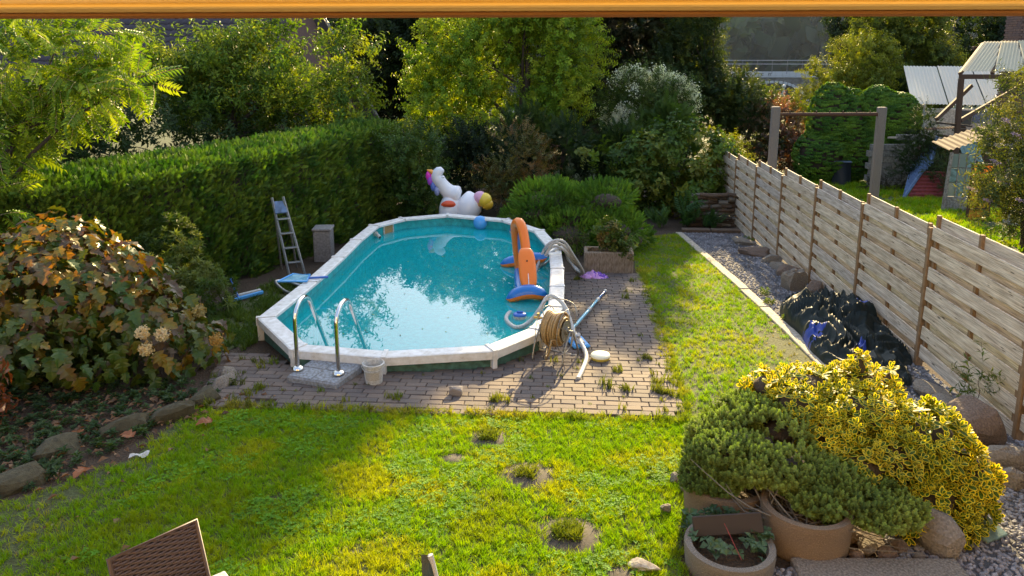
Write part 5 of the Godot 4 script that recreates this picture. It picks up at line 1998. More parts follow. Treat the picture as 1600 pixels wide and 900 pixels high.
	for i in 2600:
		var x := U(-230.0, 260.0)
		var d := rng.randf()
		var rise := 46.0 + 12.0 * sin(x * 0.013) + 6.0 * sin(x * 0.05 + 1.0)
		pts.append([Vector3(x, -4.2 + rise * sin(d * PI * 0.5) + 2.0, -118.0 - 190.0 * d - 6.0 * sin(x * 0.03)), Vector3.UP])
	scatter(self, "hillside_woods", cr.mesh(), M.leaf_matt, pts, 6.5, 0.4, [Color(0.02, 0.04, 0.015), Color(0.08, 0.12, 0.04), Color(0.045, 0.06, 0.03), Color(0.12, 0.14, 0.05)], 1.0, 1.0, 0.2, true, 1.2).set_meta("label", "hazy wood covering the far hillside")

# ---------------------------------------------------------------- hedge
const HEDGE := [Vector2(-3.75, -17.2), Vector2(-4.15, -15.8), Vector2(-4.4, -14.3), Vector2(-4.7, -12.8), Vector2(-5.05, -11.3), Vector2(-5.6, -9.8), Vector2(-6.3, -8.6), Vector2(-7.4, -7.7)]

func build_hedge() -> void:
	var top := 1.63
	var h := thing("hedge", "long tall clipped cypress hedge along the left side, sunlit on top and dark below", "hedge", G(-5.0, -12.0))
	var core := MB.new()
	var pts := []
	for i in HEDGE.size() - 1:
		var a: Vector2 = HEDGE[i]
		var b: Vector2 = HEDGE[i + 1]
		var thick := 1.2 + 0.14 * i
		var d := (b - a).normalized()
		var nrm := Vector2(-d.y, d.x)
		if nrm.x > 0.0:
			nrm = -nrm   # towards the back
		var f0 := a + nrm * 0.16
		var f1 := b + nrm * 0.16
		var k0 := a + nrm * (thick - 0.16)
		var k1 := b + nrm * (thick - 0.16)
		var poly := PackedVector2Array([f0, f1, k1, k0])
		core.prism(poly, minf(gy(a.y), gy(b.y)) - 0.1, top - 0.2)
		var l := a.distance_to(b)
		var near := clampf(1.4 - 0.05 * (-(a.y + b.y) * 0.5 - 8.0), 0.8, 1.4)
		for n in int(l * 1700 * near):   # the clipped face
			var t := rng.randf()
			var y := lerpf(gy(a.y) + 0.03, top - 0.04, rng.randf())
			var bul := 0.16 * wob.get_noise_3d((a.x + t * l) * 60.0, y * 60.0, a.y * 60.0) + 0.07 * (1.0 - pow((y + 0.5) / 2.2, 2.0))
			var p := a.lerp(b, t) + nrm * (U(-0.03, 0.1) - bul)
			pts.append([Vector3(p.x, y, p.y), (Vector3(-nrm.x, 0.35, -nrm.y)).normalized()])
		for n in int(l * 1250 * near):   # the top
			var t := rng.randf()
			var s := rng.randf()
			var p := a.lerp(b, t) + nrm * (s * thick)
			var y := top + 0.07 * wob.get_noise_2d(p.x * 70.0, p.y * 70.0) + U(-0.12, 0.02) - 0.12 * pow(absf(s * 2.0 - 1.0), 4.0)
			pts.append([Vector3(p.x, y, p.y), (Vector3.UP + Vector3(-nrm.x, 0, -nrm.y) * (0.5 - s) * 0.9).normalized()])
		for n in int(l * 60):   # the back, seen only through gaps
			var t := rng.randf()
			var p := a.lerp(b, t) + nrm * (thick + U(-0.06, 0.03))
			pts.append([Vector3(p.x, U(gy(a.y), top), p.y), Vector3(nrm.x, 0.3, nrm.y)])
	put(h, "inner_branches", core.mesh(), M.bark)
	scatter(h, "foliage", spray_mesh(22, 11, 0.4, 0.42, 0.055), M.needle, pts, 0.1, 0.4, [Color(0.05, 0.12, 0.02), Color(0.1, 0.19, 0.025), Color(0.2, 0.28, 0.03), Color(0.08, 0.15, 0.03)], 0.7, 0.6, 0.75)

# ---------------------------------------------------------------- trees
func tree(called: String, label: String, base: Vector3, lobes: Array, m: Mesh, mt: Material, n: int, size: float, cols: Array, trunk_r: float, trunk_top: Vector3, limbs := 10, opt := {}) -> Node3D:
	var o := thing(called, label, opt.get("cat", "tree"), base, opt.get("group", ""))
	wood(o, base - Vector3.UP * 0.1, trunk_top, trunk_r, tips_of(lobes, limbs), opt.get("bark", M.bark))
	var pts := points(lobes, n, opt.get("shell", 0.35), opt.get("gap", -0.25), opt.get("freq", 1.0), opt.get("low", -1e9))
	scatter(o, "crown", m, mt, pts, size, 0.35, cols, opt.get("out", 0.8), opt.get("up", 0.15), opt.get("rnd", 0.7))
	return o

func build_trees() -> void:
	# the near tree with feathered leaves at the left edge
	var sl := [lobe(-6.5, 3.1, -9.1, 0.85, 0.5, 0.7), lobe(-5.85, 2.75, -9.0, 0.5, 0.3, 0.45), lobe(-5.2, 2.92, -9.0, 0.34, 0.14, 0.3), lobe(-6.5, 2.45, -9.0, 0.45, 0.22, 0.45), lobe(-5.6, 3.45, -9.1, 0.3, 0.12, 0.25), lobe(-6.75, 1.45, -8.4, 0.36, 0.3, 0.35), lobe(-6.9, 2.1, -8.8, 0.4, 0.4, 0.5)]
	var su := thing("rowan_tree", "tree with bright feathered leaves leaning in at the upper left edge", "tree", G(-7.6, -8.6))
	wood(su, G(-7.6, -8.6, -0.1), Vector3(-6.7, 2.6, -9.0), 0.09, [Vector3(-5.0, 3.0, -9.0), Vector3(-5.6, 3.5, -9.1), Vector3(-5.4, 2.75, -8.95), Vector3(-6.2, 2.4, -8.9), Vector3(-6.2, 3.4, -9.2), Vector3(-7.0, 3.5, -9.1), Vector3(-6.6, 1.5, -8.4)], M.bark)
	var fp := points(sl, 640, 0.2)
	for q in fp:
		q[1] = (q[1] + Vector3(0.5, 0.0, 0.1)).normalized()
	fp.sort_custom(func(a, b): return a[0].distance_squared_to(Vector3(-3.0, 3.2, -4.0)) < b[0].distance_squared_to(Vector3(-3.0, 3.2, -4.0)))
	var fronds := []
	for k in 4:
		fronds.append(frond_mesh(3 + k, [Color(0.13, 0.25, 0.02), Color(0.22, 0.35, 0.02), Color(0.32, 0.43, 0.025), Color(0.17, 0.28, 0.03)][k]))
	for i in 300:
		var y: Vector3 = (fp[i][1] * 0.7 - Vector3.UP * 0.1 + V(0.5)).normalized()
		var x := y.cross(V()).normalized()
		if x.cross(y).y < 0.0:
			x = -x
		var s := 0.31 * U(0.7, 1.25)
		var o := put(su, "leaf", fronds[rng.randi() % 4], M.leaf, false)
		o.transform = Transform3D(Basis(x * s, y * s, x.cross(y) * s), fp[i][0] - su.position)
	scatter(su, "crown", frond_mesh(9, Color.WHITE), M.leaf, fp.slice(300), 0.31, 0.3, [Color(0.1, 0.19, 0.02), Color(0.16, 0.27, 0.02), Color(0.22, 0.32, 0.025)], 0.7, -0.1, 0.5)
	# cherry behind the hedge
	var cherry := twig_mesh(14, 0.26, 0.095, 0.75, 0.75, 4, 0.45)
	var cl := puffs(Vector3(-7.6, 2.2, -18.5), Vector3(2.7, 1.95, 1.5), 14, 0.42) + [lobe(-10.2, 3.3, -18.2, 0.8, 0.35, 0.5), lobe(-5.2, 3.1, -18.0, 0.9, 0.35, 0.5), lobe(-4.9, 1.9, -17.8, 0.75, 0.3, 0.5), lobe(-6.0, 1.2, -17.6, 1.2, 0.5, 0.7), lobe(-5.6, 3.9, -18.0, 0.7, 0.5, 0.5)]
	tree("cherry_tree", "broad cherry tree with hanging leaves behind the hedge, in front of the tiled roof", G(-8.4, -18.5), cl, cherry, M.leaf, 2500, 0.5, [Color(0.08, 0.17, 0.02), Color(0.14, 0.24, 0.025), Color(0.25, 0.32, 0.03)], 0.16, Vector3(-8.2, 3.4, -18.5), 16, {"out": 0.9, "up": 0.15, "rnd": 0.45, "gap": -0.12, "freq": 0.7})
	# dark growth under the cherry
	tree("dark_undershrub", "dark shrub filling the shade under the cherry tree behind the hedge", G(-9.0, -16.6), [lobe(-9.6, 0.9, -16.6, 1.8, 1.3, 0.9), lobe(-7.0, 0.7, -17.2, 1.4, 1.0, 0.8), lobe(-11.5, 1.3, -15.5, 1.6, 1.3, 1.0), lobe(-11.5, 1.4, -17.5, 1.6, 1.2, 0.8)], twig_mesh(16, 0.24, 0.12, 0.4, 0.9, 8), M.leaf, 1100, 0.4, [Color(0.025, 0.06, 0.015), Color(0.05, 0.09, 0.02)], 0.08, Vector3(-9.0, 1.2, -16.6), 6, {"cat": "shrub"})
	# airy yellow-green tree in the middle
	var airy := twig_mesh(20, 0.19, 0.1, 0.45, 0.95, 6, 0.2)
	var al := puffs(Vector3(-0.75, 3.4, -22.5), Vector3(1.7, 3.1, 1.5), 12, 0.42) + puffs(Vector3(-3.2, 2.2, -22.0), Vector3(1.5, 2.5, 1.2), 9, 0.42) + [lobe(-2.0, 3.4, -22.2, 1.2, 1.2, 1.0), lobe(-1.9, 1.6, -22.0, 1.4, 1.4, 0.9), lobe(-3.5, 0.9, -21.6, 1.1, 1.1, 0.8), lobe(-2.3, 0.8, -21.4, 1.1, 0.9, 0.7)]
	tree("locust_tree", "tall airy yellow-green tree with small leaves in the middle of the background", G(-1.4, -22.4), al, airy, M.leaf, 4500, 0.44, [Color(0.14, 0.27, 0.02), Color(0.25, 0.38, 0.025), Color(0.4, 0.48, 0.03)], 0.13, Vector3(-1.2, 4.5, -22.4), 18, {"gap": -0.08, "freq": 0.9, "rnd": 0.8})
	# dark wall of trees behind
	var dark := twig_mesh(22, 0.22, 0.13, 0.35, 1.0, 9)
	var dcols := [Color(0.016, 0.036, 0.012), Color(0.03, 0.06, 0.016), Color(0.05, 0.085, 0.02)]
	var spots := [[-16.0, -36.0, 3.6, 7.4, "tall dark tree rising behind the tiled roof at the far left"], [-6.5, -31.5, 2.3, 8.2, "black-green tree in the gap right of the bargeboard"], [-5.0, -35.0, 2.7, 9.2, "dark tree behind the left half of the airy yellow tree"], [0.4, -36.0, 2.6, 6.3, "dark tree behind the right half of the airy yellow tree"], [-10.5, -38.0, 4.0, 8.0, "tall dark tree far behind the house gable"], [-24.0, -32.0, 4.5, 8.5, "dark tree at the far left edge behind the house"]]
	for s in spots:
		var c := Vector3(s[0], gy(s[1]) + s[3] * 0.5, s[1])
		tree("dark_tree", s[4], G(s[0], s[1]), puffs(c, Vector3(s[2], s[3] * 0.5, s[2] * 0.8), 10, 0.4), dark, M.leaf, 1500, 0.75, dcols, 0.2, c + Vector3.UP * s[3] * 0.3, 8, {"group": "dark trees behind the garden", "shell": 0.5})
	# spruce
	var sp := thing("spruce_tree", "dark spruce with brownish branch ends left of the round dark tree", "tree", G(2.7, -33.0))
	wood(sp, G(2.7, -33.0), Vector3(2.7, 14.2, -33.0), 0.2, [], M.bark)
	var spp := []
	for i in 5200:
		var t := rng.randf()
		var y := lerpf(14.4, -1.0, t)
		var r := minf(1.9, 4.2 * t) * (0.72 + 0.28 * sin(y * 6.0)) * sqrt(rng.randf()) + 0.1
		var an := rng.randf() * TAU
		spp.append([Vector3(2.7 + cos(an) * r, y - 0.25 * r, -33.0 + sin(an) * r), Vector3(cos(an), -0.25, sin(an))])
	scatter(sp, "crown", spray_mesh(20, 14, 0.8, 0.35, 0.05), M.needle, spp, 0.8, 0.3, [Color(0.02, 0.04, 0.015), Color(0.05, 0.055, 0.02), Color(0.1, 0.075, 0.035)], 1.0, 0.0, 0.35)
	# round dark tree right of the spruce
	var small := twig_mesh(20, 0.17, 0.12, 0.3, 1.0, 12)
	tree("hornbeam_tree", "dense dark round-headed tree against the hazy hillside", G(6.3, -30.0), puffs(Vector3(4.75, 3.3, -30.0), Vector3(1.5, 2.3, 1.5), 12, 0.4) + [lobe(4.5, 4.6, -28.0, 0.8, 0.8, 1.2), lobe(4.15, 5.3, -26.2, 0.85, 1.1, 0.9), lobe(4.0, 5.6, -26.4, 0.7, 0.8, 0.7)] + puffs(Vector3(5.6, 1.3, -29.6), Vector3(1.9, 1.7, 1.3), 8, 0.4), small, M.leaf, 4200, 0.42, [Color(0.03, 0.065, 0.02), Color(0.06, 0.1, 0.025), Color(0.12, 0.16, 0.035)], 0.14, Vector3(5.2, 3.0, -30.0), 12, {"gap": -0.2})
	tree("hazel_thicket", "lighter green bushy growth at the foot of the round dark tree", G(7.1, -31.0), puffs(Vector3(7.2, 0.3, -31.0), Vector3(1.5, 1.6, 1.0), 7, 0.45), small, M.leaf, 900, 0.4, [Color(0.09, 0.15, 0.02), Color(0.16, 0.22, 0.03)], 0.07, Vector3(7.2, 0.5, -31.0), 7, {"cat": "shrub"})
	# brown-pink bush behind the fence
	tree("flowering_bush", "bush with faded brownish pink flower heads behind the left concrete post", G(7.6, -28.5), puffs(Vector3(7.6, 0.1, -28.5), Vector3(1.45, 1.35, 1.0), 9, 0.42), small, M.leaf_red, 1300, 0.34, [Color(0.04, 0.07, 0.02), Color(0.07, 0.1, 0.03), Color(0.3, 0.2, 0.15), Color(0.38, 0.26, 0.2)], 0.06, Vector3(7.6, 0.4, -28.5), 8, {"cat": "shrub"})
	# pale green tree
	tree("acid_green_tree", "pale yellow-green open tree above the ivy, lit from behind", G(11.2, -34.5), [lobe(12.6, 3.1, -34.5, 1.2, 0.75, 1.0), lobe(11.2, 2.2, -34.5, 1.1, 0.6, 0.9), lobe(12.3, 1.7, -34.3, 1.3, 0.6, 1.0), lobe(10.6, 0.9, -34.2, 1.0, 0.7, 0.8), lobe(10.1, -0.2, -34.0, 0.9, 0.9, 0.7), lobe(13.4, 2.4, -34.8, 0.9, 0.9, 0.8)], airy, M.leaf, 1300, 0.5, [Color(0.18, 0.24, 0.025), Color(0.26, 0.3, 0.03), Color(0.13, 0.2, 0.025)], 0.1, Vector3(11.7, 2.2, -34.5), 12, {"gap": -0.05})
	# trees at the right
	tree("walnut_tree", "mid-green leafy tree behind the ivy mounds and the parasol", G(15.6, -38.0), puffs(Vector3(15.8, 3.0, -38.0), Vector3(2.3, 3.0, 1.8), 11, 0.42), airy, M.leaf, 2100, 0.62, [Color(0.06, 0.1, 0.02), Color(0.12, 0.17, 0.025), Color(0.2, 0.24, 0.03)], 0.18, Vector3(15.8, 3.4, -38.0), 12, {"gap": -0.12})
	var cy := thing("cypress_tree", "dark narrow conifer between the pale tree and the leafy tree", "tree", G(13.9, -36.5))
	wood(cy, G(13.9, -36.5), Vector3(13.9, 3.2, -36.5), 0.1, [], M.bark)
	scatter(cy, "crown", spray_mesh(22, 16, 0.4), M.needle, points([lobe(13.9, 1.2, -36.5, 0.95, 2.3, 0.8), lobe(14.5, 0.5, -36.3, 0.8, 1.6, 0.7)], 900, 0.6), 0.4, 0.3, [Color(0.015, 0.035, 0.012), Color(0.03, 0.055, 0.015)], 0.7, 0.8, 0.4)
	for s in [[20.2, -43.0, 3.2, 9.0, "tall dark tree with a pale trunk behind the lean-to"], [24.5, -42.0, 3.4, 9.4, "dark tree at the upper right behind the brick house"], [17.6, -46.0, 2.8, 9.5, "dark tree behind the leafy tree and the parasol"]]:
		var c := Vector3(s[0], gy(s[1]) + s[3] * 0.58, s[1])
		tree("ash_tree", s[4], G(s[0], s[1]), puffs(c, Vector3(s[2], s[3] * 0.42, s[2] * 0.8), 10, 0.4), dark, M.leaf, 1300, 0.8, dcols, 0.24, c + Vector3.UP * s[3] * 0.3, 9, {"group": "dark trees at the upper right", "shell": 0.5, "bark": M.bark_pale})

func build_shrubs() -> void:
	var broad := twig_mesh(14, 0.26, 0.13, 0.15, 0.9, 21)
	var small := twig_mesh(18, 0.18, 0.1, 0.2, 0.95, 22)
	# laurel right of the hedge's end
	tree("laurel_shrub", "glossy dark green shrub at the end of the hedge with a few reddish leaves", G(-3.3, -16.0), puffs(Vector3(-3.35, 0.55, -16.0), Vector3(0.85, 1.2, 0.7), 9, 0.45), broad, M.leaf_gloss, 1500, 0.24, [Color(0.04, 0.1, 0.02), Color(0.08, 0.16, 0.025), Color(0.15, 0.23, 0.04)], 0.04, Vector3(-3.3, 0.9, -16.0), 8, {"cat": "shrub", "up": 0.6})
	# thin sapling with ruddy leaves
	tree("plum_sapling", "sparse young tree with yellowish and reddish leaves behind the unicorn", G(-1.1, -16.9), [lobe(-1.15, 0.9, -16.9, 0.75, 0.75, 0.5), lobe(-1.5, 0.45, -16.7, 0.55, 0.5, 0.4), lobe(-0.75, 0.75, -16.8, 0.5, 0.6, 0.4), lobe(-1.2, 0.1, -16.9, 0.7, 0.5, 0.5)], small, M.leaf_red, 620, 0.26, [Color(0.08, 0.12, 0.025), Color(0.14, 0.15, 0.03), Color(0.22, 0.15, 0.05)], 0.025, Vector3(-1.1, 1.2, -16.9), 12, {"cat": "tree", "gap": -0.1})
	# dark yews in the middle
	tree("yew_shrub", "dark green bushy conifers behind the sapling, under the yellow tree", G(-0.2, -19.6), puffs(Vector3(-0.4, 0.4, -19.6), Vector3(1.5, 1.5, 0.9), 9, 0.45) + puffs(Vector3(1.0, 0.3, -20.0), Vector3(1.0, 1.15, 0.8), 6, 0.45), spray_mesh(20, 24, 0.6), M.needle, 2300, 0.34, [Color(0.02, 0.045, 0.015), Color(0.04, 0.075, 0.02), Color(0.07, 0.11, 0.025)], 0.1, Vector3(0.0, 1.0, -19.6), 5, {"cat": "shrub", "up": 0.7})
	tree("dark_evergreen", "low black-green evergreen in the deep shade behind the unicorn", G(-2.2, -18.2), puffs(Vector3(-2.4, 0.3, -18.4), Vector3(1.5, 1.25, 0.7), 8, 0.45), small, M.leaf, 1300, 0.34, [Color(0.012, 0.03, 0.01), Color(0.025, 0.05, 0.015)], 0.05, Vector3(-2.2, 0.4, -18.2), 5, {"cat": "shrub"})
	# clematis with white blossom
	var cl := puffs(Vector3(2.3, 1.5, -22.3), Vector3(1.35, 1.2, 0.9), 10, 0.42)
	var cm := tree("white_climber", "mound of climber covered with clouds of small white flowers", G(2.2, -22.6), cl, small, M.leaf, 1300, 0.36, [Color(0.05, 0.1, 0.02), Color(0.1, 0.16, 0.03)], 0.06, Vector3(2.2, 1.0, -22.6), 6, {"cat": "climber"})
	var fl := MB.new()
	for i in 26:
		var d := V(0.5)
		fl.col = Color.WHITE * U(0.8, 1.1)
		leaf(fl, d, V().normalized(), V().normalized(), 0.16, 0.1, fl.col, 0.2, 0.1)
	var fp := points(cl, 1100, 0.98, -0.1, 0.7, 0.7)
	scatter(cm, "flowers", fl.mesh(), M.leaf_matt, fp, 0.27, 0.4, [Color(0.82, 0.82, 0.7), Color(0.9, 0.9, 0.84)], 0.6, 0.5, 0.5)
	# mid-green thuja
	tree("thuja_shrub", "mid-green scaly thuja with upright sprays below the white flowers", G(2.6, -20.6), puffs(Vector3(2.5, 0.7, -20.6), Vector3(0.85, 1.2, 0.7), 7, 0.45), spray_mesh(24, 27, 0.25, 0.4, 0.06), M.needle, 900, 0.36, [Color(0.05, 0.1, 0.02), Color(0.09, 0.15, 0.03)], 0.06, Vector3(2.5, 0.9, -20.6), 4, {"cat": "shrub", "up": 0.8})
	# hazel
	var big := twig_mesh(11, 0.34, 0.24, 0.45, 0.85, 28, 0.3)
	tree("hazel_shrub", "yellow-green hazel with an arching branch to the left, near the end of the fence", G(2.6, -18.6), [lobe(2.7, 0.85, -18.7, 0.9, 0.6, 0.6), lobe(1.9, 0.6, -18.5, 0.8, 0.5, 0.6), lobe(0.95, 0.75, -18.4, 0.5, 0.14, 0.35), lobe(2.9, 0.1, -18.4, 0.9, 0.6, 0.6), lobe(1.9, -0.1, -18.2, 0.7, 0.5, 0.5), lobe(3.5, 0.5, -19.0, 0.6, 0.7, 0.5), lobe(2.9, 1.35, -18.8, 0.4, 0.25, 0.3)], big, M.leaf, 900, 0.34, [Color(0.05, 0.11, 0.02), Color(0.1, 0.18, 0.025), Color(0.22, 0.25, 0.04)], 0.04, Vector3(2.5, 0.8, -18.6), 12, {"cat": "shrub", "gap": -0.1})
	# tall reeds by the fence end
	tree("golden_undergrowth", "bright backlit undergrowth just behind the far end of the fence", G(3.9, -19.8), puffs(Vector3(4.0, 0.3, -19.8), Vector3(0.8, 0.8, 0.6), 5, 0.45), small, M.leaf, 420, 0.34, [Color(0.15, 0.2, 0.02), Color(0.25, 0.28, 0.03)], 0.03, Vector3(4.0, 0.5, -19.8), 5, {"cat": "shrub"})
	# juniper
	var jl := puffs(Vector3(0.28, 0.08, -14.6), Vector3(1.45, 0.82, 1.1), 14, 0.34)
	var jp := points(jl, 10500, 0.8, -1.0, 1.0, -0.5)
	var ju := thing("juniper_bush", "broad rounded juniper bush behind the stone trough, bright green on top", "shrub", G(0.3, -14.7))
	wood(ju, G(0.3, -14.7), Vector3(0.3, 0.3, -14.7), 0.08, tips_of(jl, 8), M.bark)
	var jc := MB.new()
	jc.grp = 0
	for l in jl:
		jc.ball(l[0] - Vector3.UP * 0.1, l[1] * 0.55, 12, 8)
	put(ju, "inner_branches", jc.mesh(), M.bark)
	scatter(ju, "foliage", spray_mesh(24, 30, 0.7, 0.32, 0.045), M.needle, jp, 0.125, 0.35, [Color(0.08, 0.18, 0.025), Color(0.14, 0.27, 0.03), Color(0.24, 0.38, 0.035)], 0.9, 0.35, 0.35)
	# pieris behind the hydrangea
	var pi_ := thing("pieris_shrub", "shrub with whorls of narrow pale green leaves between hydrangea and hedge", "shrub", G(-5.3, -9.6))
	var pl := [lobe(-5.35, 0.75, -9.7, 0.45, 0.3, 0.4), lobe(-5.0, 0.35, -9.5, 0.4, 0.3, 0.4), lobe(-4.65, 0.15, -9.3, 0.35, 0.28, 0.35), lobe(-5.5, 0.3, -9.4, 0.5, 0.5, 0.4)]
	wood(pi_, G(-5.2, -9.6), Vector3(-5.2, 0.5, -9.6), 0.03, tips_of(pl, 10), M.bark)
	scatter(pi_, "crown", whorl_mesh(16, 0.75, 0.17, 0.8, 31), M.leaf, points(pl, 520, 0.5), 0.12, 0.3, [Color(0.06, 0.12, 0.025), Color(0.12, 0.19, 0.04), Color(0.2, 0.25, 0.07)], 0.7, 0.8, 0.3)
	# ivy mounds
	var ivy := MB.new()
	for i in 9:
		var an := 0.7 * (i - 4) * 0.5
		leaf(ivy, Vector3(sin(an) * 0.35, 0.0, 0.1 * (i % 3)), Vector3(sin(an) * 0.8, -0.75, 0.35).normalized(), Vector3(0, 0.45, 0.9).normalized(), 0.6, 0.4, Color.WHITE * (0.8 + 0.05 * i), 0.3, 0.3)
	var im := ivy.mesh()
	for s in [[[lobe(9.0, 0.7, -27.0, 0.75, 1.45, 0.6), lobe(9.6, 0.6, -27.0, 0.65, 1.4, 0.55), lobe(8.7, -0.3, -26.8, 0.9, 0.9, 0.6), lobe(9.9, -0.2, -26.9, 0.6, 1.0, 0.5)], "left of the two tall ivy mounds above the compost bin", Vector3(9.2, -1.3, -27.0)], [[lobe(10.5, 1.1, -27.0, 0.65, 0.95, 0.55), lobe(11.1, 0.9, -26.8, 0.75, 0.95, 0.6), lobe(10.4, 0.1, -26.9, 0.6, 0.9, 0.5)], "right of the two tall ivy mounds, rising above the block wall", Vector3(10.6, -1.2, -27.0)]]:
		var o := thing("ivy_mound", s[1], "ivy", s[2], "ivy covered ruins")
		var c := MB.new()
		c.grp = 0
		for l in s[0]:
			c.ball(l[0], l[1] * 0.85, 14, 10)
		put(o, "overgrown_wall", c.mesh(), M.bark)
		var q := points(s[0], 3400, 0.95)
		var mm: MultiMeshInstance3D = scatter(o, "ivy_leaves", im, M.leaf, q, 0.19, 0.3, [Color(0.06, 0.16, 0.02), Color(0.12, 0.25, 0.025), Color(0.2, 0.34, 0.03)], 1.0, 0.0, 0.2)
		for i in q.size():   # leaves hang like shingles: the mesh's +z looks outwards, its y stays upright
			var zz: Vector3 = (q[i][1] + V(0.25)).normalized()
			var xx := Vector3.UP.cross(zz).normalized()
			var s2 := 0.15 * U(0.7, 1.3)
			mm.multimesh.set_instance_transform(i, Transform3D(Basis(xx * s2, zz.cross(xx) * s2, zz * s2), q[i][0]))
	tree("dark_ivy_bush", "dark ivy clad bush between the block wall and the lean-to post", G(11.0, -24.2), [lobe(10.85, 0.9, -24.2, 0.5, 0.75, 0.4), lobe(10.7, 0.0, -24.3, 0.55, 0.8, 0.4), lobe(11.3, -0.1, -24.1, 0.6, 0.6, 0.4), lobe(10.5, -0.5, -24.2, 0.5, 0.4, 0.4)], small, M.leaf, 1100, 0.22, [Color(0.02, 0.045, 0.012), Color(0.045, 0.08, 0.02)], 0.06, Vector3(10.9, 0.4, -24.2), 6, {"cat": "ivy"})
	tree("bramble", "tangle of brambles in the neighbour's yard beside the red sheet", G(11.0, -22.5), [lobe(11.2, -0.55, -22.4, 0.5, 0.35, 0.4), lobe(10.9, -0.1, -23.0, 0.5, 0.4, 0.3)], small, M.leaf, 420, 0.2, [Color(0.04, 0.075, 0.025), Color(0.08, 0.12, 0.04)], 0.02, Vector3(11.0, -0.4, -22.6), 8, {"cat": "bramble"})
	tree("bramble", "low dark brush along the foot of the block wall", G(10.4, -24.6), [lobe(10.0, -1.0, -24.6, 0.7, 0.3, 0.3), lobe(10.9, -0.85, -24.4, 0.6, 0.3, 0.3)], small, M.leaf_red, 380, 0.2, [Color(0.03, 0.05, 0.02), Color(0.08, 0.06, 0.04)], 0.02, Vector3(10.4, -0.9, -24.6), 6, {"cat": "bramble"})
	# buddleia
	var bl := [lobe(8.55, 1.9, -14.8, 0.75, 0.85, 0.6), lobe(8.2, 1.1, -14.7, 0.65, 0.7, 0.6), lobe(8.9, 0.7, -14.6, 0.8, 0.9, 0.6), lobe(8.0, 0.4, -14.6, 0.5, 0.5, 0.5), lobe(8.5, 2.6, -14.9, 0.4, 0.4, 0.4), lobe(9.3, 1.6, -14.8, 0.8, 1.2, 0.6)]
	var bu := tree("buddleia_bush", "tall arching buddleia with lilac flower spikes at the right edge", G(8.7, -14.8), bl, twig_mesh(14, 0.3, 0.08, 0.35, 0.9, 41, 0.2), M.leaf, 1500, 0.3, [Color(0.06, 0.1, 0.03), Color(0.12, 0.16, 0.045), Color(0.2, 0.22, 0.07)], 0.06, Vector3(8.6, 1.5, -14.8), 14, {"cat": "shrub", "gap": -0.1})
	for q in [Vector3(7.75, 0.55, -14.3), Vector3(7.85, 1.25, -14.4), Vector3(7.5, 0.75, -14.4), Vector3(8.1, 1.75, -14.3), Vector3(8.2, 0.6, -14.1), Vector3(7.95, 2.0, -14.4), Vector3(8.3, 1.3, -14.1), Vector3(7.9, 0.9, -14.2)]:
		var b := MB.new()
		for i in 60:
			var t := rng.randf()
			var d := V(0.04 * (1.0 - 0.7 * t)) + Vector3(-0.14, 0.05, 0.05) * t * 1.4
			b.col = Color(0.42, 0.3, 0.5) * U(0.8, 1.2)
			leaf(b, d, V().normalized(), V().normalized(), 0.025, 0.02, b.col)
		var o := put(bu, "flower_spike", b.mesh(), M.leaf_matt, false)
		o.position = q - bu.position
	# leafy plants by the wood pile
	var fernm := frond_mesh(9)
	var i2 := 0
	for q in [[Vector3(2.75, 0, -16.9), 0.42, "tall leafy plant left of the wood pile"], [Vector3(3.2, 0, -16.7), 0.26, "low leafy plant in front of the wood pile"], [Vector3(2.1, 0, -16.8), 0.3, "low dark plant at the far end of the lawn"]]:
		var at := G(q[0].x, q[0].z)
		var o := thing("leafy_plant", q[2], "plant", at, "plants by the wood pile")
		var pts := []
		for k in 30:
			pts.append([at + Vector3(U() * 0.16, U(0.0, q[1]), U() * 0.16), Vector3(U(), 0.6, U()).normalized()])
		scatter(o, "leaves", fernm, M.leaf, pts, q[1] * 0.85, 0.3, [Color(0.04, 0.11, 0.03), Color(0.08, 0.17, 0.04)], 1.0, 0.3, 0.3)

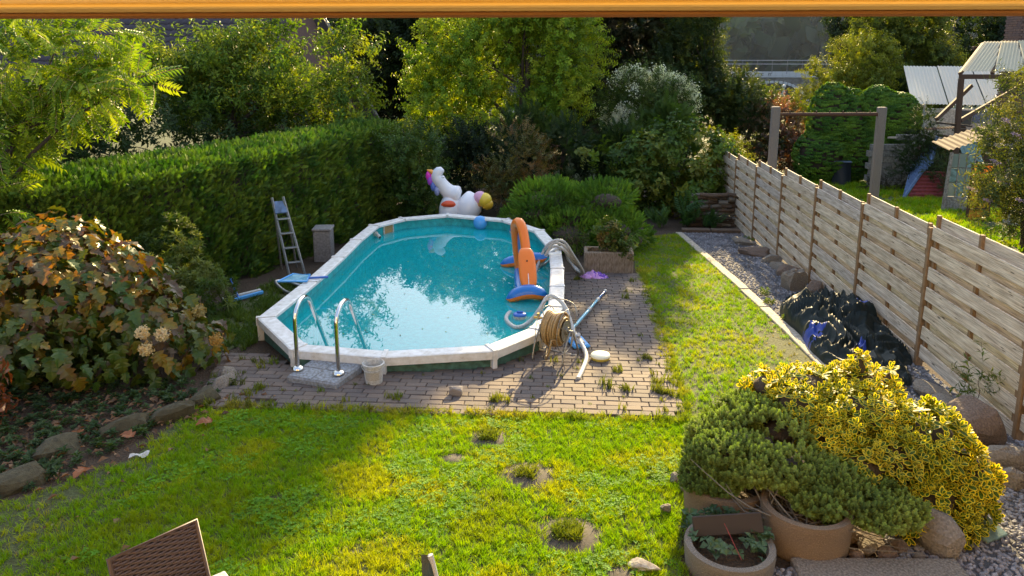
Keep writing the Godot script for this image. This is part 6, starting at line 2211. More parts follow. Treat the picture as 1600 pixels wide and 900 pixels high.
func build_hydrangea() -> void:
	var hl := [lobe(-5.5, 0.62, -7.3, 1.1, 0.88, 0.95), lobe(-5.35, 1.2, -7.5, 0.5, 0.35, 0.45), lobe(-4.45, 0.38, -7.2, 0.72, 0.55, 0.7), lobe(-6.2, 0.45, -6.6, 0.95, 0.85, 0.9), lobe(-4.9, 0.75, -7.5, 0.7, 0.55, 0.6), lobe(-4.05, 0.2, -7.3, 0.45, 0.4, 0.5), lobe(-5.1, 0.3, -6.5, 0.7, 0.5, 0.5)]
	var h := thing("hydrangea_bush", "big oak-leaved hydrangea turning wine red and gold at the left", "shrub", G(-5.0, -7.2))
	wood(h, G(-5.2, -7.2), Vector3(-5.2, 0.7, -7.2), 0.035, tips_of(hl, 16), M.bark)
	var green := [lobed_leaf_mesh(1, Color(0.06, 0.13, 0.02), Color(0.08, 0.14, 0.02)), lobed_leaf_mesh(2, Color(0.1, 0.16, 0.025), Color(0.12, 0.16, 0.03))]
	var wine := [lobed_leaf_mesh(3, Color(0.13, 0.1, 0.055), Color(0.16, 0.095, 0.06)), lobed_leaf_mesh(4, Color(0.17, 0.16, 0.06), Color(0.17, 0.11, 0.06)), lobed_leaf_mesh(5, Color(0.26, 0.23, 0.03), Color(0.28, 0.17, 0.03)), lobed_leaf_mesh(6, Color(0.15, 0.18, 0.03), Color(0.2, 0.18, 0.04))]
	var pts := points(hl, 3000, 0.75, -1.0, 1.0, 0.02)
	var keep := []
	for p in pts:
		if p[0].y < gy(p[0].z) + 0.12 + 0.25 * smoothstep(-6.6, -6.0, p[0].z):
			continue
		keep.append(p)
	keep.sort_custom(func(a, b): return a[0].distance_squared_to(Vector3(-2.0, 2.6, -2.0)) - a[1].dot(Vector3(0.4, 0.5, 0.8)) * 3.0 < b[0].distance_squared_to(Vector3(-2.0, 2.6, -2.0)) - b[1].dot(Vector3(0.4, 0.5, 0.8)) * 3.0)
	var rest := {}
	for i in keep.size():
		var p: Vector3 = keep[i][0]
		var n: Vector3 = (keep[i][1] + Vector3.UP * 0.35 + V(0.65)).normalized()
		var down: Vector3 = (Vector3.DOWN * 0.7 + keep[i][1] * 0.6 + V(0.45))
		var y: Vector3 = (down - n * down.dot(n)).normalized()
		var s := U(0.1, 0.18)
		p += keep[i][1] * maxf(0.0, U(-0.2, 0.12))
		var t := Transform3D(Basis(y.cross(n) * s, y * s, n * s), p)
		var lit := smoothstep(0.45, 1.25, p.y + 0.25 * wob.get_noise_3dv(p * 50.0) + 0.25 * (p.x + 5.3) + 0.2 * U())
		var m: Mesh = wine[rng.randi() % 4] if rng.randf() < lit * 0.65 + 0.08 else green[rng.randi() % 2]
		if i < 300:
			var o := put(h, "leaf", m, M.leaf_red, false)
			o.transform = Transform3D(t.basis, p - h.position)
		else:
			if not rest.has(m):
				rest[m] = []
			rest[m].append(Transform3D(t.basis, p - h.position))
	for m in rest:
		var mm := MultiMesh.new()
		mm.transform_format = MultiMesh.TRANSFORM_3D
		mm.mesh = m
		mm.instance_count = rest[m].size()
		for i in rest[m].size():
			mm.set_instance_transform(i, rest[m][i])
		var o := MultiMeshInstance3D.new()
		o.name = "foliage"
		o.multimesh = mm
		o.material_override = M.leaf_red
		o.set_meta("kind", "stuff")
		h.add_child(o, true)
	# flower panicles gone cream and tan
	for q in [[Vector3(-3.98, 0.66, -6.62), Color(0.75, 0.72, 0.45)], [Vector3(-3.92, 0.52, -6.56), Color(0.72, 0.66, 0.36)], [Vector3(-3.82, 0.62, -6.68), Color(0.72, 0.7, 0.46)], [Vector3(-3.5, 0.42, -7.1), Color(0.5, 0.36, 0.1)], [Vector3(-4.9, 1.12, -8.0), Color(0.42, 0.4, 0.16)], [Vector3(-3.7, 0.68, -7.2), Color(0.4, 0.38, 0.16)], [Vector3(-5.9, 0.85, -6.0), Color(0.4, 0.22, 0.06)]]:
		var b := MB.new()
		for i in 150:
			var t := rng.randf()
			var r := 0.07 * (1.0 - 0.5 * t)
			var d := V().normalized() * r + Vector3(0.03, 0.02, 0.1) * (t - 0.3)
			var c: Color = q[1] * U(0.75, 1.2)
			for k in 2:
				leaf(b, d, V().normalized(), (d + V(0.02)).normalized(), 0.022, 0.02, c, 0.1, 0.0)
		var o := put(h, "flower_head", b.mesh(), M.leaf_red, false)
		o.position = q[0] - h.position

# ---------------------------------------------------------------- garden things
func build_garden_things() -> void:
	# stone trough with geraniums
	var tr := thing("stone_trough", "rectangular weathered stone trough planter at the foot of the juniper", "planter", G(0.72, -12.32))
	var tm := MB.new()
	var L := 0.8
	var W := 0.4
	var H := 0.37
	for q in [[Vector3(0, H * 0.5, W * 0.5 - 0.03), Vector3(L, H, 0.06)], [Vector3(0, H * 0.5, -W * 0.5 + 0.03), Vector3(L, H, 0.06)], [Vector3(-L * 0.5 + 0.03, H * 0.5, 0), Vector3(0.06, H, W - 0.12)], [Vector3(L * 0.5 - 0.03, H * 0.5, 0), Vector3(0.06, H, W - 0.12)]]:
		tm.box(q[0], q[1], Basis(), 0.015)
	put(tr, "body", tm.mesh(), M.trough, false)
	var ts := MB.new()
	ts.box(Vector3(0, 0.16, 0), Vector3(L - 0.13, 0.26, W - 0.13))
	put(tr, "earth", ts.mesh(), M.soil, false)
	var tf := MB.new()
	for s in [-0.28, 0.28]:
		tf.box(Vector3(s, -0.03, 0), Vector3(0.12, 0.06, W), Basis(), 0.01)
	put(tr, "foot", tf.mesh(), M.concrete, false)
	var gl := [lobe(0.75, 0.28, -12.3, 0.14, 0.2, 0.1), lobe(0.9, 0.2, -12.25, 0.12, 0.14, 0.1), lobe(0.62, 0.32, -12.3, 0.08, 0.18, 0.08), lobe(1.02, 0.1, -12.2, 0.08, 0.06, 0.08)]
	tree("geranium", "straggling geranium with pale flower heads growing in the stone trough", G(0.75, -12.3, 0.3), gl, twig_mesh(10, 0.4, 0.34, 0.3, 0.9, 51), M.leaf, 120, 0.13, [Color(0.06, 0.12, 0.03), Color(0.13, 0.2, 0.05), Color(0.3, 0.16, 0.06)], 0.008, Vector3(0.75, 0.3, -12.3), 6, {"cat": "plant"})
	tree("dry_tall_weed", "thin dry weed standing left of the stone trough", G(0.2, -12.4), [lobe(0.2, 0.05, -12.4, 0.12, 0.28, 0.1)], twig_mesh(12, 0.14, 0.04, 0.0, 0.5, 52), M.leaf_red, 50, 0.2, [Color(0.16, 0.16, 0.08), Color(0.1, 0.13, 0.05)], 0.006, Vector3(0.2, 0.2, -12.4), 5, {"cat": "weed", "up": 1.2})
	# pink and purple cloth
	var cl := MB.new()
	cl.grp = 0
	var nz := FastNoiseLite.new()
	nz.seed = 9
	nz.frequency = 5.0
	var cb := G(0.48, -11.75)
	var nn := 26
	for i in nn:
		for j in nn:
			var q := []
			var cc := []
			for k in [[i, j], [i + 1, j], [i + 1, j + 1], [i, j + 1]]:
				var u := float(k[0]) / nn * 2.0 - 1.0
				var v := float(k[1]) / nn * 2.0 - 1.0
				var r := sqrt(u * u + v * v)
				if r > 1.0:
					u /= r; v /= r
				var e := 1.0 + 0.3 * nz.get_noise_2d(u * 0.3, v * 0.3)
				var y := 0.01 + maxf(0.0, 0.1 * (1.0 - r * r)) * (0.7 + 1.2 * absf(nz.get_noise_2d(u * 0.5 + 3.0, v * 0.5)))
				q.append(G(cb.x + u * 0.24 * e, cb.z + v * 0.15 * e, y))
			var mx := nz.get_noise_2d(i * 0.02, j * 0.02)
			cl.col = Color(0.55, 0.28, 0.6) if i < 14 + mx * 6.0 else Color(0.16, 0.06, 0.4)
			if absf(nz.get_noise_2d(i * 0.05 + 7.0, j * 0.05)) > 0.3:
				cl.col = Color(0.65, 0.35, 0.6)
			cl.oquad(q[0], q[1], q[2], q[3], q[0] - Vector3.UP)
	tag(put(self, "crumpled_cloth", cl.mesh(), M.cloth), "crumpled pink and purple cloth lying in front of the stone trough", "cloth")
	# pump box and step ladder
	var bx := thing("pump_box", "grey upright plastic box standing between the hedge and the pool", "box", G(-4.2, -12.75))
	var bm := MB.new()
	bm.box(Vector3(0, 0.27, 0), Vector3(0.3, 0.56, 0.32), Basis(Vector3.UP, 0.12), 0.012)
	put(bx, "body", bm.mesh(), M.box_grey, false)
	var bl := MB.new()
	bl.box(Vector3(0, 0.575, 0), Vector3(0.33, 0.05, 0.35), Basis(Vector3.UP, 0.12), 0.012)
	put(bx, "lid", bl.mesh(), M.box_grey, false)
	var sl := thing("step_ladder", "aluminium step ladder standing folded open against the hedge", "ladder", G(-4.2, -11.7))
	var a := G(-4.22, -11.45)
	var up := Vector3(-0.36, 1.1, -0.34)
	var sd := Vector3(0.19, 0, -0.11)
	for s in [0.0, 1.0]:
		var b0: Vector3 = a + sd * (s - 0.5) * 1.1
		var b1: Vector3 = a + up * 1.1 + sd * (s - 0.5) * 0.8
		pole(sl, "stile", b0, b1, 0.035, M.alu)
		pole(sl, "rear_leg", b0 + Vector3(-0.3, 0, -0.45), a + up * 0.95 + sd * (s - 0.5) * 0.85, 0.025, M.alu)
	for i in 4:
		var b := MB.new()
		b.box(a + up * (0.2 + 0.2 * i) , Vector3(0.19, 0.025, 0.08), Basis(Vector3.UP, 0.53), 0.005)
		put(sl, "tread", b.mesh(), M.alu)
	var pf := MB.new()
	pf.box(a + up * 0.96, Vector3(0.19, 0.03, 0.22), Basis(Vector3.UP, 0.53) * Basis(Vector3.RIGHT, 0.9), 0.008)
	put(sl, "platform", pf.mesh(), M.blue_sheet)
	# wood pile at the end of the gravel
	var wp := thing("wood_pile", "stack of dark split logs at the far end of the gravel strip", "wood pile", G(3.35, -17.0))
	for r in 9:
		for k in 5:
			var lg := MB.new()
			var c := G(2.95 + 0.19 * k + 0.08 * (r % 2) + U() * 0.05, -17.0 + U() * 0.1, 0.05 + 0.085 * r + U() * 0.015)
			var d := Vector3(U() * 0.3 + 0.9, U() * 0.08, U() * 0.35).normalized() * U(0.1, 0.24)
			lg.tube([c - d, c + d], U(0.035, 0.055), 6)
			put(wp, "log", lg.mesh(), [M.old_wood, M.bark, M.bark_pale][rng.randi() % 3])
	# rocks along the fence
	var rk := [[3.5, -14.9, 0.5, 0.16, 0.3, "long flat red-brown rock, farthest along the fence"], [3.42, -13.85, 0.62, 0.2, 0.34, "broad tan rock, second from the far end of the fence"], [3.62, -13.25, 0.34, 0.16, 0.3, "dark angular stone beside the tan rock by the fence"], [3.62, -12.7, 0.42, 0.12, 0.3, "thin slate slab with a bright edge by the fence"], [3.6, -12.15, 0.4, 0.22, 0.32, "brown cracked stone by the fence behind the grey boulder"], [3.45, -11.3, 0.34, 0.32, 0.46, "pointed grey boulder at the far end of the tarpaulin"], [3.6, -11.7, 0.3, 0.24, 0.3, "small block of stone against the fence behind the grey boulder"], [3.62, -10.95, 0.26, 0.22, 0.26, "small buff stone between boulder and tarpaulin"], [3.52, -7.1, 0.34, 0.12, 0.3, "pale flat stone where the tarpaulin ends"], [3.5, -6.7, 0.4, 0.14, 0.28, "red-brown flat stone against the fence near the golden shrub"], [3.36, -6.15, 0.56, 0.4, 0.5, "large smooth brown boulder beside the golden shrub"], [3.42, -5.58, 0.46, 0.2, 0.3, "flat tan stone in front of the large boulder"], [3.3, -5.38, 0.24, 0.16, 0.22, "small tilted stone slab below the flat tan stone"], [3.55, -5.1, 0.42, 0.28, 0.34, "square sandstone block at the right edge"], [2.38, -4.5, 0.36, 0.28, 0.28, "rounded reddish rock under the golden shrub by the slab"]]
	for i in rk.size():
		var q = rk[i]
		var o := put(self, "rock", rock_mesh(Vector3(q[2], q[3] * 1.25, q[4]), 100 + i, 0.75), [M.rock, M.rock_red, M.rock][i % 3], false)
		o.position = G(q[0], q[1], q[3] * 0.4)
		o.rotation = Vector3(U() * 0.1, U() * 0.6 - 0.5, U() * 0.1)
		tag(o, q[5], "rock", "rocks along the fence")
	tree("fence_weed", "tall green weed growing between the fence and the large boulder", G(3.66, -6.6), [lobe(3.66, 0.35, -6.6, 0.08, 0.26, 0.12)], twig_mesh(10, 0.4, 0.1, 0.1, 0.8, 61), M.leaf, 26, 0.15, [Color(0.08, 0.14, 0.03), Color(0.15, 0.2, 0.04)], 0.005, Vector3(3.66, 0.5, -6.6), 3, {"cat": "weed"})
	var wp2 := [[2.86, -9.6], [2.95, -8.9], [2.84, -10.4], [2.9, -10.9], [3.7, -14.2], [3.7, -15.3]]
	for i in wp2.size():
		var o := thing("gravel_weed", ["small green weed by the kerb beside the tarpaulin", "yellow-green weed in the gravel nearest the tarpaulin", "second weed along the kerb", "farther weed along the kerb", "green plant at the fence behind the tan rock", "green plant at the fence beyond the farthest rock"][i], "weed", G(wp2[i][0], wp2[i][1]), "weeds in the gravel")
		var pts := []
		for k in 9:
			pts.append([o.position + Vector3(U() * 0.07, U(0.01, 0.08), U() * 0.07), Vector3.UP])
		scatter(o, "leaves", whorl_mesh(8, 0.6, 0.3, 0.4, 63), M.leaf, pts, 0.08, 0.3, [Color(0.12, 0.2, 0.03), Color(0.2, 0.26, 0.04)], 0.8, 0.6, 0.4)
	build_tarp()
	# stones that edge the bed on the left
	var es := [[-3.98, -4.75, 0.5, 0.26, 0.3, 0.9], [-4.02, -5.3, 0.44, 0.22, 0.28, 1.1], [-3.72, -5.75, 0.42, 0.24, 0.24, 0.55], [-3.42, -6.02, 0.4, 0.26, 0.22, 0.6], [-3.3, -6.4, 0.3, 0.3, 0.26, 0.9], [-3.32, -6.78, 0.3, 0.28, 0.2, 1.3], [-3.4, -7.1, 0.26, 0.2, 0.2, 1.5]]
	for i in es.size():
		var q = es[i]
		var o := put(self, "edging_stone", rock_mesh(Vector3(q[2], q[3] * 0.85, q[4] * 0.8), 140 + i, 1.0), M.rock_mossy if i < 5 else M.rock, false)
		o.position = G(q[0], q[1], q[3] * 0.12)
		o.rotation = Vector3(0.0, q[5], U() * 0.1)
		tag(o, ["first mossy edging stone of the bed, nearest the lower left corner", "second mossy edging stone, under the ivy leaves", "long mossy edging block below the hydrangea", "edging block right of the long mossy one", "upright edging stone at the bend of the bed", "tilted edging stone next to the patio corner", "last small edging stone beside the patio"][i], "edging stone", "stones edging the bed")
	var bp := []
	for i in 1100:
		var x := U(-6.0, -3.2)
		var z := U(-6.9, -4.2)
		if not inside(LAWN, x, z) and x < -3.1 - 0.4 * (z + 6.5):
			bp.append([G(x, z, 0.02), Vector3.UP])
	scatter(self, "bed_weeds", whorl_mesh(10, 0.55, 0.3, 0.3, 71), M.leaf, bp, 0.085, 0.5, [Color(0.03, 0.07, 0.02), Color(0.06, 0.11, 0.035)], 0.7, 0.6, 0.5, true).set_meta("label", "low weeds in the shaded bed under the hydrangea")
	var lf := MB.new()
	leaf(lf, Vector3(0, 0, -0.5), Vector3(0, 0, 1), Vector3.UP, 1.0, 0.6, Color.WHITE, 0.35, 0.1)
	var dl := []
	for i in 2200:
		var x := U(-5.6, -2.6)
		var z := U(-6.6, -3.7)
		var k := x + 3.5 + 0.5 * (z + 6.0)
		if rng.randf() < smoothstep(0.9, -0.5, k) * 0.8 + 0.03:
			dl.append([G(x, z, 0.03), Vector3.UP])
	var mm: MultiMeshInstance3D = scatter(self, "dead_leaves", lf.mesh(), M.leaf_red, dl, 0.06, 0.5, [Color(0.2, 0.1, 0.04), Color(0.32, 0.19, 0.09), Color(0.14, 0.08, 0.04)], 1.0, 0.6, 0.4, true)
	mm.set_meta("label", "dead brown leaves on the earth below the hydrangea")
	var big := [lobed_leaf_mesh(8, Color(0.45, 0.18, 0.07), Color(0.4, 0.15, 0.06))]
	for q in [[-3.95, -5.5, "large rust brown leaf leaning on the mossy edging block", 0.4], [-3.5, -5.55, "curled tan leaf on the earth below the edging block", 1.2], [-3.0, -5.9, "pale brown leaf on the soil near the patio corner", 2.0], [-3.55, -5.0, "small tan leaf at the worn edge of the lawn", 2.9], [-4.3, -5.0, "rust brown leaf at the left edge among the weeds", 0.9]]:
		var o := put(self, "fallen_leaf", big[0], M.leaf_red, false)
		o.position = G(q[0], q[1], 0.05)
		o.rotation = Vector3(-1.2, q[3], 0.2)
		o.scale = Vector3.ONE * 0.13
		tag(o, q[2], "leaf", "fallen hydrangea leaves")
	var pa := MB.new()
	pa.grp = 0
	for i in 6:
		var x0 := -0.09 + 0.03 * i
		var q := func(x: float, z: float) -> Vector3: return Vector3(x * 0.8, 0.015 + 0.01 * sin(x * 47.0 + z * 60.0) + 0.12 * absf(x) * absf(z) * 8.0, z * (0.8 + 0.4 * sin(x * 31.0)))
		pa.oquad(q.call(x0, -0.035), q.call(x0 + 0.03, -0.03), q.call(x0 + 0.03, 0.035), q.call(x0, 0.04), Vector3(0, -1, 0))
	var po := put(self, "paper_scrap", pa.mesh(), M.white_wall, false)
	po.position = G(-3.3, -5.28, 0.02)
	po.rotation.y = 0.3
	tag(po, "crumpled white scrap of paper at the worn left edge of the lawn", "paper")
	# orange-brown dead foliage at the left edge
	tree("dead_branch", "hanging orange-brown dead leaves at the left edge beneath the hydrangea", G(-4.85, -5.6), [lobe(-4.85, 0.4, -5.7, 0.12, 0.28, 0.1)], twig_mesh(9, 0.5, 0.22, 0.9, 0.5, 81), M.leaf_red, 26, 0.2, [Color(0.26, 0.09, 0.03), Color(0.16, 0.07, 0.03)], 0.012, Vector3(-4.85, 0.6, -5.7), 3, {"cat": "branch"})

func build_tarp() -> void:
	var nz := FastNoiseLite.new()
	nz.seed = 17
	nz.frequency = 1.0
	nz.fractal_octaves = 1
	var shape := func(u: float, v: float) -> Vector3:   # u across (kerb to fence), v along
		var cx := 3.28 + 0.14 * v
		var ang := atan2(v, u)
		var r := sqrt(u * u + v * v)
		var edge := 1.0 + 0.16 * nz.get_noise_2d(cos(ang) * 1.6, sin(ang) * 1.6)
		var x: float = cx + u * 0.56 * edge
		var z: float = -8.8 - v * 1.7 * edge
		var wu: float = x + 0.35 * nz.get_noise_2d(x * 1.3 + 9.0, z * 1.3)
		var wv: float = z + 0.35 * nz.get_noise_2d(x * 1.3, z * 1.3 + 5.0)
		var f1: float = 1.0 - minf(1.0, absf(nz.get_noise_2d(wu * 1.5, wv * 1.0)) * 2.4)
		var f2: float = 1.0 - minf(1.0, absf(nz.get_noise_2d(wu * 3.1 + 20.0, wv * 2.1)) * 2.2)
		var f3: float = 1.0 - minf(1.0, absf(nz.get_noise_2d(wu * 7.0 + 40.0, wv * 4.0)) * 2.2)
		var big := 0.3 + 0.42 * smoothstep(-0.6, 0.5, v) * smoothstep(1.25, 0.35, v)
		var dome := pow(clampf(1.0 - r * r, 0.0, 1.0), 0.4)
		var y := dome * (big * (0.55 + 0.28 * f1) + 0.13 * f2 + 0.045 * f3) * 0.72
		if x > 3.74:
			x = 3.74 + (x - 3.74) * 0.1
		if x < 2.86:
			x = 2.86 - (2.86 - x) * 0.5
		return Vector3(x, gy(z) + 0.02 + maxf(0.0, y), z)
	var t := thing("tarpaulin", "crumpled heap of dark green tarpaulin with blue lining lying against the fence", "tarpaulin", G(3.28, -9.05))
	var n := 120
	var grid := []
	for i in n + 1:
		var row := []
		for j in n + 1:
			var u := float(i) / n * 2.0 - 1.0
			var v := float(j) / n * 2.0 - 1.0
			# a square grid laid into a disc
			row.append(shape.call(u * sqrt(1.0 - v * v * 0.5), v * sqrt(1.0 - u * u * 0.5)))
		grid.append(row)
	var b := MB.new()
	b.grp = 0
	var lin := MB.new()
	lin.grp = 0
	for i in n:
		for j in n:
			var q := [grid[i][j], grid[i + 1][j], grid[i + 1][j + 1], grid[i][j + 1]]
			var m: Vector3 = q[0]
			var blue := (m.distance_to(Vector3(2.8, m.y, -8.55)) < 0.15 + 0.08 * nz.get_noise_2d(m.x * 9.0, m.z * 9.0)) or (Vector2(m.x - 3.62, (m.z + 9.3) * 0.55).length() < 0.11 and nz.get_noise_2d(m.x * 6.0, m.z * 6.0) > -0.3) or (Vector2((m.x - 3.22) * 2.2, m.z + 8.1).length() < 0.1)
			(lin if blue else b).oquad(q[0], q[1], q[2], q[3], q[0] - Vector3.UP)
	put(t, "cover", b.mesh(), M.tarp_green)
	put(t, "lining", lin.mesh(), M.tarp_blue)

# ---------------------------------------------------------------- foreground
func pot(called: String, label: String, at: Vector3, r: float, h: float, m: Material) -> Node3D:
	var o := thing(called, label, "planter", at)
	var b := MB.new()
	b.grp = 0
	b.lathe(Vector3.ZERO, [Vector2(r * 0.78, 0.0), Vector2(r * 0.95, h * 0.3), Vector2(r, h * 0.9), Vector2(r * 0.99, h), Vector2(r * 0.84, h), Vector2(r * 0.82, h * 0.8), Vector2(r * 0.8, h * 0.3)], 32, Basis(), true)
	put(o, "body", b.mesh(), m, false)
	var s := MB.new()
	s.lathe(Vector3.ZERO, [Vector2(r * 0.82, h * 0.72), Vector2(0.0, h * 0.8)], 24)
	put(o, "earth", s.mesh(), M.soil, false)
	return o

func build_foreground() -> void:
	pot("round_planter", "round coarse concrete planter under the left part of the dwarf hebe", Vector3(1.12, 0.12, -4.82), 0.29, 0.32, M.pot)
	pot("round_planter", "round brown planter with bare twigs under the middle of the hebe", Vector3(1.55, 0.12, -4.5), 0.28, 0.36, M.pot)
	pot("round_planter", "nearest round grey planter, half empty with ivy leaves", Vector3(1.02, 0.12, -4.22), 0.27, 0.25, M.pot_grey)
	# things in the nearest planter
	var bd := MB.new()
	bd.box(Vector3(1.02, 0.44, -4.3), Vector3(0.42, 0.12, 0.02), Basis(Vector3.BACK, 0.12) * Basis(Vector3.RIGHT, -0.5), 0.006)
	tag(put(self, "bark_board", bd.mesh(), M.black_wood), "dark curved board stuck in the nearest round planter", "board")
	var rs := MB.new()
	rs.grp = 0
	rs.tube([Vector3(0.98, 0.5, -4.22), Vector3(1.06, 0.36, -4.08)], 0.0028, 5)
	tag(put(self, "red_stick", rs.mesh(), M.red_sheet), "thin red stick leaning in the nearest round planter", "stick")
	var iv := thing("ivy_plant", "trailing ivy with grey-green leaves in the nearest round planter", "plant", Vector3(1.02, 0.3, -4.25))
	var ip := []
	for i in 46:
		var an := rng.randf() * TAU
		ip.append([Vector3(1.02 + cos(an) * U(0.12, 0.27), 0.33 + U(0.0, 0.1), -4.27 + sin(an) * U(0.1, 0.25)), Vector3(cos(an) * 0.5, 1, sin(an) * 0.5)])
	for i in 30:
		ip.append([Vector3(U(0.8, 1.3), U(0.25, 0.4), U(-4.55, -4.45)), Vector3(U() * 0.4, 1, 0.4)])
	var lm := MB.new()
	for k in 3:
		leaf(lm, Vector3.ZERO, Vector3(cos(k * 2.1), 0.15, sin(k * 2.1)), Vector3.UP, 0.9, 0.8, Color.WHITE * (0.85 + 0.1 * k), 0.2, 0.2)
	scatter(iv, "leaves", lm.mesh(), M.leaf_gloss, ip, 0.055, 0.35, [Color(0.06, 0.13, 0.06), Color(0.12, 0.2, 0.1), Color(0.05, 0.1, 0.04)], 0.8, 0.4, 0.4)
	# dwarf hebe
	var hl := [lobe(1.15, 0.6, -4.85, 0.32, 0.17, 0.28), lobe(1.45, 0.62, -4.72, 0.3, 0.14, 0.24), lobe(1.25, 0.7, -5.1, 0.3, 0.14, 0.26), lobe(1.5, 0.74, -5.0, 0.22, 0.12, 0.22), lobe(1.78, 0.5, -4.5, 0.34, 0.1, 0.18), lobe(2.02, 0.45, -4.48, 0.24, 0.09, 0.16), lobe(0.98, 0.47, -4.78, 0.18, 0.1, 0.18), lobe(1.66, 0.54, -4.6, 0.26, 0.12, 0.2)]
	for l in hl.slice(0):
		hl += puffs(l[0], l[1] * 1.15, 3, 0.5).slice(1)
	var hb := thing("hebe_bush", "grey-green dwarf hebe dome spilling over the round planters", "shrub", Vector3(1.5, 0.4, -4.7))
	var tips := tips_of(hl, 26)
	wood(hb, Vector3(1.5, 0.36, -4.55), Vector3(1.5, 0.62, -4.65), 0.03, tips, M.old_wood)
	var tw := MB.new()
	tw.grp = 0
	for i in 90:
		var an := rng.randf() * TAU
		var s := Vector3(1.5 + cos(an) * 0.15, 0.4, -4.5 + sin(an) * 0.12)
		var e: Vector3 = hl[rng.randi() % hl.size()][0] + V(0.22) - Vector3.UP * 0.12
		tw.tube(spline([s, s.lerp(e, 0.45) + Vector3(cos(an) * 0.1, -0.02 + U() * 0.04, 0.08), e], 5), [0.006, 0.006, 0.005, 0.004, 0.003, 0.002], 4, false)
	put(hb, "twigs", tw.mesh(), M.bark_pale)
	var hebe := MB.new()
	for j in 5:
		for i in 4:
			var an := i * PI * 0.5 + (j % 2) * PI * 0.25
			var out := Vector3(cos(an), 0, sin(an))
			leaf(hebe, Vector3.UP * (0.1 + 0.14 * j), (out * (1.0 - 0.1 * j) + Vector3.UP * (0.3 + 0.2 * j)).normalized(), (Vector3.UP - out * 0.4).normalized(), 0.4 - 0.045 * j, 0.3 - 0.02 * j, Color.WHITE * (0.62 + 0.12 * j), 0.25, 0.1)
	var hc := MB.new()
	hc.grp = 0
	for l in hl:
		hc.ball(l[0] - Vector3.UP * 0.03, l[1] * 0.5, 12, 8)
	put(hb, "inner_branches", hc.mesh(), M.bark)
	scatter(hb, "crown", hebe.mesh(), M.leaf_matt, points(hl, 8500, 0.78, -0.3, 2.0), 0.06, 0.25, [Color(0.16, 0.25, 0.06), Color(0.26, 0.36, 0.085), Color(0.38, 0.47, 0.11)], 0.8, 0.9, 0.25)
	# golden variegated euonymus
	var el := [lobe(2.05, 0.78, -5.1, 0.38, 0.2, 0.32), lobe(2.42, 0.68, -4.95, 0.34, 0.26, 0.3), lobe(2.66, 0.48, -4.88, 0.22, 0.24, 0.24), lobe(1.78, 0.86, -5.35, 0.3, 0.14, 0.26), lobe(2.15, 0.9, -5.4, 0.3, 0.1, 0.24), lobe(2.4, 0.4, -4.72, 0.28, 0.16, 0.2), lobe(2.2, 0.62, -4.82, 0.32, 0.2, 0.22), lobe(2.15, 1.03, -5.4, 0.06, 0.09, 0.06), lobe(1.85, 0.72, -4.98, 0.26, 0.16, 0.22), lobe(1.64, 0.82, -5.15, 0.22, 0.14, 0.22), lobe(1.5, 0.88, -5.35, 0.16, 0.1, 0.16), lobe(1.95, 0.6, -4.75, 0.26, 0.15, 0.18), lobe(2.35, 0.95, -5.35, 0.05, 0.09, 0.05), lobe(2.4, 0.3, -4.6, 0.26, 0.1, 0.14), lobe(2.62, 0.34, -4.72, 0.2, 0.12, 0.16)]
	var eu := thing("euonymus_bush", "golden variegated euonymus glowing in the sun at the lower right", "shrub", Vector3(2.4, 0.25, -5.0))
	wood(eu, Vector3(2.4, 0.15, -5.0), Vector3(2.4, 0.7, -5.0), 0.025, tips_of(el, 22), M.bark)
	var ec := MB.new()
	ec.grp = 0
	for l in el:
		ec.ball(l[0], l[1] * 0.7, 12, 8)
	put(eu, "inner_branches", ec.mesh(), M.bark)
	var vm := []
	for i in 3:
		var b := MB.new()
		varieg_leaf(b, Transform3D(), 1.0, 0.6 - 0.05 * i, [0.0, 0.15, 0.75][i])
		vm.append(b.mesh())
	var ros := MB.new()
	var local := []
	for j in 3:
		for i in 3 - int(j == 2):
			var an := i * TAU / 3.0 + j * 1.1
			var out := Vector3(cos(an), 0, sin(an))
			var yv := (out * (1.0 - 0.3 * j) + Vector3.UP * (0.25 + 0.45 * j)).normalized()
			var zv := (Vector3.UP - out * 0.3)
			zv = (zv - yv * zv.dot(yv)).normalized()
			var s := 0.95 - 0.2 * j
			local.append(Transform3D(Basis(yv.cross(zv) * s, yv * s, zv * s), Vector3.UP * (0.25 * j)))
			varieg_leaf(ros, local[-1], 1.0, 0.58, 0.12 * j)
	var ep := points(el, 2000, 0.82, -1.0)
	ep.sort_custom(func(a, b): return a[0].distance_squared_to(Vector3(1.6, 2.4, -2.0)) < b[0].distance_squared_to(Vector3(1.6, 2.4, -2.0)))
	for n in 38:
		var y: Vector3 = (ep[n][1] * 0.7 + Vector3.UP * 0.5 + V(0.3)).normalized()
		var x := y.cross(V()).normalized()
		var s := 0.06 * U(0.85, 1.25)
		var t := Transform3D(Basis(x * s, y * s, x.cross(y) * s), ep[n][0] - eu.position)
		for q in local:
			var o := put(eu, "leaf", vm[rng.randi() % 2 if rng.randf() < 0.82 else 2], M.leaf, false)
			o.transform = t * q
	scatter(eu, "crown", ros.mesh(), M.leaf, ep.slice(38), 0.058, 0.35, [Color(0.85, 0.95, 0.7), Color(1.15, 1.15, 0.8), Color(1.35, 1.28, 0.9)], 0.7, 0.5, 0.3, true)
	# slab, cobbles, bottle stone
	var sl := MB.new()
	sl.box(Vector3(1.9, 0.2, -4.18), Vector3(1.0, 0.14, 0.22), Basis(Vector3.UP, 0.06), 0.012)
	tag(put(self, "stone_slab", sl.mesh(), M.rock), "long cut stone slab at the bottom edge below the golden shrub", "stone slab")
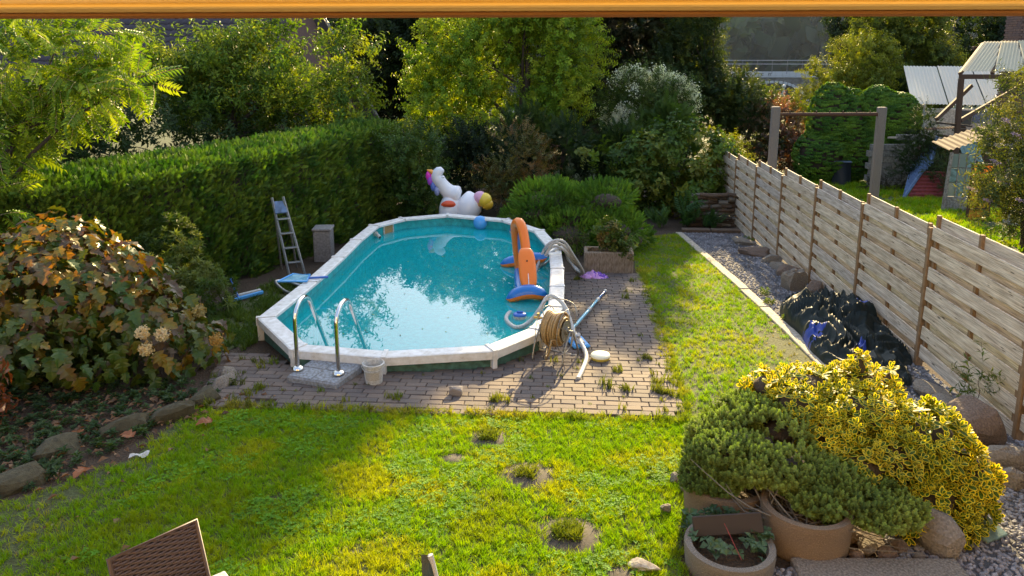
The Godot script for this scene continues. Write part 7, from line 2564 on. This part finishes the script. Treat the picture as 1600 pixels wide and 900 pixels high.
	var cb := [[1.72, -4.42, 0.1], [1.82, -4.36, 0.09], [1.92, -4.44, 0.12], [2.02, -4.38, 0.12], [1.78, -4.5, 0.1], [2.12, -4.46, 0.1], [2.2, -4.36, 0.07], [1.88, -4.55, 0.1]]
	var cn := ["leftmost of the cobbles behind the slab, touching the brown planter", "brownish cobble, second from the left behind the slab", "large pale cobble in the middle behind the slab", "large reddish cobble right of the middle behind the slab", "small cobble behind the leftmost ones against the planter", "rightmost cobble, next to the rounded rock", "small grey cobble in front, by the right end of the slab", "cobble at the back of the heap under the hebe"]
	for i in cb.size():
		var o := put(self, "cobble", rock_mesh(Vector3(cb[i][2] * 1.2, cb[i][2] * 0.8, cb[i][2]), 160 + i, 0.1), M.rock_red if i % 2 else M.rock, false)
		o.position = G(cb[i][0], cb[i][1], 0.03)
		o.rotation.y = U() * 3.0
		tag(o, cn[i], "cobble", "cobbles behind the stone slab")
	var gt := thing("grey_tray", "tilted grey-green sheet of slate catching the light beside the golden shrub", "slate", Vector3(2.72, 0.25, -4.72))
	var gm := MB.new()
	gm.box(Vector3(2.72, 0.26, -4.75), Vector3(0.2, 0.03, 0.34), Basis(Vector3.UP, 0.5) * Basis(Vector3.RIGHT, 0.3), 0.006)
	put(gt, "sheet", gm.mesh(), M.teal_sheet)
	# stepping stones sunk in the lawn, with grass growing in their middles
	var ss := [[-0.6, -5.83, 0.19, "small round stepping stone nearest the patio, with a tuft in the middle"], [-0.25, -5.23, 0.22, "round stepping stone in the middle of the row across the lawn"], [0.06, -4.45, 0.23, "nearest round stepping stone with a big tuft of grass on it"], [-0.84, -5.44, 0.1, "small bare patch of stone left of the stepping stones"], [0.33, -4.06, 0.12, "last stone, mostly overgrown, near the bottom edge"]]
	for i in ss.size():
		var q = ss[i]
		var o := thing("stepping_stone", q[3], "stepping stone", G(q[0], q[1]), "stepping stones in the lawn")
		var b := MB.new()
		b.grp = 0
		b.lathe(Vector3.ZERO, [Vector2(q[2] * 0.98, -0.04), Vector2(q[2], 0.004), Vector2(q[2] * 0.93, 0.014), Vector2(0.0, 0.016)], 28, Basis(Vector3.RIGHT, -0.066))
		put(o, "disc", b.mesh(), M.old_stone, false)
		if i in [0, 1, 2]:
			var pts := []
			for k in [60, 36, 110][i]:
				var d: Vector3 = V() * q[2] * [0.42, 0.4, 0.36][i]
				pts.append([G(q[0] - 0.02 + d.x, q[1] - 0.03 + d.z, 0.012), Vector3.UP])
			scatter(o, "grass_tuft", tuft_mesh(12, 0.8, 91), M.grass_blade, pts, 0.05, 0.4, [Color(0.13, 0.2, 0.02), Color(0.2, 0.24, 0.03)], 1.0, 0.4, 0.5)
	# pale cut stone near the bottom edge
	var ps := put(self, "cut_stone", rock_mesh(Vector3(0.2, 0.07, 0.08), 177, 0.95), M.kerb, false)
	ps.position = G(0.5, -4.12, 0.04)
	ps.rotation = Vector3(0, -0.5, 0.1)
	tag(ps, "pale cut piece of stone on the lawn at the bottom edge", "stone")
	for q in [[0.86, -5.22, 0.12, "small pale stone at the left of the coarse planter"], [0.9, -5.08, 0.09, "dark pebble beside the pale stone by the planter"], [0.72, -4.78, 0.08, "small stone at the lawn edge beside the planters"]]:
		var o := put(self, "small_stone", rock_mesh(Vector3(q[2], q[2] * 0.8, q[2] * 0.8), 180 + int(q[2] * 100), 0.8), M.rock, false)
		o.position = G(q[0], q[1], 0.05)
		tag(o, q[3], "stone")
	# wicker chair on the terrace
	var ch := thing("wicker_chair", "dark brown woven chair back at the lower left corner", "chair", Vector3(-1.7, 0.25, -2.75))
	var tl := Vector3(-1.95, 1.13, -2.82)
	var trr := Vector3(-1.71, 1.13, -3.12)
	var wd := (trr - tl).normalized()
	var nrm := wd.cross(Vector3.UP).normalized()
	if nrm.z < 0.0:
		nrm = -nrm
	var dn := (Vector3.DOWN * 0.66 + nrm * 0.22)
	var fr := MB.new()
	fr.grp = 0
	fr.tube([tl + dn, tl, trr, trr + dn], 0.012, 8)
	put(ch, "back_frame", fr.mesh(), M.wicker)
	var wv := MB.new()
	wv.grp = 0
	var wl := tl.distance_to(trr)
	for r in 62:   # flat strands woven over and under the uprights
		var p := []
		for k in 25:
			var t := k / 24.0
			p.append(tl + dn * (0.016 * r + 0.008) + wd * wl * t + nrm * 0.0045 * sin(t * PI * 12.0 + r * PI))
		wv.tube(p, 0.0066, 4, false)
	var bk := put(ch, "backrest", wv.mesh(), M.wicker)
	var bp2 := MB.new()
	bp2.oquad(tl - nrm * 0.008, trr - nrm * 0.008, trr + dn - nrm * 0.008, tl + dn - nrm * 0.008, tl - nrm)
	put(ch, "back_panel", bp2.mesh(), M.black_wood)
	var st := MB.new()
	for k in 13:
		st.bar(tl + wd * wl * (k + 0.5) / 13.0, tl + dn + wd * wl * (k + 0.5) / 13.0, 0.007, 0.004)
	put(bk, "uprights", st.mesh(), M.wicker)
	var se := MB.new()
	var sc := tl + dn + wd * wl * 0.5 + nrm * 0.24 + Vector3.DOWN * 0.02
	se.box(sc, Vector3(wl, 0.06, 0.48), Basis(wd, Vector3.UP, wd.cross(Vector3.UP)), 0.015)
	put(ch, "seat", se.mesh(), M.wicker)
	for s in [[-0.5, -0.46], [0.5, -0.46], [-0.5, 0.46], [0.5, 0.46]]:
		var c: Vector3 = sc + wd * wl * s[0] * 0.94 + nrm * 0.48 * s[1]
		pole(ch, "leg", Vector3(c.x, 0.25, c.z), c, 0.035, M.wicker)
	# corner of a white table
	var tb := thing("white_table", "corner of a small white table beside the woven chair", "table", Vector3(-1.45, 0.25, -2.75))
	var tt := MB.new()
	tt.box(Vector3(-1.53, 0.95, -2.72), Vector3(0.4, 0.03, 0.4), Basis(Vector3.UP, 0.78), 0.006)
	put(tb, "top", tt.mesh(), M.white_plastic)
	for i in 4:
		var an := PI * 0.5 * i
		var c := Vector3(-1.53 + cos(an) * 0.22, 0.6, -2.72 + sin(an) * 0.22)
		pole(tb, "leg", Vector3(c.x, 0.25, c.z), Vector3(c.x, 0.935, c.z), 0.03, M.white_plastic)
	# the curved edge of another seat back
	var cv := thing("shell_chair", "curved grey rim of a seat back at the bottom edge of the lawn", "chair", Vector3(-0.55, 0.25, -2.85))
	var sh := MB.new()
	sh.grp = 0
	var fr2 := MB.new()
	fr2.grp = 0
	var pts2 := []
	var n := 14
	for i in n + 1:
		var t := float(i) / n
		pts2.append(Vector3(-0.575 + 0.1 * sin(t * 1.5), 1.1 - 0.6 * t, -2.99 + 0.13 * t - 0.02 * sin(t * PI)))
	for i in n:
		for j in 8:
			var q := []
			for k in [[i, j], [i + 1, j], [i + 1, j + 1], [i, j + 1]]:
				var w: float = k[1] / 8.0
				var t: float = float(k[0]) / n
				var wide := 0.14 * sqrt(clampf(t * 1.5, 0.0, 1.0))
				q.append(pts2[k[0]] + Vector3(-0.04 * w * w, 0.0, 1.0 * w * wide))
			sh.quad(q[0], q[1], q[2], q[3])
	put(cv, "shell", sh.mesh(), mat("dark_green_plastic", Color(0.025, 0.035, 0.02), 0.5))
	fr2.tube(pts2, 0.0135, 8)
	put(cv, "rim", fr2.mesh(), M.pale_panel)
	pole(cv, "leg", Vector3(-0.5, 0.25, -2.75), pts2[n], 0.03, M.zinc)

func build_awning() -> void:
	var aw := thing("awning", "golden front bar of a sun awning across the top edge", "awning", Vector3(0, 3.4, -1.8))
	# profile in y,z of the front bar: lip, rolled edge, groove, flat band, upper edge
	var prof := [Vector2(-0.006, -0.012), Vector2(0.004, -0.013), Vector2(0.009, -0.007), Vector2(0.006, -0.002), Vector2(-0.004, 0.001), Vector2(0.004, 0.006), Vector2(0.012, 0.0085), Vector2(0.016, 0.013), Vector2(0.014, 0.018), Vector2(0.006, 0.0215), Vector2(-0.002, 0.0225), Vector2(-0.001, 0.0365), Vector2(0.008, 0.038), Vector2(0.009, 0.041), Vector2(0.0, 0.0425), Vector2(-0.004, 0.052), Vector2(0.006, 0.056), Vector2(0.018, 0.062), Vector2(0.018, 0.09), Vector2(-0.03, 0.095), Vector2(-0.03, -0.008)]
	var b := MB.new()
	var lip := MB.new()
	var y0 := 3.381
	var z0 := -1.8
	for i in prof.size():
		var p: Vector2 = prof[i]
		var q: Vector2 = prof[(i + 1) % prof.size()]
		var t: MB = lip if i < 4 else b
		t.oquad(Vector3(-2.6, y0 + p.y, z0 + p.x), Vector3(2.6, y0 + p.y, z0 + p.x), Vector3(2.6, y0 + q.y, z0 + q.x), Vector3(-2.6, y0 + q.y, z0 + q.x), Vector3(0, y0 + 0.035, z0 - 0.012))
	put(aw, "front_bar", b.mesh(), M.awning_bar)
	put(aw, "lip", lip.mesh(), M.awning_lip)
	var f := MB.new()
	f.quad(Vector3(-2.55, y0 + 0.09, z0 - 0.01), Vector3(2.55, y0 + 0.09, z0 - 0.01), Vector3(2.55, 4.1, 1.4), Vector3(-2.55, 4.1, 1.4))
	put(aw, "fabric", f.mesh(), M.awning_fabric)
	var k := MB.new()
	k.box(Vector3(0.985, y0 + 0.082, z0 + 0.035), Vector3(0.045, 0.05, 0.045), Basis(Vector3.BACK, 0.2), 0.012)
	var br := put(aw, "arm_bracket", k.mesh(), M.white_plastic)
	var k2 := MB.new()
	k2.box(Vector3(0.995, y0 + 0.066, z0 + 0.06), Vector3(0.026, 0.012, 0.004), Basis(Vector3.BACK, 0.5), 0.001)
	put(br, "socket", k2.mesh(), M.awning_lip)
	pole(aw, "folding_arm", Vector3(0.985, y0 + 0.1, z0 + 0.05), Vector3(2.2, 3.85, 1.35), 0.04, M.white_plastic)
